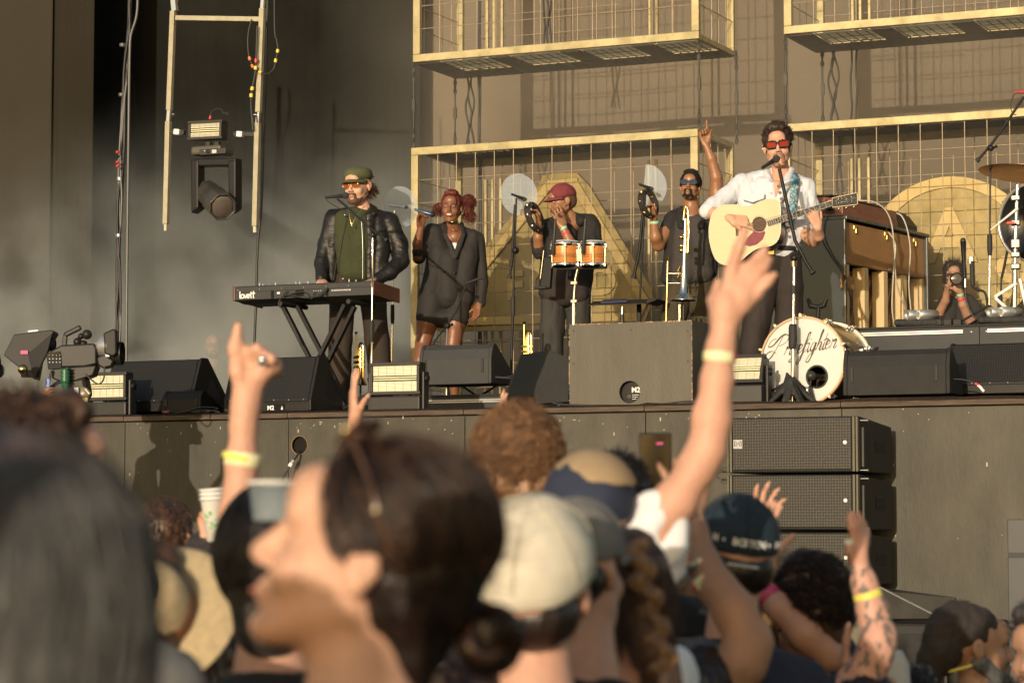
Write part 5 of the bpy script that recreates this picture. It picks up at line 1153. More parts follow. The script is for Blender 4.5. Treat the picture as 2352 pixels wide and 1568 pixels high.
# ================================================================== people
mat('skin_light', (.56, .32, .215), rough=.5, var=.13, vs=11, sss=.12, bump=.3, bs=160)
mat('skin_tan', (.36, .20, .125), rough=.5, var=.13, vs=11, sss=.1, bump=.3, bs=160)
mat('skin_brown', (.27, .13, .065), rough=.42, var=.08, vs=14, sss=.06, bump=.1, bs=90)
mat('skin_dark', (.20, .085, .045), rough=.4, var=.08, vs=14, sss=.06, bump=.1, bs=90)
mat('lip_pink', (.42, .16, .13), rough=.4); mat('eye_white', (.42, .38, .34), rough=.2); mat('iris', (.05, .03, .02), rough=.15)
mat('teeth', (.8, .78, .72), rough=.3); mat('nail', (.62, .40, .32), rough=.25)
V3 = lambda p: tuple(float(x) for x in p)
def rotm(yaw=0, pitch=0, roll=0):
    """yaw>0 turns the face to the image's right, pitch>0 looks up, roll>0 leans the crown to the image's right"""
    return Matrix.Rotation(math.radians(roll), 3, 'Y') @ Matrix.Rotation(math.radians(yaw), 3, 'Z') @ Matrix.Rotation(math.radians(-pitch), 3, 'X')
class Fig:
    def __init__(s, name, label, cat, u, v, y, group=None, base_z=None):
        s.y = y; p = at(u, v, y)
        if base_z is not None: p = Vector((p.x, p.y, base_z))
        s.root = thing(name, label, cat, p, group); s.L = {'skin': []}; s.k = y / F
    def P(s, u, v, dy=0.): return at(u, v, s.y + dy)
    def limb(s, layer, pts, k=None):
        A = s.L.setdefault(layer, [])
        for a, b in zip(pts[:-1], pts[1:]):
            c = ('c', V3(s.P(a[0], a[1], a[2])), a[3] * s.k, V3(s.P(b[0], b[1], b[2])), b[3] * s.k) + ((k,) if k else ())
            A.append(c)
            if layer != 'skin' and layer != 'none': s.L['skin'].append(('c', c[1], c[2] * .80, c[3], c[4] * .80))
        return s
    def ell(s, layer, u, v, dy, ru, rd, rv, R=None, k=None, skin=True, cut=False):
        e = ('-e' if cut else 'e', V3(s.P(u, v, dy)), (ru * s.k, rd * s.k, rv * s.k), [list(r) for r in R] if R is not None else None) + ((k,) if k else ())
        s.L.setdefault(layer, []).append(e)
        if layer != 'skin' and skin and not cut: s.L['skin'].append(('e', e[1], tuple(.8 * x for x in e[2]), e[3]))
        return s
    def mesh(s, layer, name, m, h, k=.02, folds=None, relax=1, clip=None): return sdf_obj(name, s.L[layer], h, m, s.root, k, folds, relax, clip)
def head_prims(c, S, R, nose=1., jaw=1., skull=1., ears=True, smile=0.):
    """c: centre between the ears at eye height, S: 1 = 0.235 m head, R: 3x3"""
    c = Vector(c); w = lambda x, y, z: V3(c + R @ (Vector((x, y, z)) * S)); Rm = [list(r) for r in R]
    E = lambda x, y, z, a, b, d, k=.012, cut=False: (('-e' if cut else 'e'), w(x, y, z), (a * S, b * S, d * S), Rm, k * S)
    C = lambda p, r, q, r2, k=.012: ('c', w(*p), r * S, w(*q), r2 * S, k * S)
    j = jaw
    P = [E(0, .018, .036, .074 * skull, .094 * skull, .080), E(0, -.022, -.03, .058, .066, .080, .02),
         C((-.050 * j, .012, -.045), .018, (-.022 * j, -.062, -.094), .018, .02), C((.050 * j, .012, -.045), .018, (.022 * j, -.062, -.094), .018, .02),
         E(0, -.074, -.098, .022, .018, .017, .016), E(-.036, -.058, -.030, .022, .022, .022, .02), E(.036, -.058, -.030, .022, .022, .022, .02),
         C((-.036, -.076, .026), .010, (.036, -.076, .026), .010, .014), E(0, -.07, .05, .045, .03, .035, .02),
         E(-.030, -.098, .006, .017, .015, .012, .010, True), E(.030, -.098, .006, .017, .015, .012, .010, True),
         C((0, -.086, .012), .0085, (0, -.106 - .006 * (nose - 1), -.026), .011 * nose, .01), E(-.011, -.098, -.033, .008, .010, .007, .006), E(.011, -.098, -.033, .008, .010, .007, .006),
         E(0, -.078, -.062, .026, .022, .018, .01), E(0, -.0985, -.0625, .021 + .006 * smile, .010, .0022, .004, True),
         E(0, -.095, -.082, .018, .008, .004, .006, True)]
    if ears:
        for sg_ in (-1, 1):
            P += [E(sg_ * .074, .014, -.004, .009, .018, .030, .006), E(sg_ * .080, .020, .004, .007, .016, .022, .005), E(sg_ * .086, .010, .004, .006, .009, .016, .004, True)]
    return P
def add_head(f, u, v, dy, S, R, skin='skin_light', hair=None, hair_col=None, beard=None, eyes=True, h=.004, brow=True, **kw):
    c = f.P(u, v, dy); f.hc, f.hS, f.hR = c, S, R
    f.L['skin'] += head_prims(c, S, R, **kw)
    w = lambda x, y, z: c + R @ (Vector((x, y, z)) * S); f.w = w; Rm = [list(r) for r in R]; ax = (R @ Vector((1, 0, 0)), R @ Vector((0, 1, 0)), R @ Vector((0, 0, 1)))
    f.hax = ax
    if eyes:
        for sg_ in (-1, 1):
            e = MB().ball(w(sg_ * .030, -.0785, .006), .0125 * S, 14, ax, (1, 1, .5)).build('eye', 'eye_white', f.root)
            MB().ball(w(sg_ * .030, -.0870, .006), .0056 * S, 10, ax, (1, .7, .9)).build('iris', 'iris', e)
    MB().ball(w(0, -.0975, -.0665), .0165 * S, 14, ax, (1, .35, .24)).build('lower_lip', 'lip_pink' if skin in ('skin_light', 'skin_tan') else mat('lip_brown', (.22, .08, .06), rough=.4), f.root)
    if brow:
        for sg_ in (-1, 1): MB().tube([w(sg_ * .014, -.089, .026), w(sg_ * .030, -.090, .031), w(sg_ * .046, -.079, .026)], [.0032 * S, .0042 * S, .002 * S], 6).build('eyebrow', hair_col or 'iris', f.root)
    if beard:
        E = lambda x, y, z, a, b, d, k=.012, cut=False: (('-e' if cut else 'e'), V3(w(x, y, z)), (a * S, b * S, d * S), Rm, k * S)
        C = lambda p, r, q, r2, k=.012: ('c', V3(w(*p)), r * S, V3(w(*q)), r2 * S, k * S)
        b = beard[1]
        P = [C((-.056, .006, -.035), .014 + b, (-.026, -.062, -.094), .0185 + b), C((.056, .006, -.035), .014 + b, (.026, -.062, -.094), .0185 + b), E(0, -.074, -.098, .023 + b, .020 + b, .019 + b), C((-.018, -.090, -.052), .008, (.018, -.090, -.052), .008, .006), C((-.022, -.088, -.054), .007, (-.024, -.080, -.090), .010), C((.022, -.088, -.054), .007, (.024, -.080, -.090), .010), E(0, -.105, -.066, .017, .02, .010, .004, True)]
        sdf_obj('beard', P, .0035 * S, beard[0], f.root, .012, [(.0012, 90, (1, 1, 1), 3)], 0)
def add_hair(f, m, kind='short', h=.005, strands=900, seed=1, amp=.006, extra=()):
    c, S, R, w = f.hc, f.hS, f.hR, f.w; Rm = [list(r) for r in R]
    E = lambda x, y, z, a, b, d, k=.015, cut=False: (('-e' if cut else 'e'), V3(w(x, y, z)), (a * S, b * S, d * S), Rm, k * S)
    if kind == 'short': P = [E(0, .022, .046, .081, .098, .084), E(0, .06, -.0, .070, .062, .075), E(0, -.045, .105, .055, .045, .028), E(0, -.10, -.02, .075, .075, .085, .008, True)]
    elif kind == 'buzz': P = [E(0, .02, .040, .077, .097, .083), E(0, .06, .0, .066, .055, .06), E(0, -.11, -.015, .085, .07, .085, .006, True)]
    elif kind == 'fringe': P = [E(0, .022, .05, .083, .1, .088), E(0, .06, .0, .076, .064, .085), E(0, -.10, -.03, .060, .075, .080, .008, True)]
    elif kind == 'cap_hair': P = [E(0, .05, -.005, .078, .068, .055), E(0, -.10, -.02, .095, .075, .09, .008, True)]
    else: P = []
    o = sdf_obj('hair', P + list(extra), h * S, m, f.root, .02, [(amp * S, 30 / S, (1, 1, .5), seed), (amp * .5 * S, 75 / S, (1, 1, .4), seed + 1)], 0)
    return o
def hair_tufts(f, m, n, seed, L=.03, r=.0016, z0=-.02, lift=.5, comb=(0, .6, .3), rad=(.080, .100, .090), cen=(0, .022, .044), curl=0., M=7, front=-.02, name='hair_strand', wob=.25):
    """many short locks leaving the scalp"""
    g = np.random.default_rng(seed); c, S, R = f.hc, f.hS, np.array(f.hR)
    d = g.normal(size=(n * 4, 3)); d /= np.linalg.norm(d, axis=1)[:, None]
    p = d * np.array(rad) + np.array(cen)
    ok = (p[:, 2] > z0) & ~((p[:, 1] < front) & (p[:, 2] < .075))
    d, p = d[ok][:n], p[ok][:n]
    t = np.linspace(0, 1, M)[None, :, None]; cb = np.array(comb) + g.normal(size=(len(p), 3)) * wob
    dirv = d * lift + cb * (1 - lift); dirv /= np.linalg.norm(dirv, axis=1)[:, None]
    Ls = L * g.uniform(.6, 1.3, (len(p), 1, 1))
    q = p[:, None, :] + dirv[:, None, :] * t * Ls + (cb[:, None, :] - dirv[:, None, :]) * t ** 2 * Ls * .6
    if curl:
        a = np.cross(dirv, [.3, .5, .8]); a /= np.linalg.norm(a, axis=1)[:, None]; b = np.cross(dirv, a); ph = g.uniform(0, 6.28, (len(p), 1, 1))
        th = t * 9 * g.uniform(.7, 1.4, (len(p), 1, 1)) + ph
        q = q + curl * (np.cos(th) * a[:, None, :] + np.sin(th) * b[:, None, :])
    q = q * S @ R.T + np.array(c)
    Vv, Q = strand_mesh(q, r * S); o = np_mesh(name, Vv, Q, m, f.root); o['kind'] = 'stuff'; return o
def hair_flow(f, m, n, seed, L=.1, r=.0013, rad=(.088, .102, .090), cen=(0, .035, .062), comb=(0, .8, -.6), z0=-.03, front=-.04, M=10, wob=.12, ztop=.085, name='hair_strand', curve=None):
    """locks lying close along the hair's surface"""
    g = np.random.default_rng(seed); R = np.array(f.hR); S = f.hS; rad = np.array(rad); cen = np.array(cen)
    d = g.normal(size=(n * 5, 3)); d /= np.linalg.norm(d, axis=1)[:, None]; p = d * rad + cen
    ok = (p[:, 2] > z0) & ~((p[:, 1] < front) & (p[:, 2] < ztop)); d = d[ok][:n]; n = len(d); q = d * rad
    cb = np.array(comb)[None] + g.normal(size=(n, 3)) * wob; lift = g.uniform(.99, 1.035, (n, 1)); out = []
    Ls = L * g.uniform(.6, 1.2, (n, 1)) / (M - 1); ph = g.uniform(0, 6.28, (n, 1))
    for k in range(M):
        out.append((q * (lift + .006 * np.sin(ph + k * .8)) + cen)); nr = q / rad ** 2; nr /= np.linalg.norm(nr, axis=1)[:, None]
        t_ = cb - (cb * nr).sum(1)[:, None] * nr; t_ /= np.linalg.norm(t_, axis=1)[:, None] + 1e-6; q = q + t_ * Ls; q = q / np.sqrt(((q / rad) ** 2).sum(1))[:, None]
    X = np.stack(out, 1) * S @ R.T + np.array(f.hc); Vv, Q = strand_mesh(X, r * S); o = np_mesh(name, Vv, Q, m, f.root); o['kind'] = 'stuff'; return o
def hand_prims(w, d, n, side=1, S=1., curl=(.3, .3, .35, .4), thumb=.5, spread=.10, k=.006, lens=None, tcurl=.5):
    """w wrist point, d direction of the palm, n palm normal; thumb on side*(d x n)"""
    w = Vector(w); d = Vector(d).normalized(); n = Vector(n); n = (n - d * n.dot(d)).normalized(); l = d.cross(n) * side; P = []
    q = lambda a, b, c: w + (d * a + l * b + n * c) * S
    kn = [(.092, .033, 0), (.096, .011, -.002), (.092, -.012, 0), (.084, -.033, .003)]; rr = [.0092, .0095, .0090, .0078]; LL = lens or [.072, .080, .074, .058]
    for i in range(4):
        P.append(('c', V3(q(.0, kn[i][1] * .55, 0)), .0155 * S, V3(q(*kn[i])), .0125 * S, .012 * S))
        c = curl[i] if hasattr(curl, '__len__') else curl; base = q(*kn[i]); a = 0; sp = (1.5 - i) * spread
        dd = (d * math.cos(sp) + l * math.sin(sp)).normalized()
        for j, fr in enumerate((.44, .31, .25)):
            a += c * (1.0, 1.15, .75)[j]; v = dd * math.cos(a) + n * math.sin(a); e = base + v * LL[i] * fr * S
            r0 = rr[i] * (1.06, .96, .88)[j]; r1 = rr[i] * (.96, .88, .78)[j]
            P.append(('c', V3(base), r0 * S, V3(e), r1 * S, k * S)); base = e
    b = q(.018, .026, .004); P.append(('c', V3(w), .016 * S, V3(b), .017 * S, .012 * S))
    td = (d * math.cos(thumb + .35) + l * math.sin(thumb + .35) + n * .25).normalized(); e = b + td * .044 * S; P.append(('c', V3(b), .0165 * S, V3(e), .0115 * S, .012 * S))
    td2 = (td + n * tcurl * .6 + d * .4).normalized(); e2 = e + td2 * .030 * S; P.append(('c', V3(e), .0112 * S, V3(e2), .0098 * S, k * S)); td3 = (td2 + n * tcurl * .5).normalized(); P.append(('c', V3(e2), .0098 * S, V3(e2 + td3 * .024 * S), .0082 * S, k * S))
    return P
def band(par, a, b, t, r, w, m, name='wristband', sq=1.0):
    """a strap round a limb from a to b at parameter t"""
    a, b = Vector(a), Vector(b); c = a.lerp(b, t); d = (b - a).normalized()
    return MB().lathe(c - d * w / 2, [(r * .96, 0), (r * 1.0, .001), (r * 1.01, w * .5), (r * 1.0, w - .001), (r * .96, w)], d, 28).build(name, m, par)
mat('band_green', (.30, .62, .42), rough=.5, var=.15, vs=80); mat('band_red', (.62, .05, .09), rough=.5, var=.2, vs=80); mat('band_yellow', (.72, .66, .12), rough=.5, var=.15, vs=90); mat('band_cream', (.72, .70, .42), rough=.5, var=.15, vs=90)
# ---------------------------------------------------------------- keyboard player
yk = T(825, 900, KT + .80).y
f = Fig('person', 'keyboard player in olive cap, orange round glasses and black leather jacket', 'person', 825, 900, yk, 'band members on stage', FLOOR)
mat('leather', (.010, .0095, .009), rough=.48, var=.3, vs=12, bump=.35, bs=34, spec=.4); mat('olive_knit', (.036, .042, .016), rough=.95, var=.12, vs=30, bump=.3, bs=120); mat('dark_trouser', (.032, .022, .015), rough=.85, var=.15, vs=8, bump=.3, bs=25); mat('auburn', (.055, .022, .012), rough=.5, var=.4, vs=30, bump=.6, bs=90, stretch=(1, 1, .3))
mat('olive_cap', (.075, .085, .035), rough=.9, var=.15, vs=20, bump=.3, bs=160); mat('cap_stubble', (.085, .045, .03), rough=.8, var=.3, vs=60)
R_ = rotm(-26, -3, -2); S_k = 92 / 300 * 1.06 * (yk / F * 300) / .2350 * .2350 / (.235) if False else (86 * yk / F) / .235
add_head(f, 822, 429, -.02, S_k, R_, hair_col='auburn', beard=('cap_stubble', -.0005), jaw=.95)
f.limb('skin', [(826, 450, .02, 17), (832, 482, .03, 19), (835, 500, .03, 26)])
f.limb('sweater', [(792, 508, .0, 26), (800, 560, -.03, 30), (806, 620, -.02, 30)]).limb('sweater', [(828, 508, .0, 26), (828, 560, -.03, 30), (828, 620, -.02, 28)])
f.limb('sweater', [(812, 494, .0, 20), (845, 490, .03, 18)])
f.limb('jacket', [(772, 505, .03, 19), (766, 560, .01, 18), (761, 640, .0, 16)]).limb('jacket', [(768, 505, .05, 20), (770, 640, .06, 20)]).limb('jacket', [(868, 512, .03, 24), (872, 570, .0, 24), (868, 634, .0, 22)]).limb('jacket', [(848, 498, -.04, 12), (850, 560, -.07, 13), (848, 636, -.05, 12)])
f.limb('jacket', [(765, 500, .08, 20), (830, 498, .12, 26), (895, 508, .06, 21)]).limb('jacket', [(800, 560, .14, 30), (840, 640, .12, 32)]).limb('jacket', [(830, 470, .08, 14), (856, 482, .02, 11), (858, 492, -.04, 8)], .008)
f.limb('jacket', [(893, 512, .05, 24), (916, 560, .04, 21), (921, 600, .0, 19), (896, 625, -.08, 17), (864, 643, -.14, 13)]).limb('jacket', [(764, 510, .04, 20), (748, 560, .03, 18), (739, 605, -.02, 17), (738, 640, -.12, 13)])
f.limb('trousers', [(792, 645, .04, 29), (786, 700, .03, 28), (782, 780, .03, 27), (780, 850, .03, 26), (778, 925, .02, 25)]).limb('trousers', [(846, 645, .04, 31), (858, 700, .05, 29), (866, 780, .06, 28), (872, 850, .06, 27), (878, 925, .05, 26)])
hw = f.P(738, 646, -.14); f.L['skin'] += hand_prims(hw, Vector((.1, -.9, -.25)), Vector((0, -.2, -1)), 1, 1.05, (.35, .4, .4, .4)); hw = f.P(856, 645, -.15); f.L['skin'] += hand_prims(hw, Vector((-.35, -.85, -.2)), Vector((0, -.2, -1)), -1, 1.05, (.35, .4, .4, .4))
f.mesh('skin', 'body', 'skin_light', .0062, .018); f.mesh('sweater', 'sweater', 'olive_knit', .008, .03, [(.003, 14, (1, 1, .6), 2)])
f.mesh('jacket', 'jacket', 'leather', .007, .018, [(.004, 14, (1, 1, .6), 5), (.0025, 34, (.6, .6, 1.2), 6), (.001, 70, (.5, .5, 1.3), 7)]); f.mesh('trousers', 'trousers', 'dark_trouser', .008, .02, [(.005, 11, (1, 1, .35), 8)])
add_hair(f, 'auburn', 'none', extra=[('e', V3(f.w(.0, .045, -.005)), (.078 * S_k, .066 * S_k, .062 * S_k), [list(r) for r in R_]), ('-e', V3(f.w(0, -.09, -.02)), (.1 * S_k, .08 * S_k, .1 * S_k), [list(r) for r in R_])])
hair_tufts(f, 'auburn', 260, 5, L=.05, r=.003, z0=-.05, comb=(.1, .5, -.7), rad=(.08, .075, .05), cen=(0, .045, -.005), front=.02, lift=.3)
def soft_cap(f, m, brim_m=None, flat=True, fwd=.0, badge=False, zoff=0.):
    w, S, R = f.w, f.hS, f.hR; Rm = [list(r) for r in R]; E = lambda x, y, z, a, b, d, k=.012, cut=False: (('-e' if cut else 'e'), V3(w(x, y, z + zoff)), (a * S, b * S, d * S), Rm, k * S)
    top = [E(0, .012, .066, .090, .106, .046, .02), E(0, .010, .092, .083, .098, .034, .02)] if flat else [E(0, .014, .050, .087, .106, .092)]
    top.append(E(0, .01, -.02, .14, .16, .066, .004, True))
    o = sdf_obj('cap', top, .0045 * S, m, f.root, .02, [(.0025, 24, (1, 1, 1), 4)])
    mb = MB(); vs = []; n = 14
    for i in range(n + 1):
        a = math.radians(-72 + 144 * i / n)
        for r1, z in ((.96, .048), (1.0 + .62 * math.cos(a) ** 1.5 if math.cos(a) > 0 else 1, .026)):
            vs.append(w(.084 * math.sin(a) * (1 + (r1 - 1) * .35), .012 - .100 * math.cos(a) * r1 * 1.0, z + zoff - .012 * (abs(math.sin(a)) ** 2)))
    mb.add(vs, [(2 * i, 2 * i + 1, 2 * i + 3, 2 * i + 2) for i in range(n)], True); b = mb.build('brim', brim_m or m, f.root); b.modifiers.new('t', 'SOLIDIFY').thickness = .006 * S
    MB().lathe(w(0, .012, .112 + zoff + (.026 if not flat else .008)), [(0, .004), (.008 * S, .002), (.009 * S, -.004)], f.hax[2], 10).build('cap_button', m, f.root)
    return o
soft_cap(f, 'olive_cap')
MB().tube([f.w(.088, .05, .058), f.w(.09, .03, .05)], .008, 8).build('cap_strap', 'dark_steel', f.root)
def glasses(f, lens_m, frame_m, rx=.026, rz=.019, yoff=-.098, z=.006, gap=.032, thick=.0022, n=20, sq=2.0):
    w, S = f.w, f.hS
    g = thing_part = None
    for sg_ in (-1, 1):
        pts = []
        for i in range(n + 1):
            a = 2 * math.pi * i / n; ca, sa = math.cos(a), math.sin(a)
            x = math.copysign(abs(ca) ** (2 / sq), ca) * rx; zz = math.copysign(abs(sa) ** (2 / sq), sa) * rz
            pts.append(w(sg_ * gap + x, yoff + .10 * (abs(sg_ * gap + x)) ** 1.5, z + zz))
        fr_ = MB().tube(pts, thick * S, 6, False).build('glasses_frame', frame_m, f.root)
        c = sum(pts[:-1], Vector()) / n; MB().add([c] + pts[:-1], [(0, i + 1, (i + 1) % n + 1) for i in range(n)]).build('lens', lens_m, fr_)
        MB().tube([w(sg_ * (gap + rx), yoff + .02, z + .006), w(sg_ * .077, -.02, z + .008), w(sg_ * .079, .02, z + .0)], thick * S, 6).build('temple', frame_m, fr_)
    MB().tube([w(-gap + rx, yoff, z + .004), w(0, yoff - .004, z + .009), w(gap - rx, yoff, z + .004)], thick * S, 6).build('bridge', frame_m, f.root)
def tint(name, col, a): 
    m = bpy.data.materials.new(name); m.use_nodes = True; b = m.node_tree.nodes['Principled BSDF']; b.inputs['Base Color'].default_value = (*col, 1); b.inputs['Alpha'].default_value = a; b.inputs['Roughness'].default_value = .06; b.inputs['Specular IOR Level'].default_value = .12; MATS[name] = m; return m
tint('lens_orange', (.28, .05, .015), .72); tint('lens_red', (.26, .012, .01), .88); tint('lens_blue', (.03, .06, .12), .95)
mat('gold_metal', (.85, .62, .28), rough=.2, metal=1.)
glasses(f, 'lens_orange', 'gold_metal', .024, .018, thick=.0016)
MB().tube(smooth_pts([f.P(800, 478, -.14), f.P(803, 497, -.17), f.P(808, 515, -.18), f.P(818, 498, -.17), f.P(838, 472, -.12)], 5), .0028, 6).build('necklace', 'gold_metal', f.root); MB().ball(f.P(808, 518, -.185), .009, 8).build('pendant', 'gold_metal', f.root)
for u, v in ((845, 503), (792, 494)): MB().ball(f.P(u, v, -.13), .009, 8).build('snap_button', 'chrome', f.root)
MB().tube(smooth_pts([f.P(792, 500, -.14), f.P(784, 560, -.14), f.P(773, 600, -.13), f.P(766, 644, -.12)], 4), .003, 6).build('zip', 'dark_steel', f.root); MB().tube(smooth_pts([f.P(830, 505, -.15), f.P(833, 560, -.17), f.P(833, 640, -.15)], 4), .003, 6).build('zip', 'alu', f.root)
MB().ball(f.P(788, 640, -.15), .008, 8).build('trouser_button', 'alu', f.root)
# ---------------------------------------------------------------- red haired singer
ys = T(1035, 880, 2.5).y
f = Fig('person', 'smiling backing singer with curly red hair and black blazer holding a microphone', 'person', 1030, 900, ys, 'band members on stage', FLOOR + R1H)
mat('blazer', (.018, .016, .015), rough=.8, var=.15, vs=20, bump=.2, bs=120); mat('red_curl', (.105, .020, .012), rough=.5, var=.5, vs=40, bump=.5, bs=90)
Ss = (73 * ys / F) / .235; R_ = rotm(-8, 0, 3)
add_head(f, 1037, 478, -.02, Ss, R_, skin='skin_dark', hair_col='red_curl', smile=1., jaw=.95)
MB().ball(f.w(0, -.0955, -.060), .019 * Ss, 14, f.hax, (1, .32, .30)).build('teeth', 'teeth', f.root)
f.limb('skin', [(1038, 500, .02, 13), (1041, 522, .03, 14), (1044, 545, -.03, 20)])
f.limb('top', [(1044, 562, -.055, 9), (1045, 575, -.06, 10)])
f.limb('blazer', [(1000, 533, .02, 17), (1008, 580, -.02, 26), (1000, 640, -.02, 28), (986, 684, 0, 27)]).limb('blazer', [(1085, 545, .02, 19), (1073, 590, -.02, 25), (1064, 640, -.02, 28), (1062, 684, 0, 28)]).limb('blazer', [(1030, 600, -.04, 30), (1030, 680, -.02, 32)])
f.limb('blazer', [(992, 527, .04, 13), (1042, 533, .08, 22), (1096, 548, .04, 15)]).limb('blazer', [(1060, 515, .05, 6), (1064, 540, -.06, 7), (1046, 590, -.125, 6)], .006).limb('blazer', [(1022, 514, .05, 6), (1024, 540, -.06, 7), (1044, 590, -.125, 6)], .006)
f.limb('blazer', [(988, 528, .02, 15), (970, 570, -.02, 16), (962, 592, -.06, 14), (959, 577, -.10, 13)]).limb('blazer', [(1097, 550, .03, 17), (1105, 610, .04, 14), (1108, 650, .02, 13), (1103, 695, -.02, 12)])
f.limb('skirt', [(992, 688, .01, 33), (984, 728, .0, 29)]).limb('skirt', [(1052, 690, .01, 33), (1050, 728, .0, 26)]).limb('skirt', [(985, 728, .0, 24), (1052, 732, .0, 24)])
f.limb('skin', [(986, 700, .01, 26), (982, 740, .0, 25), (972, 785, -.01, 18), (964, 830, .02, 17), (962, 900, .06, 10)]).limb('skin', [(1050, 700, .01, 25), (1046, 745, .0, 24), (1040, 790, -.01, 18), (1040, 840, .02, 16), (1044, 905, .06, 10)])
f.limb('skin', [(960, 590, -.08, 12), (959, 560, -.12, 11.5), (966, 525, -.16, 8)]); wr = f.P(966, 522, -.16); f.L['skin'] += hand_prims(wr, Vector((.12, -.1, 1)), Vector((.6, -.8, 0)), -1, .95, (.75, .9, .9, .9), thumb=.2)
f.limb('skin', [(1103, 690, -.02, 9), (1098, 706, -.04, 8)]); f.L['skin'] += hand_prims(f.P(1099, 702, -.04), Vector((-.22, -.2, -1)), Vector((-.6, -.6, 0)), 1, .95, (.35, .3, .3, .3), spread=.05)
f.mesh('skin', 'body', 'skin_dark', .0058, .014); f.mesh('blazer', 'blazer', 'blazer', .0065, .012, [(.004, 12, (1, 1, .5), 12)]); f.mesh('skirt', 'skirt', 'blazer', .008, .02, [(.003, 12, (1, 1, .5), 2)]); f.mesh('top', 'white_top', mat('white_cloth', (.72, .72, .72), rough=.8), .006, .01)
add_hair(f, 'red_curl', 'short', .0055, amp=.006, extra=[('e', V3(f.P(1076, 462, .03)), (.055, .05, .055), None), ('e', V3(f.P(1077, 487, .03)), (.036, .035, .05), None), ('e', V3(f.P(1008, 476, .02)), (.036, .036, .036), None)])
for (u, v, r_, nn) in ((1076, 460, .058, 260), (1078, 492, .05, 160), (1006, 477, .042, 140), (1040, 452, .05, 60)):
    g = np.random.default_rng(int(u)); d = g.normal(size=(nn, 3)); d /= np.linalg.norm(d, axis=1)[:, None]; p0 = np.array(f.P(u, v, .02)) + d * r_ * .9; t = np.linspace(0, 1, 10)[None, :, None]
    a = np.cross(d, [.3, .5, .8]); b = np.cross(d, a); th = t * 9 + g.uniform(0, 6, (nn, 1, 1)); q = p0[:, None] + d[:, None] * t * .02 + np.array([0, 0, -.03]) * t + .007 * (np.cos(th) * a[:, None] + np.sin(th) * b[:, None])
    Vv, Q = strand_mesh(q, .0026); np_mesh('curls', Vv, Q, 'red_curl', f.root)['kind'] = 'stuff'
MB().tube(smooth_pts([f.P(1028, 505, -.09), f.P(1040, 510, -.115), f.P(1052, 503, -.09)], 5), .004, 6).build('choker', 'gold_metal', f.root); MB().tube(smooth_pts([f.P(1028, 508, -.08), f.P(1042, 526, -.13), f.P(1054, 508, -.08)], 5), .0016, 5).build('necklace', 'gold_metal', f.root); MB().ball(f.P(1042, 528, -.135), .008, 8).build('pendant', 'gold_metal', f.root)
for u, v in ((1019, 623), (1044, 626)): MB().ball(f.P(u, v, -.145), .011, 8).build('blazer_button', 'dark_steel', f.root)
MB().ball(f.P(1062, 491, -.03), .008, 8).build('earring', 'gold_metal', f.root)
mic('blue tailed microphone held by the red haired singer', f.P(952, 481, -.2), f.P(994, 493, -.2), .013, .022, mat('mic_blue', (.05, .09, .16), rough=.3, metal=.5), 'black_plastic', grp='microphones on the stage')
# ---------------------------------------------------------------- percussionist
yp = T(1300, 880, 2.05).y
f = Fig('person', 'percussionist in maroon baseball cap and loose black shirt standing behind the bongos', 'person', 1300, 900, yp, 'band members on stage', FLOOR)
mat('black_shirt', (.014, .0135, .013), rough=.85, var=.15, vs=14, bump=.25, bs=60); mat('brown_tee', (.030, .022, .020), rough=.9, var=.1, vs=12, bump=.2, bs=60); mat('grey_jean', (.030, .029, .027), rough=.85, var=.25, vs=9, bump=.3, bs=60, stretch=(1, 1, .4)); mat('maroon', (.16, .028, .035), rough=.85, var=.2, vs=30, bump=.3, bs=160)
Sp = (73 * yp / F) / .235; R_ = rotm(-68, -10, 0)
add_head(f, 1291, 464, -.02, Sp, R_, skin='skin_brown', hair_col='iris', beard=('cap_stubble', -.001))
f.limb('skin', [(1297, 478, .02, 14), (1308, 500, .02, 16), (1312, 515, .02, 22)])
f.limb('shirt', [(1264, 524, .02, 18), (1268, 580, .0, 26), (1266, 640, .0, 27), (1262, 672, .0, 25)]).limb('shirt', [(1350, 518, .03, 21), (1338, 580, .02, 28), (1336, 640, .02, 26), (1334, 672, .02, 24)]).limb('tee', [(1298, 540, -.02, 28), (1298, 640, -.06, 32), (1298, 674, -.05, 30)]).limb('tee', [(1275, 600, -.03, 26), (1270, 672, -.03, 24)]).limb('tee', [(1320, 600, -.03, 26), (1328, 675, -.03, 24)])
f.limb('shirt', [(1258, 518, .04, 17), (1305, 512, .08, 24), (1355, 512, .05, 21)]).limb('shirt', [(1318, 493, .06, 8), (1334, 508, -.04, 12)], .01).limb('shirt', [(1252, 524, .0, 18), (1236, 556, -.02, 17), (1240, 578, -.06, 17)])
f.limb('shirt', [(1360, 520, .03, 20), (1362, 555, -.02, 19), (1345, 580, -.10, 17)])
f.limb('trousers', [(1272, 680, .02, 29), (1268, 760, .02, 28), (1266, 840, .02, 27), (1264, 915, .02, 26)]).limb('trousers', [(1328, 680, .02, 29), (1330, 760, .03, 27), (1330, 840, .03, 26), (1330, 915, .03, 26)])
f.limb('skin', [(1238, 574, -.06, 13), (1236, 545, -.12, 11), (1238, 517, -.15, 8)]); f.L['skin'] += hand_prims(f.P(1238, 517, -.15), Vector((-.1, -.1, 1)), Vector((-.9, -.3, 0)), 1, .95, (.6, .7, .7, .7), thumb=.3)
f.limb('skin', [(1335, 588, -.12, 12), (1306, 550, -.20, 11), (1292, 520, -.20, 8.5)]); f.L['skin'] += hand_prims(f.P(1292, 520, -.2), Vector((-.38, -.05, 1)), Vector((-.4, .8, .1)), -1, 1.05, (.15, .2, .25, .35), thumb=.2, spread=.12)
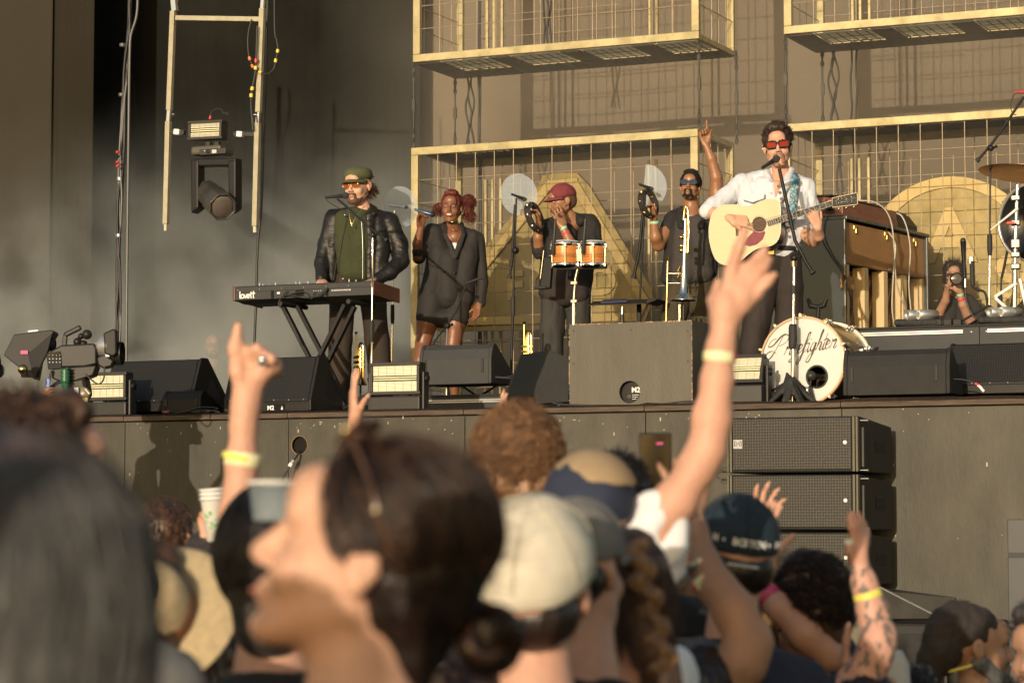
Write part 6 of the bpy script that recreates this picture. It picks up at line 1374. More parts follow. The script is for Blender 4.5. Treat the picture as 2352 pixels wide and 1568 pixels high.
f.mesh('skin', 'body', 'skin_brown', .0058, .014); f.mesh('shirt', 'overshirt', 'black_shirt', .007, .016, [(.006, 12, (1, 1, .5), 22), (.003, 30, (1, 1, .6), 23)]); f.mesh('tee', 'tee_shirt', 'brown_tee', .008, .02, [(.004, 12, (1, 1, .5), 25)]); f.mesh('trousers', 'trousers', 'grey_jean', .008, .02, [(.006, 12, (1, 1, .4), 26)])
add_hair(f, 'cap_stubble', 'buzz', .005, amp=.0)
soft_cap(f, 'maroon', flat=False)
put_text('LA', .035, f.w(-.05, -.085, .082), f.hR @ Vector((1, 0, 0)), f.hR @ Vector((0, .2, 1)), 'dark_steel', f.root, 'cap_letters', .001)
band(f.root, f.P(1292, 520, -.2), f.P(1306, 550, -.2), .15, .031, .02, 'band_green'); band(f.root, f.P(1292, 520, -.2), f.P(1306, 550, -.2), .55, .034, .02, 'band_red')
MB().tube([f.P(1281, 493, -.26), f.P(1286, 494, -.26)], .012, 8).build('ring', 'dark_steel', f.root)
tm = thing('tambourine', 'dark translucent tambourine held up beside the face of the man in the cap', 'tambourine', f.P(1226, 538, -.2), 'tambourines held up')
tc = f.P(1226, 499, -.2); ta = Vector((.86, -.42, .28)).normalized(); MB().lathe(tc - ta * .02, [(.10, 0), (.118, 0), (.122, .01), (.122, .04), (.118, .05), (.10, .05), (.10, 0)], ta, 28).build('frame', tint('smoky', (.035, .03, .03), .8), tm)
X_ = ta.cross(ZD).normalized(); Y_ = ta.cross(X_)
for k in range(8): MB().lathe(tc + (X_ * math.cos(k * .785) + Y_ * math.sin(k * .785)) * .11 + ta * .004, [(0, 0), (.018, 0), (.018, .003), (0, .003), (0, .008), (.018, .008), (.018, .011), (0, .011)], (X_ * math.sin(k * .785) - Y_ * math.cos(k * .785)), 10).build('jingle', 'silver', tm)
# ---------------------------------------------------------------- horn player
yh = T(1580, 880, 2.25).y
f = Fig('person', 'horn player in oval sunglasses, one arm raised with a pointing finger', 'person', 1580, 900, yh, 'band members on stage', FLOOR)
mat('charcoal_tee', (.045, .040, .036), rough=.9, var=.1, vs=12, bump=.2, bs=60); mat('olive_trouser', (.045, .036, .018), rough=.85, var=.15, vs=9, bump=.3, bs=40); mat('afro', (.008, .007, .006), rough=.9, var=.4, vs=90, bump=1., bs=200)
Sh = (70 * yh / F) / .235; R_ = rotm(-12, 12, 4)
add_head(f, 1585, 430, -.02, Sh, R_, skin='skin_brown', hair_col='afro', beard=('afro', -.001), jaw=1.12, nose=1.15)
f.limb('skin', [(1585, 452, .02, 17), (1588, 480, .03, 18), (1588, 500, .0, 20)])
f.limb('tee', [(1572, 515, -.02, 24), (1574, 570, -.05, 30), (1572, 625, -.04, 32)]).limb('tee', [(1600, 515, -.02, 24), (1604, 570, -.04, 30), (1608, 625, -.03, 32)])
f.limb('shirt', [(1545, 500, .02, 16), (1545, 560, .0, 18), (1536, 640, .0, 18)]).limb('shirt', [(1628, 505, .02, 18), (1632, 560, .01, 18), (1632, 625, .02, 16)]).limb('shirt', [(1545, 498, .05, 16), (1590, 492, .09, 24), (1632, 500, .05, 17)]).limb('shirt', [(1560, 560, .08, 30), (1610, 600, .08, 34)])
f.limb('shirt', [(1562, 492, -.03, 9), (1564, 520, -.10, 9)], .008).limb('shirt', [(1612, 488, .0, 10), (1610, 520, -.10, 9)], .008).limb('shirt', [(1541, 505, .02, 17), (1528, 535, .0, 15)]).limb('shirt', [(1634, 500, .03, 15), (1640, 480, .03, 14)])
f.limb('trousers', [(1566, 635, .02, 33), (1552, 700, .02, 32), (1542, 780, .03, 28), (1540, 910, .03, 26)]).limb('trousers', [(1610, 635, .02, 31), (1612, 700, .02, 28), (1614, 780, .03, 27), (1616, 910, .03, 26)])
f.limb('skin', [(1530, 530, .0, 15), (1512, 562, -.06, 15), (1506, 545, -.12, 13), (1502, 515, -.15, 9)]); f.L['skin'] += hand_prims(f.P(1502, 505, -.15), Vector((-.02, -.1, 1)), Vector((-.85, -.3, 0)), 1, 1.0, (.7, .9, .9, .8), thumb=.3)
f.limb('skin', [(1640, 485, .03, 15), (1646, 445, .01, 17), (1645, 408, -.02, 14), (1634, 365, -.04, 11.5), (1622, 335, -.05, 7.5)]); f.L['skin'] += hand_prims(f.P(1621, 330, -.05), Vector((-.22, 0, 1)), Vector((.2, -1, 0)), 1, 1.0, (.02, 1.25, 1.3, 1.3), thumb=.1, tcurl=1.4, lens=[.085, .08, .074, .058])
f.mesh('skin', 'body', 'skin_brown', .0058, .014); f.mesh('shirt', 'open_shirt', 'black_shirt', .007, .014, [(.005, 12, (1, 1, .5), 32), (.003, 30, (1, 1, .6), 33)]); f.mesh('tee', 'tee_shirt', 'charcoal_tee', .008, .02, [(.005, 13, (1, 1, .7), 35)]); f.mesh('trousers', 'trousers', 'olive_trouser', .008, .02, [(.006, 10, (1, 1, .4), 36)])
add_hair(f, 'afro', 'short', .005, amp=.005); hair_tufts(f, 'afro', 700, 8, L=.012, r=.003, z0=.0, lift=1, comb=(0, 0, 0), curl=.004, front=-.05, M=5)
glasses(f, 'lens_blue', 'dark_steel', .030, .0175, thick=.004, sq=2.2, gap=.034)
band(f.root, f.P(1502, 505, -.15), f.P(1506, 545, -.12), .15, .036, .024, 'band_green'); band(f.root, f.P(1622, 335, -.05), f.P(1634, 365, -.04), .75, .0335, .006, 'gold_metal', 'bracelet')
tm = thing('tambourine', 'dark tambourine held up in front of the half moon disc by the horn player', 'tambourine', f.P(1492, 500, -.2), 'tambourines held up')
tc = f.P(1488, 468, -.2); ta = Vector((.8, -.55, .2)).normalized(); MB().lathe(tc - ta * .02, [(.095, 0), (.112, 0), (.115, .01), (.115, .04), (.112, .05), (.095, .05), (.095, 0)], ta, 28).build('frame', 'smoky', tm)
X_ = ta.cross(ZD).normalized(); Y_ = ta.cross(X_)
for k in range(8): MB().lathe(tc + (X_ * math.cos(k * .785) + Y_ * math.sin(k * .785)) * .105, [(0, 0), (.018, 0), (.018, .003), (0, .003), (0, .008), (.018, .008), (.018, .011), (0, .011)], (X_ * math.sin(k * .785) - Y_ * math.cos(k * .785)), 10).build('jingle', 'brass', tm)
# ---------------------------------------------------------------- lead singer
yf = T(1790, 900, .95).y
f = Fig('person', 'guitarist in a white shirt with red lensed sunglasses singing at the chrome microphone stand', 'person', 1790, 900, yf, 'band members on stage', FLOOR)
mat('white_shirt', (.58, .61, .67), rough=.75, var=.04, vs=12, bump=.25, bs=40); mat('brown_trouser', (.020, .014, .012), rough=.8, var=.15, vs=9, bump=.3, bs=40); mat('brown_hair', (.035, .019, .012), rough=.5, var=.4, vs=40, bump=.6, bs=90, stretch=(1, 1, .4)); mat('stubble', (.22, .12, .085), rough=.7, var=.2, vs=60)
Sf = (96 * yf / F) / .235; R_ = rotm(-6, -2, -5)
add_head(f, 1786, 338, -.02, Sf, R_, hair_col='brown_hair', beard=('stubble', -.0018), jaw=1.02)
f.limb('skin', [(1790, 365, .02, 19), (1794, 398, .03, 20), (1790, 420, .0, 22)]); f.limb('skin', [(1784, 425, -.10, 12), (1781, 450, -.115, 10)])
f.limb('shirt', [(1712, 428, .02, 22), (1728, 475, -.02, 34), (1755, 560, -.02, 30)]).limb('shirt', [(1838, 430, .02, 22), (1828, 480, -.02, 32), (1812, 568, .0, 26)]).limb('shirt', [(1755, 430, -.03, 26), (1762, 500, -.05, 36), (1782, 570, -.02, 28)]).limb('shirt', [(1808, 440, -.03, 22), (1806, 510, -.04, 30), (1800, 572, -.02, 26)])
f.limb('shirt', [(1708, 418, .04, 18), (1790, 408, .09, 26), (1850, 426, .04, 18)]).limb('shirt', [(1760, 398, .02, 10), (1768, 425, -.10, 10), (1778, 462, -.15, 8)], .008).limb('shirt', [(1816, 392, .03, 10), (1806, 425, -.10, 10), (1788, 462, -.15, 8)], .008)
f.limb('shirt', [(1704, 424, .02, 24), (1670, 452, -.04, 22), (1640, 475, -.10, 21), (1626, 486, -.14, 19)]).limb('shirt', [(1848, 432, .02, 24), (1858, 470, .02, 22), (1860, 500, .0, 22), (1846, 528, -.02, 22)])
f.limb('trousers', [(1776, 590, .0, 28), (1755, 660, .0, 32), (1738, 740, .01, 31), (1728, 800, .02, 30), (1722, 920, .03, 30)]).limb('trousers', [(1812, 590, .0, 28), (1812, 660, .02, 32), (1812, 740, .04, 32), (1814, 820, .05, 31), (1818, 920, .06, 30)])
f.limb('skin', [(1628, 488, -.14, 16), (1652, 494, -.22, 14.5), (1680, 503, -.30, 10)]); f.L['skin'] += hand_prims(f.P(1681, 504, -.30), Vector((.93, -.05, -.12)), Vector((0, .9, -.35)), -1, 1.12, (.25, .45, .6, .7), thumb=.25, spread=.16)
f.limb('skin', [(1845, 532, -.02, 17), (1868, 552, -.16, 15), (1880, 542, -.26, 12.5), (1878, 524, -.34, 10)]); f.L['skin'] += hand_prims(f.P(1877, 520, -.345), Vector((-.36, -.12, 1)), Vector((-.25, .9, 0)), -1, 1.0, (.9, 1.0, 1.0, 1.0), thumb=.4, lens=[.058, .062, .058, .048])
f.mesh('skin', 'body', 'skin_light', .0058, .015); f.mesh('shirt', 'shirt', 'white_shirt', .007, .018, [(.006, 13, (1, 1, .6), 42), (.003, 30, (1, 1, .6), 43)]); f.mesh('trousers', 'trousers', 'brown_trouser', .008, .02, [(.005, 11, (1, 1, .35), 46)])
add_hair(f, 'brown_hair', 'short', .0045, amp=.007, seed=9); hair_tufts(f, 'brown_hair', 1500, 12, L=.032, r=.0022, z0=.03, comb=(.35, .45, .35), lift=.35, front=-.06, M=6, wob=.22)
glasses(f, 'lens_red', 'black_plastic', .029, .019, thick=.0048, sq=4.5, gap=.035)
MB().ball(f.w(-.08, -.0, -.028), .005, 8).build('earring', 'chrome', f.root); MB().ball(f.w(-.084, .008, -.002), .009, 8).build('ear_monitor', 'alu', f.root)
MB().lathe(f.P(1797, 578, .0), [(.098, 0), (.112, .0), (.112, .032), (.098, .032)], ZD, 32).build('belt', 'black_rubber', f.root); MB().box(f.P(1770, 579, -.125), (.05, .01, .038), (Vector((1, 0, 0)), Vector((0, 1, 0)), ZD)).build('buckle', 'brass', f.root, bevel=.003)
MB().prism([f.P(1702, 445, -.165), f.P(1756, 443, -.175), f.P(1755, 456, -.178), f.P(1728, 465, -.18), f.P(1703, 457, -.168)], Vector((0, .004, 0))).build('pocket_flap', 'white_shirt', f.root, bevel=.002)
for u, v in ((1768, 413), (1772, 443), (1780, 470)): MB().ball(f.P(u, v, -.165), .006, 8).build('shirt_button', 'alu', f.root)
# guitar strap
sp_ = smooth_pts([f.P(1822, 398, .02), f.P(1826, 412, -.08), f.P(1823, 450, -.14), f.P(1818, 490, -.17), f.P(1812, 520, -.2)], 6)
vs = []
for p in sp_: vs += [p - Vector((.028, 0, 0)), p + Vector((.028, .006, 0))]
strap_m = bpy.data.materials.new('woven_strap'); strap_m.use_nodes = True; nt = strap_m.node_tree; tc_ = nt.nodes.new('ShaderNodeTexCoord'); vo = nt.nodes.new('ShaderNodeTexVoronoi'); vo.inputs['Scale'].default_value = 34; rp = nt.nodes.new('ShaderNodeValToRGB')
e = rp.color_ramp.elements; e[0].color = (.55, .12, .03, 1); e[0].position = .0; e[1].color = (.05, .16, .30, 1); e[1].position = .55
for ps_, c_ in ((.18, (.60, .42, .10, 1)), (.3, (.10, .32, .42, 1)), (.75, (.65, .48, .25, 1))): x = rp.color_ramp.elements.new(ps_); x.color = c_
rp.color_ramp.interpolation = 'CONSTANT'; nt.links.new(tc_.outputs['Object'], vo.inputs['Vector']); nt.links.new(vo.outputs['Distance'], rp.inputs[0]); nt.links.new(rp.outputs[0], nt.nodes['Principled BSDF'].inputs['Base Color'])
m_ = MB().add(vs, [(2 * i, 2 * i + 1, 2 * i + 3, 2 * i + 2) for i in range(len(sp_) - 1)], True)
stp = m_.build('guitar_strap', strap_m, f.root); stp.modifiers.new('t', 'SOLIDIFY').thickness = .004
# guitar
gt = thing('acoustic_guitar', 'pale spruce acoustic guitar with purple red pickguard and inlaid black neck held by the singer', 'guitar', f.P(1720, 610, -.3))
yg = yf - .30; gp = lambda u, v, d=0.: at(u, v, yg + d)
out = [(1629, 545), (1630, 515), (1638, 488), (1656, 473), (1685, 470), (1712, 474), (1728, 472), (1745, 463), (1768, 457), (1786, 460), (1792, 472), (1793, 505), (1792, 535), (1784, 555), (1768, 565), (1748, 568), (1732, 574), (1716, 586), (1696, 602), (1670, 609), (1648, 600), (1636, 578)]
P_ = [gp(u, v) for u, v in out]; n = len(P_); Q_ = []
for i in range(n):
    for t in (0, .33, .66):
        p0, p1, p2, p3 = P_[i - 1], P_[i], P_[(i + 1) % n], P_[(i + 2) % n]
        Q_.append(.5 * ((2 * p1) + (-p0 + p2) * t + (2 * p0 - 5 * p1 + 4 * p2 - p3) * t * t + (-p0 + 3 * p1 - 3 * p2 + p3) * t ** 3))
EX = Vector((.045, .105, -.01))
mat('spruce', (.62, .50, .31), rough=.3, var=.05, vs=8, stretch=(1, 1, 9), coat=.6); mat('rosewood', (.05, .018, .012), rough=.2, coat=.6, var=.4, vs=8)
cS = sum(Q_, Vector()) / len(Q_)
MB().prism([cS + (q - cS) * .995 + EX * .05 for q in Q_], EX * .95).build('body', 'rosewood', gt, bevel=.003)
sh = gp(1744, 515); r = 15 * yg / F; nq = 66; SX = Vector((1, 0, 0))
hole = [sh + Vector((math.cos(2 * math.pi * k / nq), 0, math.sin(2 * math.pi * k / nq))) * r for k in range(nq)]
# order the outline by angle about the sound hole so the ring of faces is clean
oq = sorted(Q_, key=lambda q: math.atan2(q.z - sh.z, q.x - sh.x) % (2 * math.pi))
MB().add(hole + oq, [(k, (k + 1) % nq, nq + (k + 1) % nq, nq + k) for k in range(nq)]).build('soundboard', 'spruce', gt)
MB().tube(Q_ + [Q_[0]], .003, 6, False).build('binding', mat('binding', (.75, .68, .52), rough=.3), gt)
MB().lathe(sh + EX * .3, [(0, 0), (r * 1.3, 0)], Vector((0, 1, 0)), 20).build('inside', 'gap', gt)
for a_, b_ in ((1.0, 1.12), (1.2, 1.3)): MB().lathe(sh - Vector((0, .0015, 0)), [(r * a_, 0), (r * a_, -.0005), (r * b_, -.0005), (r * b_, 0)], Vector((0, 1, 0)), 32).build('rosette', 'rosewood' if a_ == 1.0 else 'alu', gt)
MB().prism([gp(u, v, -.0018) for u, v in ((1733, 529), (1745, 532), (1755, 528), (1758, 535), (1752, 550), (1738, 562), (1722, 566), (1708, 562), (1715, 548))], Vector((0, .001, 0))).build('pickguard', mat('pickguard', (.17, .012, .05), rough=.15, var=.3, vs=30, coat=.6), gt)
MB().prism([gp(u, v, -.003) for u, v in ((1689, 518), (1696, 516), (1697, 541), (1690, 543))], Vector((0, .003, 0))).build('bridge', 'rosewood', gt, bevel=.002)
nkA, nkB = gp(1748, 519, -.004), gp(1911, 466, -.02); nd = (nkB - nkA).normalized(); nu = Vector((-nd.z, 0, nd.x)).normalized()
inl = mat('fretboard', (.018, .018, .020), rough=.3)
MB().prism([nkA + nu * .020 + nd * .05, nkA - nu * .020 + nd * .05, nkB - nu * .0165, nkB + nu * .0165], Vector((0, .006, 0))).build('fretboard', 'fretboard', gt)
MB().prism([nkA + nu * .0225 + nd * .05 + Vector((0, .004, 0)), nkA - nu * .0225 + nd * .05 + Vector((0, .004, 0)), nkB - nu * .019 + Vector((0, .004, 0)), nkB + nu * .019 + Vector((0, .004, 0))], Vector((0, .022, 0))).build('neck', 'binding', gt)
Ln = (nkB - nkA).length - .05; mb = MB()
for k in range(18):
    x = .05 + Ln * (1 - 2 ** (-(k + 1) / 9.)) / (1 - .25) ; p = nkB - nd * (x - .05 + 0); 
    if (p - nkA).length > .06: mb.bar(p + nu * .019 - Vector((0, .001, 0)), p - nu * .019 - Vector((0, .001, 0)), .0018, .002)
mb.build('frets', 'alu', gt, kind='stuff')
mb = MB(); rg = random.Random(3)
for k in range(60):
    p = nkA.lerp(nkB, .12 + .86 * k / 60) + nu * rg.uniform(-.013, .013) - Vector((0, .0012, 0)); a = rg.uniform(0, 3); L_ = rg.uniform(.004, .009); q = nd * math.cos(a) * L_ + nu * math.sin(a) * L_
    mb.bar(p - q, p + q, .0022, .001)
mb.build('pearl_inlay', mat('pearl', (.62, .66, .62), rough=.2), gt, kind='stuff')
hs_ = [gp(1911, 455, -.02), gp(1966, 443, -.02), gp(1969, 444, -.02), gp(1970, 468, -.02), gp(1966, 470, -.02), gp(1912, 476, -.02)]
MB().prism(hs_, Vector((0, .014, 0))).build('headstock', 'fretboard', gt); MB().tube(hs_ + [hs_[0]], .0022, 5, False).build('headstock_binding', 'binding', gt)
mb = MB()
for k in range(26):
    u = 1918 + k * 1.9; v = 463 - (u - 1911) * .12 + 5 * math.sin(k * 1.3); a = gp(u, v, -.0225); b = gp(u + 4 * math.cos(k), v + 3 * math.sin(k * 2), -.0225); mb.bar(a, b, .0022, .001)
mb.build('headstock_inlay', 'pearl', gt, kind='stuff')
for k in range(3):
    MB().ball(gp(1927 + k * 17, 479 - k * 2, -.012), .009, 8).build('tuning_peg', 'gold_metal', gt); MB().ball(gp(1922 + k * 17, 446 - k * 3, -.012), .006, 8).build('tuning_peg', 'gold_metal', gt)
    for dv_ in (-5, 5): MB().ball(gp(1926 + k * 15, 461 - k * 2 + dv_, -.025), .005, 8).build('string_post', 'gold_metal', gt)
mb = MB()
for k in range(6):
    a = gp(1692, 521 + k * 3.4, -.008); b = nkB + nu * (.013 - .0052 * k) - Vector((0, .006, 0)); mb.tube([a, b], .0007, 4)
mb.build('strings', 'chrome', gt, kind='stuff')
# ---------------------------------------------------------------- crouching photographer
yq = T(2195, 740, 3.3).y
f = Fig('person', 'photographer crouching behind the drum riser aiming a camera, wristbands on the arm', 'person', 2195, 740, yq, None, RZ)
mat('black_tee', (.016, .015, .014), rough=.9, var=.1, vs=12, bump=.2, bs=60); mat('dark_hair', (.016, .011, .009), rough=.5, var=.5, vs=40, bump=.6, bs=90, stretch=(1, 1, .3))
Sq = (64 * yq / F) / .235; R_ = rotm(-5, -4, 0); add_head(f, 2190, 634, .0, Sq, R_, skin='skin_tan', hair_col='dark_hair')
f.limb('skin', [(2192, 652, .04, 12), (2195, 680, .06, 14)]); f.limb('tee', [(2178, 700, .06, 24), (2170, 745, .06, 28)]).limb('tee', [(2218, 700, .06, 26), (2226, 745, .06, 30)]).limb('tee', [(2170, 695, .04, 14), (2155, 725, -.02, 13)]).limb('tee', [(2225, 695, .04, 18), (2245, 720, .02, 18)])
f.limb('skin', [(2156, 722, -.02, 11), (2172, 690, -.12, 9), (2176, 665, -.18, 7)]).limb('skin', [(2228, 735, -.1, 13), (2212, 700, -.16, 10), (2203, 668, -.2, 7)])
f.L['skin'] += hand_prims(f.P(2176, 664, -.18), Vector((.25, -.2, 1)), Vector((.9, -.2, 0)), -1, .95, (.5, .6, .6, .6)); f.L['skin'] += hand_prims(f.P(2203, 668, -.2), Vector((-.35, -.2, 1)), Vector((-.6, .6, .4)), 1, .95, (.5, .6, .6, .6))
f.limb('trousers', [(2180, 760, .1, 30), (2140, 790, -.1, 24)]).limb('trousers', [(2220, 760, .1, 30), (2250, 790, -.1, 24)])
f.mesh('skin', 'body', 'skin_tan', .0062, .014); f.mesh('tee', 'tee_shirt', 'black_tee', .008, .02, [(.005, 12, (1, 1, .6), 3)]); f.mesh('trousers', 'trousers', 'black_tee', .01, .02)
add_hair(f, 'dark_hair', 'fringe', .006, amp=.008, extra=[('c', V3(f.w(-.065, .02, -.02)), .025, V3(f.w(-.07, .0, -.12)), .02), ('c', V3(f.w(.065, .02, -.02)), .025, V3(f.w(.07, .0, -.10)), .02)])
hair_tufts(f, 'dark_hair', 200, 3, L=.05, r=.002, z0=.03, comb=(0, 0, .8), lift=.4, front=-.05)
band(f.root, f.P(2203, 668, -.2), f.P(2212, 700, -.16), .25, .028, .02, 'band_green'); band(f.root, f.P(2203, 668, -.2), f.P(2212, 700, -.16), .55, .031, .02, 'band_red')
pc_ = thing('photo_camera', 'photo camera with a long lens held to the eye of the crouching photographer', 'camera', f.P(2190, 655, -.25)); c = f.P(2190, 642, -.16)
MB().box(c, (.13, .06, .09), (Vector((1, 0, 0)), Vector((0, 1, 0)), ZD)).build('body', 'black_plastic', pc_, bevel=.01); MB().lathe(c, [(.03, 0), (.034, .06), (.034, .10), (.044, .12), (.046, .2), (.043, .2), (.040, .17)], Vector((-.05, -1, -.05)), 24).build('lens_barrel', 'black_plastic', pc_); MB().lathe(c + Vector((-.008, -.175, -.008)), [(.04, 0), (.02, -.006), (0, -.008)], Vector((0, 1, 0)), 20).build('lens_glass', 'lens_glass', pc_)
# ---------------------------------------------------------------- stagehand deep in the smoke, camera operator
yb = T(490, 900, 5.3).y
f = Fig('person', 'bearded man with glasses standing far back in the smoke behind the wedge monitors', 'person', 490, 900, yb, None, FLOOR)
Sb = (56 * yb / F) / .235; add_head(f, 490, 796, 0, Sb, rotm(8, 0, 0), hair_col='cap_stubble', beard=('cap_stubble', .003)); glasses(f, tint('lens_clear', (.6, .6, .6), .15), 'dark_steel', .028, .02, thick=.003)
f.limb('skin', [(490, 815, .02, 12), (490, 835, .03, 14)]).limb('tee', [(472, 846, .03, 18), (478, 930, .03, 24)]).limb('tee', [(510, 846, .03, 18), (505, 930, .03, 24)]).limb('tee', [(470, 842, .03, 14), (430, 836, .0, 12), (415, 842, -.05, 11)]).limb('tee', [(512, 845, .03, 14), (530, 890, .03, 12), (528, 940, .0, 10)])
f.limb('skin', [(412, 842, -.06, 8), (440, 852, -.16, 7), (466, 862, -.2, 6)]); f.L['skin'] += hand_prims(f.P(466, 862, -.2), Vector((.5, 0, -.8)), Vector((-.5, .8, 0)), 1, .95, .4)
f.mesh('skin', 'body', 'skin_light', .008, .014); f.mesh('tee', 'tee_shirt', 'black_tee', .009, .02)
yo = 16.9
f = Fig('person', 'camera operator at the left edge wearing a headset with a pale green earpiece', 'person', -45, 900, yo, None, 1.15)
So = (80 * yo / F) / .235; add_head(f, -28, 850, 0, So, rotm(35, 0, 0), hair_col='dark_hair'); add_hair(f, 'dark_hair', 'short', .006)
f.limb('skin', [(-26, 870, .02, 18), (-26, 905, .03, 20)]).limb('tee', [(-70, 935, .05, 28), (-60, 1060, .05, 38), (-60, 1130, .05, 36)]).limb('tee', [(5, 935, .05, 26), (0, 1060, .05, 36), (0, 1130, .05, 36)]).limb('tee', [(-75, 925, .05, 22), (-26, 915, .08, 26), (12, 922, .05, 22)]).limb('tee', [(14, 930, .05, 22), (60, 1010, .0, 20), (70, 1060, -.05, 18), (40, 1050, -.2, 15)]).limb('tee', [(-80, 930, .05, 22), (-110, 1010, .0, 20), (-90, 1060, -.1, 16)])
f.limb('trousers', [(-55, 1140, .05, 38), (-55, 1280, .05, 30), (-55, 1402, .05, 24)]).limb('trousers', [(-8, 1140, .05, 38), (-5, 1280, .05, 30), (-2, 1402, .05, 24)])
f.limb('skin', [(40, 1050, -.2, 12), (60, 1000, -.3, 10), (90, 940, -.4, 9)]); f.L['skin'] += hand_prims(f.P(92, 935, -.4), Vector((.4, -.2, .9)), Vector((.6, .5, 0)), 1, 1., .5)
f.mesh('skin', 'body', 'skin_tan', .008, .02); f.mesh('tee', 'tee_shirt', 'brown_tee', .009, .03, [(.006, 10, (1, 1, .6), 3)]); f.mesh('trousers', 'trousers', 'grey_jean', .012, .03)
w = f.w
hsx = Vector(w(.088, .012, 0)) - Vector(w(.06, .012, 0)); hsx.normalize(); e = MB().lathe(w(.082, .012, 0), [(0, 0), (.036, 0), (.040, .012), (.032, .03), (0, .034)], hsx, 20).build('ear_cup', mat('pale_green', (.45, .60, .42), rough=.4), f.root); MB().lathe(w(.078, .012, 0), [(.0, 0), (.044, 0), (.046, .02), (0, .02)], hsx, 20).build('ear_pad', 'black_rubber', f.root)
MB().lathe(w(-.082, .012, 0), [(0, 0), (.044, 0), (.040, .03), (0, .034)], -hsx, 20).build('ear_cup', 'pale_green', f.root); MB().tube(smooth_pts([w(.092, .012, 0), w(.08, .014, .1), w(0, .016, .14), w(-.08, .014, .1), w(-.092, .012, 0)], 6), .010, 8).build('headband', 'black_plastic', f.root)
# ================================================================== the crowd
mat('skin_pink', (.54, .30, .21), rough=.5, var=.14, vs=11, sss=.15, bump=.3, bs=160)
mat('navy_tee', (.016, .020, .040), rough=.9, var=.1, vs=12, bump=.2, bs=60); mat('purple_top', (.060, .045, .085), rough=.9, var=.1); mat('white_tee', (.70, .71, .74), rough=.85, var=.03, bump=.2, bs=30); mat('grey_tee', (.12, .12, .12), rough=.9); mat('pink_shirt', (.36, .10, .12), rough=.9, var=.15)
mat('hair_dark', (.015, .008, .006), rough=.36, var=.7, vs=26, bump=.6, bs=60, stretch=(1, 1, .25)); mat('hair_brown', (.060, .030, .017), rough=.45, var=.6, vs=30, bump=.6, bs=70, stretch=(1, 1, .3)); mat('hair_grey', (.10, .098, .096), rough=.5, var=.6, vs=30, bump=.5, bs=60, stretch=(1, 1, .15)); mat('hair_black', (.036, .031, .029), rough=.45, var=.4, vs=30, bump=.5, bs=60); mat('hair_blond', (.22, .13, .06), rough=.45, var=.4, vs=30, bump=.5, bs=60)
GC = 'people in the crowd watching the stage'
def crowd(label, u, v, y, yaw=180, pitch=8, roll=0, S=1.03, skin='skin_pink', cloth='navy_tee', h=.010, arms='down', legs=True, hm=None, width=1., head=True, eyes=False, beard=None, **kw):
    f = Fig('person', label, 'person', u, v, y, GC); c = at(u, v, y); f.root.location = (c.x, c.y, 0); ORG[f.root] = Vector((c.x, c.y, 0)); f.head_c = c; f.kw = (skin, cloth, h)
    R = rotm(yaw, pitch, roll)
    if head: add_head(f, u, v, 0, S, R, skin=skin, hair_col=hm or 'hair_brown', eyes=eyes, brow=eyes, beard=beard, **kw)
    f.hR2 = R; W2 = width
    w = lambda x, y_, z: c + Vector((x, y_, z))
    def wl(layer, pts, k=None):
        A = f.L.setdefault(layer, [])
        for a, b in zip(pts[:-1], pts[1:]):
            A.append(('c', V3(w(*a[:3])), a[3], V3(w(*b[:3])), b[3]) + ((k,) if k else ()))
            if layer != 'skin': f.L['skin'].append(('c', V3(w(*a[:3])), a[3] * .8, V3(w(*b[:3])), b[3] * .8))
    f.wl = wl; f.wp = w; zf = -c.z
    wl('skin', [(0, .0, -.07, .055), (0, -.02, -.17, .060), (0, -.03, -.22, .07)])
    wl('cloth', [(-.15 * W2, -.02, -.275, .065), (0, -.04, -.245, .085), (.15 * W2, -.02, -.275, .065)])
    for s_ in (-1, 1): wl('cloth', [(s_ * .085 * W2, -.02, -.32, .105), (s_ * .08 * W2, -.02, -.55, .105), (s_ * .07, -.02, -.80, .10)])
    if legs:
        for s_ in (-1, 1): wl('trousers', [(s_ * .085, -.02, -.84, .095), (s_ * .09, 0, zf + .5, .07), (s_ * .1, .02, zf + .06, .05)])
    if arms == 'down' or arms == 'left' or arms == 'right':
        for s_ in (-1, 1):
            if (arms == 'left' and s_ == 1) or (arms == 'right' and s_ == -1): continue
            wl('cloth', [(s_ * .185 * W2, -.02, -.285, .062), (s_ * .215 * W2, -.03, -.42, .055)]); wl('skin', [(s_ * .215 * W2, -.03, -.42, .045), (s_ * .225 * W2, -.02, -.58, .040), (s_ * .19 * W2, .12, -.78, .03)])
            f.L['skin'] += hand_prims(w(s_ * .19 * W2, .12, -.78), Vector((0, .5, -.8)), Vector((-s_, 0, 0)), s_, 1, .4)
    return f
def finish(f, k=.02, hs=.006, folds=True, h=None):
    skin, cloth, h0 = f.kw; h = h or h0
    f.mesh('skin', 'body', skin, h * .8, .02); f.mesh('cloth', 'shirt', cloth, h, .03, [(.006, 9, (1, 1, .6), 5), (.003, 24, (1, 1, .6), 6)] if folds else None)
    if 'trousers' in f.L: f.mesh('trousers', 'trousers', 'grey_jean', .016, .03)
    if 'sleeve' in f.L: f.mesh('sleeve', 'sleeve', cloth, h, .02, [(.010, 9, (1, 1, .3), 7), (.006, 24, (1, 1, .35), 8)])
def armpx(f, layer, pts): f.limb(layer, pts)
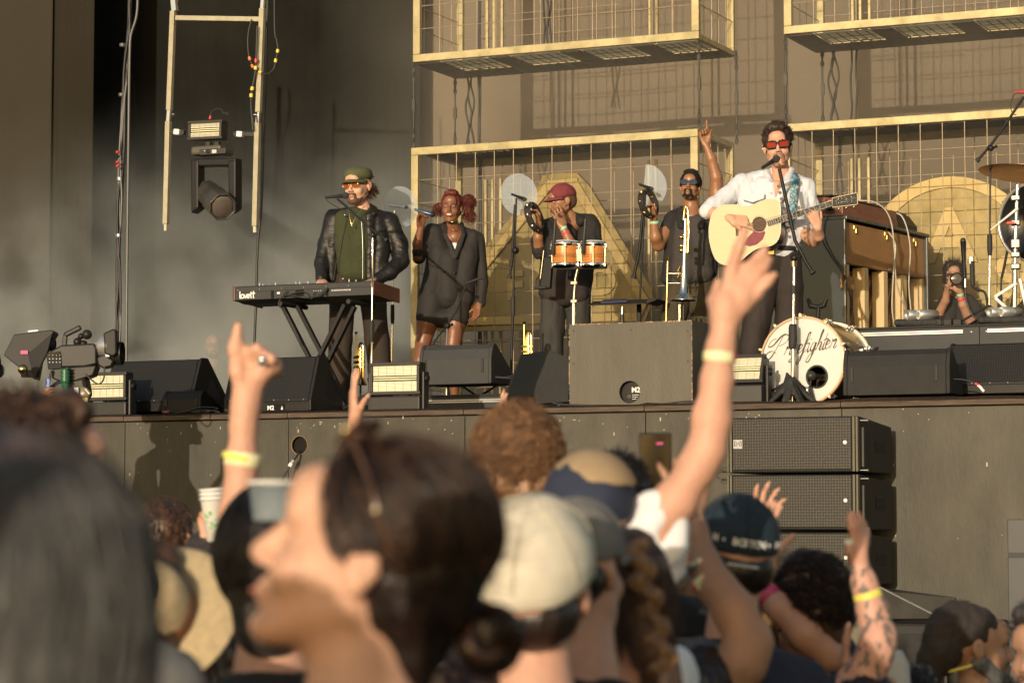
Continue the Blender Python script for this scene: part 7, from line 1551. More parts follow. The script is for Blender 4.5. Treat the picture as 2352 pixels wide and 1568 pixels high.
def long_hair(f, m, n, seed, pts, r, L=.25, rs=.0014, spread=1.0):
    """straight locks falling along a path of centre points with given radii (all in metres, world)"""
    g = np.random.default_rng(seed); P = np.array([list(p) for p in pts]); rr = np.array(r); M = 14; t = np.linspace(0, 1, M)
    seg = np.linspace(0, 1, len(P)); C = np.stack([np.interp(t, seg, P[:, i]) for i in range(3)], 1); Rr = np.interp(t, seg, rr)
    th = g.uniform(0, 2 * np.pi, n); q = np.stack([np.cos(th), np.sin(th), np.zeros(n)], 1)
    sp = g.uniform(.93, 1.04, (n, 1, 1)) * spread; X = C[None] + q[:, None, :] * Rr[None, :, None] * sp + g.normal(size=(n, 1, 3)) * .002
    X[:, :, 0] += (.004 * np.sin(t[None] * 9 + g.uniform(0, 6, (n, 1)))); o_ = strand_mesh(X, rs, .6); o = np_mesh('hair_strand', *o_, m, f.root); o['kind'] = 'stuff'
# ---- grey haired neighbour at far left, very near and out of focus
f = crowd('person with long dark grey hair close to the camera at bottom left, out of focus', 20, 1392, 1.72, yaw=165, roll=6, cloth='black_tee', head=True, h=.012); finish(f)
sdf_obj('hair', [('e', V3(f.w(0, .02, .012)), (.096, .116, .106), None), ('e', V3(f.w(0, .06, -.02)), (.082, .07, .09), None), ('c', V3(f.w(0, .03, -.02)), .088, V3(f.w(-.01, .05, -.10)), .088), ('c', V3(f.w(-.01, .05, -.10)), .088, V3(f.w(-.02, .05, -.2)), .085)], .005, 'hair_grey', f.root, .03, [(.006, 22, (1, 1, .2), 3), (.003, 60, (1, 1, .15), 4)])
long_hair(f, 'hair_grey', 900, 3, [f.w(0, .02, .10), f.w(0, .02, .07), f.w(0, .02, .0), f.w(-.01, .03, -.05), f.w(-.02, .05, -.12), f.w(-.02, .05, -.2)], [.03, .088, .106, .096, .090, .083], rs=.0012); hair_flow(f, 'hair_grey', 1200, 5, L=.16, r=.0012, rad=(.100, .118, .108), cen=(0, .02, .012), comb=(0, .1, -1), z0=-.06, front=-.2, wob=.08)
# ---- dark haired man behind her
f = crowd('man with short dark hair and flushed cheek behind the grey haired person at left', 95, 1130, 3.7, yaw=118, pitch=10, S=1.05, cloth='grey_tee', h=.012, hm='hair_brown'); finish(f)
add_hair(f, 'hair_brown', 'short', .006, amp=.009, seed=4); hair_tufts(f, 'hair_brown', 900, 4, L=.035, r=.0022, comb=(0, .2, .5), lift=.6, front=-.05)
# ---- straw hat
f = crowd('person under a straw sun hat with brown band at lower left', 335, 1430, 4.7, yaw=180, pitch=25, cloth='navy_tee', h=.012, hm='hair_brown'); finish(f)
add_hair(f, 'hair_brown', 'short', .008)
hat = thing('sun_hat', 'straw coloured sun hat with a brown leather band seen from behind', 'hat', f.P(345, 1415, -.02)); hx = Vector((-.22, -.80, .52)).normalized()
mat('straw', (.46, .36, .21), rough=.85, var=.15, vs=60, bump=.6, bs=220); hc_ = f.P(362, 1412, -.03)
MB().lathe(hc_, [(.075, .0), (.09, -.002), (.125, .004), (.150, -.012), (.152, -.013), (.125, .001), (.09, -.006), (.075, -.004)], hx, 40).build('brim', 'straw', hat); MB().lathe(hc_ - Vector((.015, 0, 0)), [(.088, -.004), (.086, .03), (.080, .07), (.062, .09), (.03, .082), (0, .078)], hx, 36).build('crown', 'straw', hat); MB().lathe(hc_ - Vector((.015, 0, 0)), [(.090, -.001), (.0895, .022), (.087, .024)], hx, 36).build('band', mat('hat_leather', (.13, .045, .02), rough=.5), hat)
# ---- short haired man further ahead
f = crowd('man with short brown hair and glasses ahead of the straw hat', 388, 1238, 7.4, yaw=160, pitch=12, S=.95, cloth='grey_tee', hm='hair_brown'); finish(f)
add_hair(f, 'hair_brown', 'buzz', .006, amp=.003, seed=3); hair_tufts(f, 'hair_brown', 900, 6, L=.014, r=.0022, z0=-.05, comb=(0, .3, -.6), lift=.5); MB().tube([f.w(.08, -.03, .004), f.w(.083, .02, .004), f.w(.075, .05, -.01)], .004, 6).build('glasses_arm', 'alu', f.root); MB().tube([f.w(-.08, -.09, .006), f.w(-.083, .02, .004)], .004, 6).build('glasses_arm', 'black_plastic', f.root)
f = crowd('person with dark hair and raised cups hand behind the pointing arm', 470, 1330, 7.2, yaw=185, cloth='black_tee', arms='left', S=.95, hm='hair_black'); armpx(f, 'cloth', [(535, 1395, 0, 42), (545, 1370, .0, 38)]); armpx(f, 'skin', [(540, 1390, 0, 34), (520, 1340, .02, 28), (492, 1262, -.02, 20)]); f.L['skin'] += hand_prims(f.P(492, 1260, -.02), Vector((-.05, 0, 1)), Vector((.3, -1, 0)), 1, 1, .9); finish(f); add_hair(f, 'hair_black', 'short', .008)
cu = thing('cup_stack', 'stack of three white paper cups with blue rims held up left of the pointing arm', 'cups', f.P(492, 1246, -.05)); b0 = f.P(494, 1242, -.06); cd_ = Vector((-.06, -.05, 1)).normalized()
mat('paper', (.78, .77, .72), rough=.6)
for k in range(3): MB().lathe(b0 + cd_ * (.012 * k), [(.0, .002), (.0225, 0), (.033, .115), (.0355, .117), (.0355, .121), (.032, .121), (.024, .02), (0, .02)], cd_, 28).build('cup', 'paper', cu); MB().lathe(b0 + cd_ * (.012 * k), [(.0334, .1135), (.0338, .1135), (.0338, .1165)], cd_, 28).build('rim_line', mat('rim_blue', (.05, .07, .25), rough=.6), cu)
mb = MB(); g_ = random.Random(2)
for k in range(16): a = -1.57 + g_.uniform(-.8, .8); z = g_.uniform(.03, .08); r_ = .0225 + .0105 * z / .115 + .0008; p = b0 + cd_ * z + Vector((math.cos(a), math.sin(a), 0)) * r_; mb.ball(p, g_.uniform(.002, .005), 6)
mb.build('printed_leaves', 'green_plastic', cu, kind='stuff')
# ---- pointing arm on the left
f = crowd('person in purple raising a bare arm, ringed hand pointing up', 560, 1560, 5.2, yaw=180, cloth='purple_top', arms='left', h=.011, hm='hair_dark', S=.97)
armpx(f, 'skin', [(500, 1640, 0, 50), (505, 1500, .0, 44), (527, 1390, .0, 42), (532, 1310, .0, 37), (545, 1180, .0, 40), (556, 1060, .02, 36), (560, 975, .02, 29), (563, 935, .02, 27)])
k_ = f.k; P_ = f.P
f.L['skin'] += [('c', V3(P_(545, 850, .0)), 17 * k_, V3(P_(541, 800, .0)), 14.5 * k_), ('c', V3(P_(541, 800, .0)), 14.5 * k_, V3(P_(547, 750, .0)), 11.5 * k_), ('c', V3(P_(563, 935, .02)), 27 * k_, V3(P_(549, 855, .0)), 17 * k_), ('c', V3(P_(567, 930, .02)), 27 * k_, V3(P_(588, 815, .02)), 17 * k_), ('c', V3(P_(572, 910, .02)), 24 * k_, V3(P_(606, 850, .01)), 18 * k_),
 ('c', V3(P_(578, 810, .0)), 15 * k_, V3(P_(590, 800, -.02)), 14 * k_), ('c', V3(P_(600, 815, .0)), 16 * k_, V3(P_(622, 825, -.02)), 15 * k_), ('c', V3(P_(598, 860, .0)), 20 * k_, V3(P_(630, 838, .01)), 14 * k_), ('c', V3(P_(630, 838, .01)), 14 * k_, V3(P_(640, 856, .03)), 11 * k_)]
finish(f, h=.0075); band(f.root, P_(560, 1040, .02), P_(556, 1070, .02), .5, .038, .028, 'band_cream'); band(f.root, P_(560, 1030, .02), P_(548, 1075, .02), .5, .0395, .012, 'band_yellow'); MB().ball(P_(602, 826, -.035), .010, 8).build('ring_stone', 'chrome', f.root); MB().ball(P_(596, 832, -.033), .007, 8).build('ring_stone', 'alu', f.root); MB().ball(P_(607, 835, -.033), .006, 8).build('ring_stone', 'alu', f.root)
add_hair(f, 'hair_dark', 'short', .007, amp=.01)
# ---- dark head behind the woman's face, holding a clear cup
f = crowd('black haired person just beyond the nose of the woman with sunglasses', 630, 1300, 4.3, yaw=178, pitch=6, S=1.06, cloth='black_tee', hm='hair_black', h=.012); finish(f)
sdf_obj('hair', [('e', V3(f.w(0, .028, .026)), (.089, .108, .106), None), ('c', V3(f.w(0, .06, -.02)), .068, V3(f.w(0, .06, -.08)), .062)], .006, 'hair_black', f.root, .03, [(.002, 20, (1, 1, .3), 3)]); hair_flow(f, 'hair_black', 1500, 3, rad=(.090, .109, .107), cen=(0, .028, .026), comb=(0, .2, -1), z0=-.09, front=-.3)
cp = thing('drinking_cup', 'clear plastic cup with pale rim held up before the black haired head', 'cup', at(625, 1200, 3.9)); c = at(625, 1195, 3.9)
MB().lathe(c, [(.029, 0), (.036, .055), (.0365, .056), (.029, .0)], ZD, 28).build('cup_wall', tint('clear_cup', (.5, .6, .65), .13), cp); MB().lathe(c + ZD * .055, [(.0345, .0), (.0385, .001), (.0385, .005), (.0345, .005)], ZD, 28).build('rim', 'paper', cp)
# ---- the woman in profile with sunglasses pushed up
f = crowd('blurred woman in profile with sunglasses pushed up and dark hair in a bun', 832, 1292, 2.72, yaw=-98, pitch=20, roll=0, S=1.0, cloth='purple_top', arms='down', h=.009, hm='hair_dark', eyes=False, nose=1.15, skin='skin_light')
f.L['skin'] += [('c', V3(f.P(870, 1400, .03)), .050, V3(f.P(900, 1600, .05)), .056)]
finish(f, h=.007)
w = f.w; S = f.hS; Rm = [list(r) for r in f.hR]
E = lambda x, y, z, a, b, d, k=.02, cut=False: (('-e' if cut else 'e'), V3(w(x, y, z)), (a, b, d), Rm, k)
sdf_obj('hair', [E(0, .030, .055, .086, .101, .089), E(0, .062, .005, .076, .068, .085), E(0, .085, -.065, .042, .035, .05), E(0, -.115, -.03, .12, .075, .115, .012, True), E(-.088, .012, -.045, .030, .026, .045, .012, True), E(.088, .012, -.045, .030, .026, .045, .012, True), E(0, -.03, -.09, .09, .06, .06, .012, True)], .0045, 'hair_dark', f.root, .02, [(.003, 26, (1, 1, .6), 3), (.002, 70, (1, .4, 1), 4)])
hair_flow(f, 'hair_dark', 2600, 21, rad=(.089, .103, .091), cen=(0, .030, .055), M=9); hair_flow(f, 'hair_brown', 500, 22, L=.12, rad=(.0895, .104, .0915), cen=(0, .030, .055)); hair_tufts(f, 'hair_brown', 420, 23, L=.05, r=.0006, z0=.0, comb=(0, .5, .3), lift=.4, rad=(.088, .102, .090), cen=(0, .03, .056), M=7, wob=.5)  # lighter brown strands put lit streaks into the colour of her dark hair
bun = f.P(1125, 1468, .01); g = np.random.default_rng(5); nb = 500; th0 = g.uniform(0, 6.28, (nb, 1)); t = np.linspace(0, 5, 14)[None]; rr = g.uniform(.016, .036, (nb, 1)); ph = g.normal(0, .25, (nb, 1))
X = np.stack([rr * np.cos(th0 + t), .012 * np.sin(2 * (th0 + t) + ph * 5) + ph * .05, rr * np.sin(th0 + t) * 1.05], 2) + np.array(bun); Vv, Q = strand_mesh(X, .0016, .9); np_mesh('bun_strand', Vv, Q, 'hair_dark', f.root)['kind'] = 'stuff'
sdf_obj('bun', [('e', tuple(bun), (.030, .028, .032), None), ('c', V3(f.P(1060, 1420, .01)), .022, V3(f.P(1110, 1450, .01)), .02)], .004, 'hair_dark', f.root, .02, [(.004, 60, (1, 1, 1), 4)])
MB().lathe(bun + Vector((-.012, -.018, -.006)), [(.012, 0), (.02, .002), (.026, .010), (.020, .018), (.012, .016)], Vector((.4, -.6, .3)), 18).build('hair_clip', mat('tortoise', (.07, .030, .012), rough=.2, var=.6, vs=60, coat=.5), f.root)
sg = thing('sunglasses', 'brown sunglasses pushed up on the dark hair of the woman in profile', 'sunglasses', w(0, -.04, .12)); 
tint('lens_brown', (.05, .02, .01), .9)
for s_ in (-1, 1):
    pts = [w(s_ * .034 + .026 * math.cos(a), -.058 + .010 * math.sin(a) - abs(s_ * .034 + .026 * math.cos(a)) * -.15, .128 + .018 * math.sin(a)) for a in [2 * math.pi * i / 20 for i in range(20)]]
    MB().tube(pts + [pts[0]], .0028, 6, False).build('frame', 'tortoise', sg); MB().add([sum(pts, Vector()) / 20] + pts, [(0, i + 1, (i + 1) % 20 + 1) for i in range(20)]).build('lens', 'lens_brown', sg)
    MB().tube([w(s_ * .062, -.05, .128), w(s_ * .090, -.01, .095), w(s_ * .094, .02, .055), w(s_ * .088, .04, .03)], .003, 6).build('temple', 'tortoise', sg); MB().ball(w(s_ * .066, -.052, .128), .005, 8).build('hinge', 'gold_metal', sg); MB().ball(w(s_ * .0955, .012, .062), .004, 8).build('temple_badge', 'gold_metal', sg)
# ---- clapping hands in the distance
for lb, u, v, y_ in (('person with raised fingers in front of the keyboard monitor at centre', 808, 960, 8.0), ('person whose fingertips rise over the curly haired head', 1148, 1000, 8.6)):
    f = crowd(lb, u + 20, v + 130, y_, yaw=180, S=.95, cloth='grey_tee', arms='left', hm='hair_brown'); armpx(f, 'cloth', [(u + 150, v + 330, 0, 40), (u + 130, v + 280, 0, 38)]); armpx(f, 'skin', [(u + 130, v + 280, 0, 32), (u + 60, v + 150, -.03, 27), (u + 8, v + 20, -.05, 18)])
    f.L['skin'] += hand_prims(f.P(u + 6, v + 10, -.05), Vector((-.05, 0, 1)), Vector((1, .2, 0)), -1, .95, (.12, .1, .12, .2), spread=.05); finish(f); add_hair(f, 'hair_brown', 'short', .008)
# ---- curly head
f = crowd('person with bushy light brown curls at the centre of the crowd', 1188, 1085, 5.5, yaw=180, cloth='grey_tee', hm='hair_brown'); finish(f)
mat('curl_brown', (.20, .105, .05), rough=.5, var=.6, vs=40); add_hair(f, 'curl_brown', 'short', .007, amp=.014, seed=7); hair_tufts(f, 'curl_brown', 3200, 31, L=.026, r=.0019, z0=-.09, comb=(0, .2, -.1), lift=.75, wob=.5, curl=.0100, M=14, front=-.05, rad=(.084, .104, .092))
# ---- caps
def cap_person(label, u, v, y, mcap, yaw, pitch=8, roll=0, cloth='navy_tee', S=1.05, **kw):
    f = crowd(label, u, v, y, yaw=yaw, pitch=pitch, roll=roll, S=S, cloth=cloth, **kw); finish(f); add_hair(f, kw.get('hm') or 'hair_dark', 'cap_hair', .007, amp=.002)
    w, Rm = f.w, [list(r) for r in f.hR]; S = f.hS; soft_cap(f, mcap, flat=False); 
    mb = MB()
    for k in range(6):
        a = k * math.pi / 3 + .5; pts = [w(.0885 * math.cos(a) * math.sin(t), .014 + .1075 * math.sin(a) * math.sin(t), .052 + .0925 * math.cos(t)) for t in [.05 + 1.45 * i / 8 for i in range(9)]]; mb.tube(pts, .0014, 4)
    mb.build('cap_seams', mcap, f.root, kind='stuff'); return f
mat('cap_cream', (.58, .54, .44), rough=.85, var=.06, vs=20, bump=.2, bs=150); mat('cap_navy', (.020, .028, .055), rough=.9, var=.1, vs=20, bump=.2, bs=150); mat('cap_tan', (.30, .22, .13), rough=.9, var=.1, vs=20, bump=.2, bs=150); mat('cap_grey', (.17, .165, .155), rough=.9, var=.08, vs=20, bump=.2, bs=150); mat('cap_teal', (.010, .022, .036), rough=.9, var=.12, vs=20, bump=.2, bs=150)
f = cap_person('person in a cream baseball cap behind the bun of the woman in profile', 1226, 1350, 3.95, 'cap_cream', 168, 30, 6, 'pink_shirt', S=1.10, skin='skin_pink')
f = cap_person('person in a grey cap just right of the cream cap', 1332, 1318, 4.25, 'cap_grey', 150, 5, 0, 'black_tee', S=.88)
f = cap_person('person in a navy cap with a tan crown above the grey cap', 1345, 1225, 5.5, 'cap_navy', 195, 6, 4, 'black_tee', S=1.13)
sdf_obj('tan_crown', [('e', V3(f.w(-.01, .005, .068)), (.086 * S, .102 * S, .092 * S), [list(r) for r in f.hR]), ('-e', V3(f.w(0, .03, .035)), (.16, .19, .078), [list(r) for r in f.hR], .004)], .006, 'cap_tan', f.root)
f = crowd('person with black hair behind the shoulder of the white tee shirt', 1415, 1165, 6.2, yaw=180, cloth='black_tee', S=.98, hm='hair_black'); finish(f); add_hair(f, 'hair_black', 'short', .006); hair_tufts(f, 'hair_black', 800, 4, L=.03, r=.002, comb=(0, .2, .3), lift=.6)
# ---- woman with a braid
f = crowd('woman with a long brown braid and glowing ears seen from behind', 1450, 1362, 4.5, yaw=182, pitch=10, S=.82, cloth='white_tee', hm='hair_brown', skin='skin_pink'); finish(f)
add_hair(f, 'hair_brown', 'short', .006, amp=.003, seed=2, extra=[('c', V3(f.P(1470, 1420, -.08)), .04, V3(f.P(1490, 1500, -.09)), .035)]); hair_tufts(f, 'hair_brown', 1800, 12, L=.10, r=.0014, z0=-.03, comb=(0, .4, -.8), lift=.08, wob=.1, M=8)
mb = []
for k in range(9):
    a = f.P(1462 + k * 8, 1268 + k * 33, -.118 - .004 * math.sin(k)); sx_ = .012 * (1 if k % 2 else -1); mb.append(('e', V3(a + Vector((sx_, 0, 0))), (.019, .014, .015), [list(r) for r in rotm(0, 0, 35 * (1 if k % 2 else -1))])); mb.append(('e', V3(a - Vector((sx_ * .6, -.004, -.012))), (.017, .013, .014), None))
sdf_obj('braid', mb, .0035, mat('braid_brown', (.20, .11, .05), rough=.45, var=.5, vs=90, bump=.5, bs=120), f.root, .008, [(.001, 120, (1, 1, 1), 2)]); long_hair(f, 'hair_brown', 200, 6, [f.P(1500, 1400, -.09), f.P(1520, 1560, -.1), f.P(1530, 1700, -.1)], [.02, .03, .03])
# ---- raised arm in a white tee shirt
f = crowd('man in navy cap with tan crown and white tee shirt stretching a bare arm high', 1338, 1215, 4.85, yaw=190, roll=4, cloth='white_tee', arms='left', S=1.0, hm='hair_brown', width=1.0, h=.009)
f.limb('sleeve', [(1455, 1240, 0, 62), (1505, 1190, .0, 58), (1530, 1170, .0, 54)]).limb('sleeve', [(1470, 1290, .0, 60), (1530, 1255, .0, 42), (1545, 1215, .0, 34)]).limb('sleeve', [(1500, 1330, .02, 62), (1548, 1310, .02, 30)])
armpx(f, 'skin', [(1500, 1215, 0, 48), (1552, 1150, .0, 46), (1602, 1070, .0, 42), (1624, 1030, .0, 41), (1636, 960, .0, 43), (1648, 870, .0, 35), (1655, 800, .0, 30), (1661, 765, .0, 29)])
k_ = f.k; P_ = f.P; C = lambda a, ra, b, rb: f.L['skin'].append(('c', V3(P_(*a)), ra * k_, V3(P_(*b)), rb * k_, .008))
C((1662, 765, 0), 27.3, (1668, 700, 0), 31.7); C((1658, 750, 0), 22.9, (1655, 690, 0), 22.9); C((1675, 740, 0), 22.9, (1706, 680, .0), 24.6); C((1665, 720, 0), 29.9, (1690, 650, .01), 22.9)
C((1668, 690, 0), 22.0, (1680, 622, .0), 15.8); C((1680, 622, 0), 15.8, (1697, 572, -.01), 13.6); C((1697, 572, -.01), 13.6, (1710, 532, -.015), 10.6)
C((1690, 665, 0), 17.6, (1718, 618, .0), 15.0); C((1718, 618, 0), 15.0, (1743, 592, -.015), 12.8); C((1743, 592, -.015), 12.8, (1757, 572, -.02), 10.6)
C((1705, 680, 0), 17.6, (1732, 640, .0), 14.1); C((1732, 640, 0), 14.1, (1753, 614, -.01), 12.3); C((1753, 614, -.01), 12.3, (1766, 595, -.015), 10.1)
C((1708, 705, 0), 16.7, (1738, 675, .0), 13.2); C((1738, 675, 0), 13.2, (1763, 648, -.005), 11.0); C((1763, 648, -.005), 11.0, (1779, 630, -.01), 9.2)
C((1650, 740, .02), 22, (1640, 690, .05), 15); C((1640, 690, .05), 15, (1650, 650, .07), 12)
finish(f, h=.0062); add_hair(f, 'hair_brown', 'cap_hair', .008); soft_cap(f, 'cap_navy', flat=False)
sdf_obj('tan_crown', [('e', V3(f.w(-.01, .008, .058)), (.090 * S, .1085 * S, .0955 * S), [list(r) for r in f.hR]), ('-e', V3(f.w(0, .03, .03)), (.16, .19, .076), [list(r) for r in f.hR], .004)], .006, 'cap_tan', f.root)
band(f.root, P_(1652, 840, 0), P_(1655, 800, 0), .5, .0315, .020, 'band_cream'); o = MB().lathe(P_(1652, 829, 0), [(.0322, 0), (.0325, .001), (.0325, .018), (.032, .019)], Vector((.05, -.1, 1)), 28); o.f = [q for i, q in enumerate(o.f) if (i % 28) in range(12, 23)]; o.smooth = o.smooth[:len(o.f)]; o.build('wristband', 'band_red', f.root)
# ---- phone
f = crowd('person holding up a dark phone left of the tall raised arm', 1445, 1290, 6.9, yaw=180, S=.95, cloth='black_tee', arms='left', hm='hair_black'); armpx(f, 'cloth', [(1590, 1420, 0, 45), (1600, 1390, .02, 42)]); armpx(f, 'skin', [(1598, 1390, .02, 36), (1560, 1260, .08, 30), (1498, 1155, .1, 20)]); f.L['skin'] += hand_prims(f.P(1498, 1150, .1), Vector((-.25, 0, 1)), Vector((.6, -.7, 0)), 1, .95, .8); finish(f); add_hair(f, 'hair_black', 'short', .008)
pn_ = thing('mobile_phone', 'dark mobile phone held upright, its screen showing a dim picture of the stage', 'phone', f.P(1505, 1118, .04)); ax_p = (Vector((1, -.03, 0)).normalized(), Vector((.03, 1, 0)).normalized(), ZD)
c = f.P(1505, 1058, .04); MB().box(c, (.088, .009, .152), ax_p).build('body', 'black_plastic', pn_, bevel=.004); MB().box(c - ax_p[1] * .0055, (.080, .001, .142), ax_p).build('screen', mat('phone_screen', (.005, .0055, .0055), rough=.1, var=.9, vs=55), pn_); MB().box(c - ax_p[1] * .0065 + ZD * .047 + Vector((.012, 0, 0)), (.018, .0008, .006), ax_p).build('screen_spot', 'magenta', pn_)
# ---- man in dark cap with lettering
f = cap_person('man in a dark teal cap with white lettering along its back edge', 1682, 1290, 5.8, 'cap_teal', 186, 8, 8, 'navy_tee', S=1.1, hm='hair_dark', arms='none')
w = f.w; Rh = f.hR
me_t = 'H • BOSTON • MA'
for i, ch in enumerate(me_t):
    a = math.radians(-48 + 96 * i / (len(me_t) - 1)); 
    if ch == ' ': continue
    p = w(-.0905 * math.sin(a) - .003, .014 + .110 * math.cos(a), .052); X_ = (Rh @ Vector((-math.cos(a) * .0905, -math.sin(a) * .110, 0))).normalized(); put_text(ch, .022, p, X_, Rh @ Vector((0, 0, 1)), 'white_plastic', f.root, 'cap_letter', .0006, .0006)
sdf_obj('cap_strap', [('c', V3(w(-.03, .118, .012)), .004, V3(w(.03, .118, .012)), .004)], .003, 'alu', f.root, .003)
armpx(f, 'cloth', [(1745, 1440, 0, 60), (1790, 1440, -.02, 50)]); 
# ---- crossing forearm with bracelets
f = crowd('person with a raised bent forearm wearing a silver bracelet and festival wristband', 1600, 1620, 5.2, yaw=180, cloth='black_tee', arms='left', S=1., hm='hair_dark', skin='skin_tan')
armpx(f, 'skin', [(1585, 1640, 0, 60), (1650, 1590, -.02, 56), (1705, 1520, -.05, 54), (1722, 1475, -.05, 50), (1685, 1400, -.03, 48), (1650, 1350, -.02, 40), (1618, 1290, .0, 32), (1597, 1220, .02, 27), (1590, 1170, .04, 23)])
f.L['skin'] += hand_prims(f.P(1590, 1165, .05), Vector((.05, 0, 1)), Vector((-.2, 1, 0)), 1, .9, (1.2, 1.2, 1.2, 1.2), thumb=.3); finish(f, h=.010); add_hair(f, 'hair_dark', 'short', .008)
band(f.root, f.P(1600, 1280, 0), f.P(1620, 1310, 0), .3, .0315, .016, mat('bracelet_metal', (.5, .48, .42), rough=.3, metal=.9, var=.6, vs=160), 'bracelet'); band(f.root, f.P(1618, 1318, 0), f.P(1640, 1350, 0), .4, .036, .024, 'band_red'); o = MB().lathe(f.P(1626, 1340, 0) + Vector((.0, -.002, .0)), [(.0366, 0), (.037, .001), (.037, .022), (.0366, .024)], (f.P(1618, 1318, 0) - f.P(1640, 1350, 0)).normalized(), 28); o.f = [q for i, q in enumerate(o.f) if (i % 28) in range(5, 13)]; o.smooth = o.smooth[:len(o.f)]; o.build('wristband', 'band_cream', f.root)
# ---- curly short haired man in navy tee, arms up
f = crowd('curly short haired man in a navy tee shirt with raised clapping arms', 1862, 1415, 6.4, yaw=190, pitch=10, S=1.16, cloth='navy_tee', arms='none', hm='hair_dark', width=1.12)
f.limb('cloth', [(1700, 1530, 0, 75), (1660, 1500, -.03, 60)]); f.limb('cloth', [(1930, 1530, .0, 60), (1900, 1500, .0, 70)])
armpx(f, 'skin', [(1905, 1505, -.1, 38), (1850, 1455, -.12, 36), (1790, 1395, -.1, 30), (1752, 1350, -.08, 20), (1748, 1315, -.08, 19)]); f.L['skin'] += hand_prims(f.P(1748, 1300, -.06), Vector((.05, 0, 1)), Vector((.7, -.6, 0)), 1, .95, (.2, .2, .2, .3))
finish(f); add_hair(f, 'hair_brown', 'short', .006, amp=.008, seed=8); hair_tufts(f, 'hair_dark', 2600, 41, L=.026, r=.0019, z0=-.06, comb=(0, .3, -.1), lift=.55, curl=.004, M=10, front=-.04)
band(f.root, f.P(1752, 1350, -.08), f.P(1790, 1395, -.1), .35, .0300, .022, mat('band_pink', (.55, .06, .16), rough=.5, var=.2, vs=90))
f = crowd('person with straight light brown hair left of the curly haired man', 1785, 1375, 6.6, yaw=180, S=.95, cloth='grey_tee', hm='hair_blond'); finish(f); add_hair(f, 'hair_blond', 'short', .007, amp=.003); long_hair(f, 'hair_blond', 500, 2, [f.P(1785, 1300), f.P(1785, 1340), f.P(1782, 1400), f.P(1780, 1500)], [.03, .08, .088, .085])
f = crowd('person whose open hand is raised right of the lettered cap', 1700, 1420, 7.3, yaw=180, S=.95, cloth='grey_tee', arms='left', hm='hair_brown'); armpx(f, 'skin', [(1800, 1430, 0, 34), (1770, 1330, .0, 28), (1746, 1246, .0, 17)]); f.L['skin'] += hand_prims(f.P(1745, 1240, 0), Vector((.15, 0, 1)), Vector((.5, -.75, .1)), -1, .98, (.18, .22, .25, .3), spread=.2, thumb=.7); finish(f); add_hair(f, 'hair_brown', 'short', .008)
# ---- tattooed raised arm
f = crowd('person raising a tattooed bare arm with a yellow wristband', 1985, 1665, 6.0, yaw=180, S=1., cloth='navy_tee', arms='none', hm='hair_dark', h=.009)
armpx(f, 'cloth', [(1930, 1600, 0, 60), (1950, 1580, 0, 50)]); armpx(f, 'skin', [(1935, 1600, 0, 48), (1985, 1550, -.02, 44), (2010, 1500, -.03, 40), (2018, 1460, -.02, 38), (2003, 1400, 0, 34), (1985, 1340, 0, 28), (1973, 1285, 0, 20)])
k_ = f.k; P_ = f.P; C = lambda a, ra, b, rb: f.L['skin'].append(('c', V3(P_(*a)), ra * k_, V3(P_(*b)), rb * k_, .006))
C((1972, 1288, 0), 21, (1970, 1262, 0), 22); C((1970, 1275, 0), 22, (1976, 1240, 0), 19)
C((1966, 1245, -.01), 12, (1958, 1212, -.02), 10); C((1958, 1212, -.02), 10, (1950, 1188, -.02), 8); C((1973, 1238, 0), 12, (1968, 1205, -.01), 10.5); C((1968, 1205, -.01), 10.5, (1957, 1178, -.015), 8); C((1984, 1240, .01), 12, (1980, 1205, .01), 10); C((1980, 1205, .01), 10, (1972, 1180, .0), 8); C((1988, 1250, .02), 11, (1990, 1222, .02), 9); C((1990, 1222, .02), 9, (1984, 1200, .02), 7.5)
C((1960, 1280, -.01), 14, (1952, 1265, -.02), 12); C((1952, 1265, -.02), 12, (1950, 1248, -.025), 9)
tat = mat('tattoo_skin', (.55, .30, .22), rough=.5, sss=.1); nt = tat.node_tree; b = nt.nodes['Principled BSDF']; tc_ = nt.nodes.new('ShaderNodeTexCoord'); mp_ = nt.nodes.new('ShaderNodeMapping'); mp_.inputs['Scale'].default_value = (1, 1, .6); n1 = nt.nodes.new('ShaderNodeTexNoise'); n1.inputs['Scale'].default_value = 60; n1.inputs['Detail'].default_value = 3; r1 = nt.nodes.new('ShaderNodeValToRGB'); r1.color_ramp.elements[0].position = .52; r1.color_ramp.elements[1].position = .56; r1.color_ramp.elements[0].color = (0, 0, 0, 1)
sxyz = nt.nodes.new('ShaderNodeSeparateXYZ'); mr = nt.nodes.new('ShaderNodeMapRange'); mr.inputs[1].default_value = P_(1973, 1285).z - .02; mr.inputs[2].default_value = P_(1973, 1285).z + .005; mr.inputs[3].default_value = 1; mr.inputs[4].default_value = 0; mul = nt.nodes.new('ShaderNodeMath'); mul.operation = 'MULTIPLY'; mx = nt.nodes.new('ShaderNodeMixRGB')
L_ = nt.links.new; L_(tc_.outputs['Object'], mp_.inputs[0]); L_(mp_.outputs[0], n1.inputs['Vector']); L_(n1.outputs[0], r1.inputs[0]); L_(tc_.outputs['Object'], sxyz.inputs[0]); L_(sxyz.outputs[2], mr.inputs[0]); L_(r1.outputs[0], mul.inputs[0]); L_(mr.outputs[0], mul.inputs[1]); L_(mul.outputs[0], mx.inputs[0]); mx.inputs[1].default_value = (.55, .30, .22, 1); mx.inputs[2].default_value = (.17, .13, .115, 1); L_(mx.outputs[0], b.inputs['Base Color'])
f.kw = ('tattoo_skin', 'navy_tee', .009); finish(f, h=.0075); add_hair(f, 'hair_dark', 'short', .008)
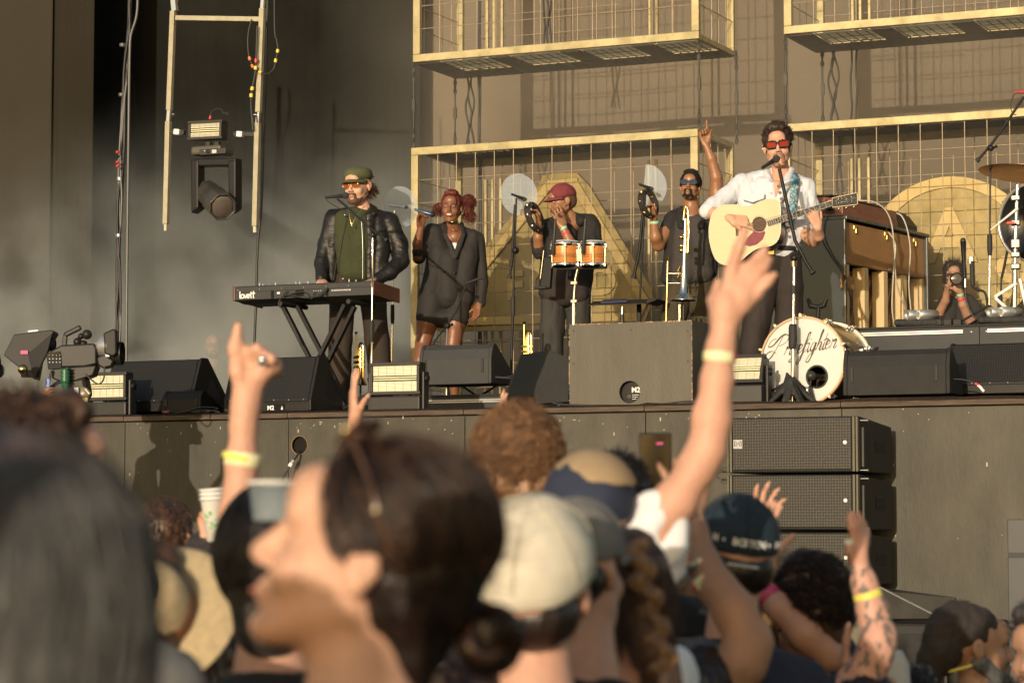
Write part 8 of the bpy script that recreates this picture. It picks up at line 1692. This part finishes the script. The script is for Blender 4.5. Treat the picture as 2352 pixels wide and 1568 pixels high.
band(f.root, P_(1990, 1358, 0), P_(1998, 1382, 0), .5, .0335, .026, 'band_yellow'); MB().lathe(P_(1950, 1250, -.027), [(.0105, 0), (.0105, .012)], Vector((0, 0, 1)), 12).build('finger_plaster', 'paper', f.root)
f = crowd('person in a pale sun hat low at the bottom right, below the tattooed arm', 2010, 1600, 6.8, yaw=180, S=.98, cloth='white_tee', hm='hair_brown'); finish(f); hw_ = f.w
MB().lathe(hw_(0, .01, .04), [(.15, -.05), (.12, -.012), (.09, 0), (.088, .05), (.07, .085), (.0, .095)], ZD, 32).build('sun_hat', mat('hat_white', (.55, .53, .46), rough=.9, bump=.5, bs=120), f.root)
f = crowd('person with a mauve hand raised before the curly haired man', 1900, 1700, 6.1, yaw=180, S=.97, cloth='black_tee', arms='left', hm='hair_dark'); armpx(f, 'skin', [(1965, 1720, 0, 36), (1956, 1660, 0, 30), (1950, 1600, 0, 20)]); f.L['skin'] += hand_prims(f.P(1950, 1597, 0), Vector((-.08, 0, 1)), Vector((1, -.15, 0)), 1, .98, .12, spread=.04); finish(f); add_hair(f, 'hair_dark', 'short', .008)
# ---- durag man with grey beard
f = crowd('steward with grey beard, dark head wrap and yellow neck cord at bottom right', 2240, 1490, 8.0, yaw=98, pitch=0, S=1.08, cloth='black_tee', hm='hair_grey', eyes=False, skin='skin_tan', h=.008, beard=('hair_grey', .012)); finish(f)
mat('durag', (.030, .022, .018), rough=.85, var=.2, bump=.2, bs=90); w = f.w; Rm = [list(r) for r in f.hR]
sdf_obj('head_wrap', [('e', V3(w(0, .035, .055)), (.092, .118, .088), Rm), ('e', V3(w(0, .10, .0)), (.075, .06, .08), Rm), ('c', V3(w(0, .13, -.03)), .045, V3(w(0, .17, -.14)), .022), ('c', V3(w(0, .15, -.08)), .03, V3(w(.02, .24, -.20)), .02), ('-e', V3(w(0, -.12, -.04)), (.12, .10, .075), Rm, .006), ('-e', V3(w(0, -.0, -.07)), (.12, .08, .065), Rm, .01)], .0055, 'durag', f.root, .025, [(.007, 16, (1.4, .6, .8), 3), (.003, 45, (1.4, .5, 1), 5)])
MB().bar(w(.093, -.02, .035), w(.075, -.085, .06), .006).build('wrap_buckle', 'alu', f.root); MB().lathe(f.P(2212, 1530, 0), [(.075, 0), (.078, .004), (.075, .008)], Vector((-.3, 0, 1)), 28).build('neck_cord', 'band_yellow', f.root); MB().tube(smooth_pts([w(.08, .0, -.01), w(.082, -.04, -.07), w(.06, -.05, -.15)], 5), .004, 6).build('mask_cord', 'band_yellow', f.root)
hair_tufts(f, 'hair_grey', 900, 7, L=.10, r=.0016, z0=-.13, comb=(0, -.25, -.9), lift=.1, rad=(.060, .065, .045), cen=(0, -.035, -.085), front=-.5, M=8, wob=.2); MB().bar(f.wp(-.09, -.13, -.27), f.wp(-.02, -.14, -.45), .05, .008).build('bag_strap', 'black_rubber', f.root)
f = crowd('dark haired man at the bottom right edge, face turned to the left', 2398, 1500, 6.8, yaw=-40, pitch=-5, S=1.05, cloth='black_tee', hm='hair_black', eyes=False, skin='skin_tan', beard=('cap_stubble', -.001)); finish(f); add_hair(f, 'hair_black', 'short', .006); hair_tufts(f, 'hair_black', 900, 5, L=.03, r=.002, comb=(0, .2, .4), lift=.6, front=-.06)
# ---- unseen figures added left of the camera so their heads shade the near people
for i, (x, y_, z, lb) in enumerate(((-.60, 1.05, 1.87, 'tall unseen man added left of the camera to shade the grey haired person'), (-.90, .80, 1.83, 'unseen man added far left of the camera to shade the woman in profile'))):
    u = CX + F * x / y_; v = 1200 - (z - 1.75) / y_ * F; f = crowd(lb, u, v, y_, yaw=180, cloth='grey_tee', h=.016, hm='hair_dark'); finish(f); add_hair(f, 'hair_dark', 'short', .01, amp=.008)
# ---- more of the crowd to close the gaps low in the picture
rc = random.Random(21)
for i, (u, v, y_, hm_, cl, lb) in enumerate(((455, 1455, 6.3, 'hair_dark', 'black_tee', 'dark haired person between the straw hat and the pointing arm'), (1010, 1230, 7.6, 'hair_brown', 'grey_tee', 'brown haired person hidden behind the woman in profile'), (1560, 1430, 6.4, 'hair_blond', 'navy_tee', 'fair haired person behind the crossing forearm'), (1100, 1700, 4.0, 'hair_dark', 'pink_shirt', 'person in dull pink at the bottom centre'), (2100, 1640, 7.2, 'hair_dark', 'black_tee', 'dark haired person low between the sun hat and the steward'), (250, 1640, 5.8, 'hair_dark', 'navy_tee', 'person in navy low behind the grey haired neighbour'), (1330, 1640, 5.2, 'hair_dark', 'black_tee', 'dark haired person at the bottom below the caps'))):
    f = crowd(lb, u, v, y_, yaw=180 + rc.uniform(-25, 25), S=1., cloth=cl, hm=hm_); finish(f); add_hair(f, hm_, 'short', .007, amp=.008, seed=i); hair_tufts(f, hm_, 500, i, L=.04, r=.002, comb=(0, .3, -.4), lift=.4)
# ================================================================== stage smoke
def smoke(name, s0, s1, t0, t1, z0, z1, dens, scale, col=(.93, .90, .84)):
    o = MB().sb(s0, s1, t0, t1, z0, z1).build(name, None if False else mat('tmp', (1, 1, 1))); o['kind'] = 'stuff'; o['label'] = 'pale drifting stage smoke behind the band'
    m = bpy.data.materials.new(name); m.use_nodes = True; n = m.node_tree; n.nodes.remove(n.nodes['Principled BSDF'])
    v = n.nodes.new('ShaderNodeVolumePrincipled'); v.inputs['Color'].default_value = (*col, 1); v.inputs['Anisotropy'].default_value = -.1
    tc = n.nodes.new('ShaderNodeTexCoord'); nz = n.nodes.new('ShaderNodeTexNoise'); nz.inputs['Scale'].default_value = scale; nz.inputs['Detail'].default_value = 5; nz.inputs['Distortion'].default_value = .6
    mr = n.nodes.new('ShaderNodeMapRange'); mr.inputs[1].default_value = .42 if dens > .3 else .3; mr.inputs[2].default_value = .66 if dens > .3 else .7; mr.inputs[3].default_value = 0; mr.inputs[4].default_value = 1
    sx = n.nodes.new('ShaderNodeSeparateXYZ'); fz = n.nodes.new('ShaderNodeMapRange'); fz.inputs[1].default_value = z0; fz.inputs[2].default_value = z1; fz.inputs[3].default_value = 1; fz.inputs[4].default_value = 0
    pw = n.nodes.new('ShaderNodeMath'); pw.operation = 'POWER'; pw.inputs[1].default_value = 2.6 if dens > .3 else .1; mu = n.nodes.new('ShaderNodeMath'); mu.operation = 'MULTIPLY'; md = n.nodes.new('ShaderNodeMath'); md.operation = 'MULTIPLY'; md.inputs[1].default_value = dens
    L = n.links.new; L(tc.outputs['Object'], nz.inputs['Vector']); L(nz.outputs[0], mr.inputs[0]); L(tc.outputs['Object'], sx.inputs[0]); L(sx.outputs[2], fz.inputs[0]); L(fz.outputs[0], pw.inputs[0]); L(pw.outputs[0], mu.inputs[0]); L(mr.outputs[0], mu.inputs[1]); L(mu.outputs[0], md.inputs[0]); L(md.outputs[0], v.inputs['Density']); L(v.outputs[0], n.nodes['Material Output'].inputs['Volume'])
    o.data.materials[0] = m; return o
smoke('stage_smoke', su(-500, 4.0), su(1000, 4.0) , 3.0, 5.9, FLOOR + .01, FLOOR + 3.4, 2.6, .95, (.80, .86, .84))
smoke('stage_smoke', su(900, 4.0), su(2700, 4.0), 2.6, 6.3, FLOOR + .012, FLOOR + 5.5, .10, .6, (.95, .90, .78))['label'] = 'thin milky smoke between the gold cages and the backdrop'
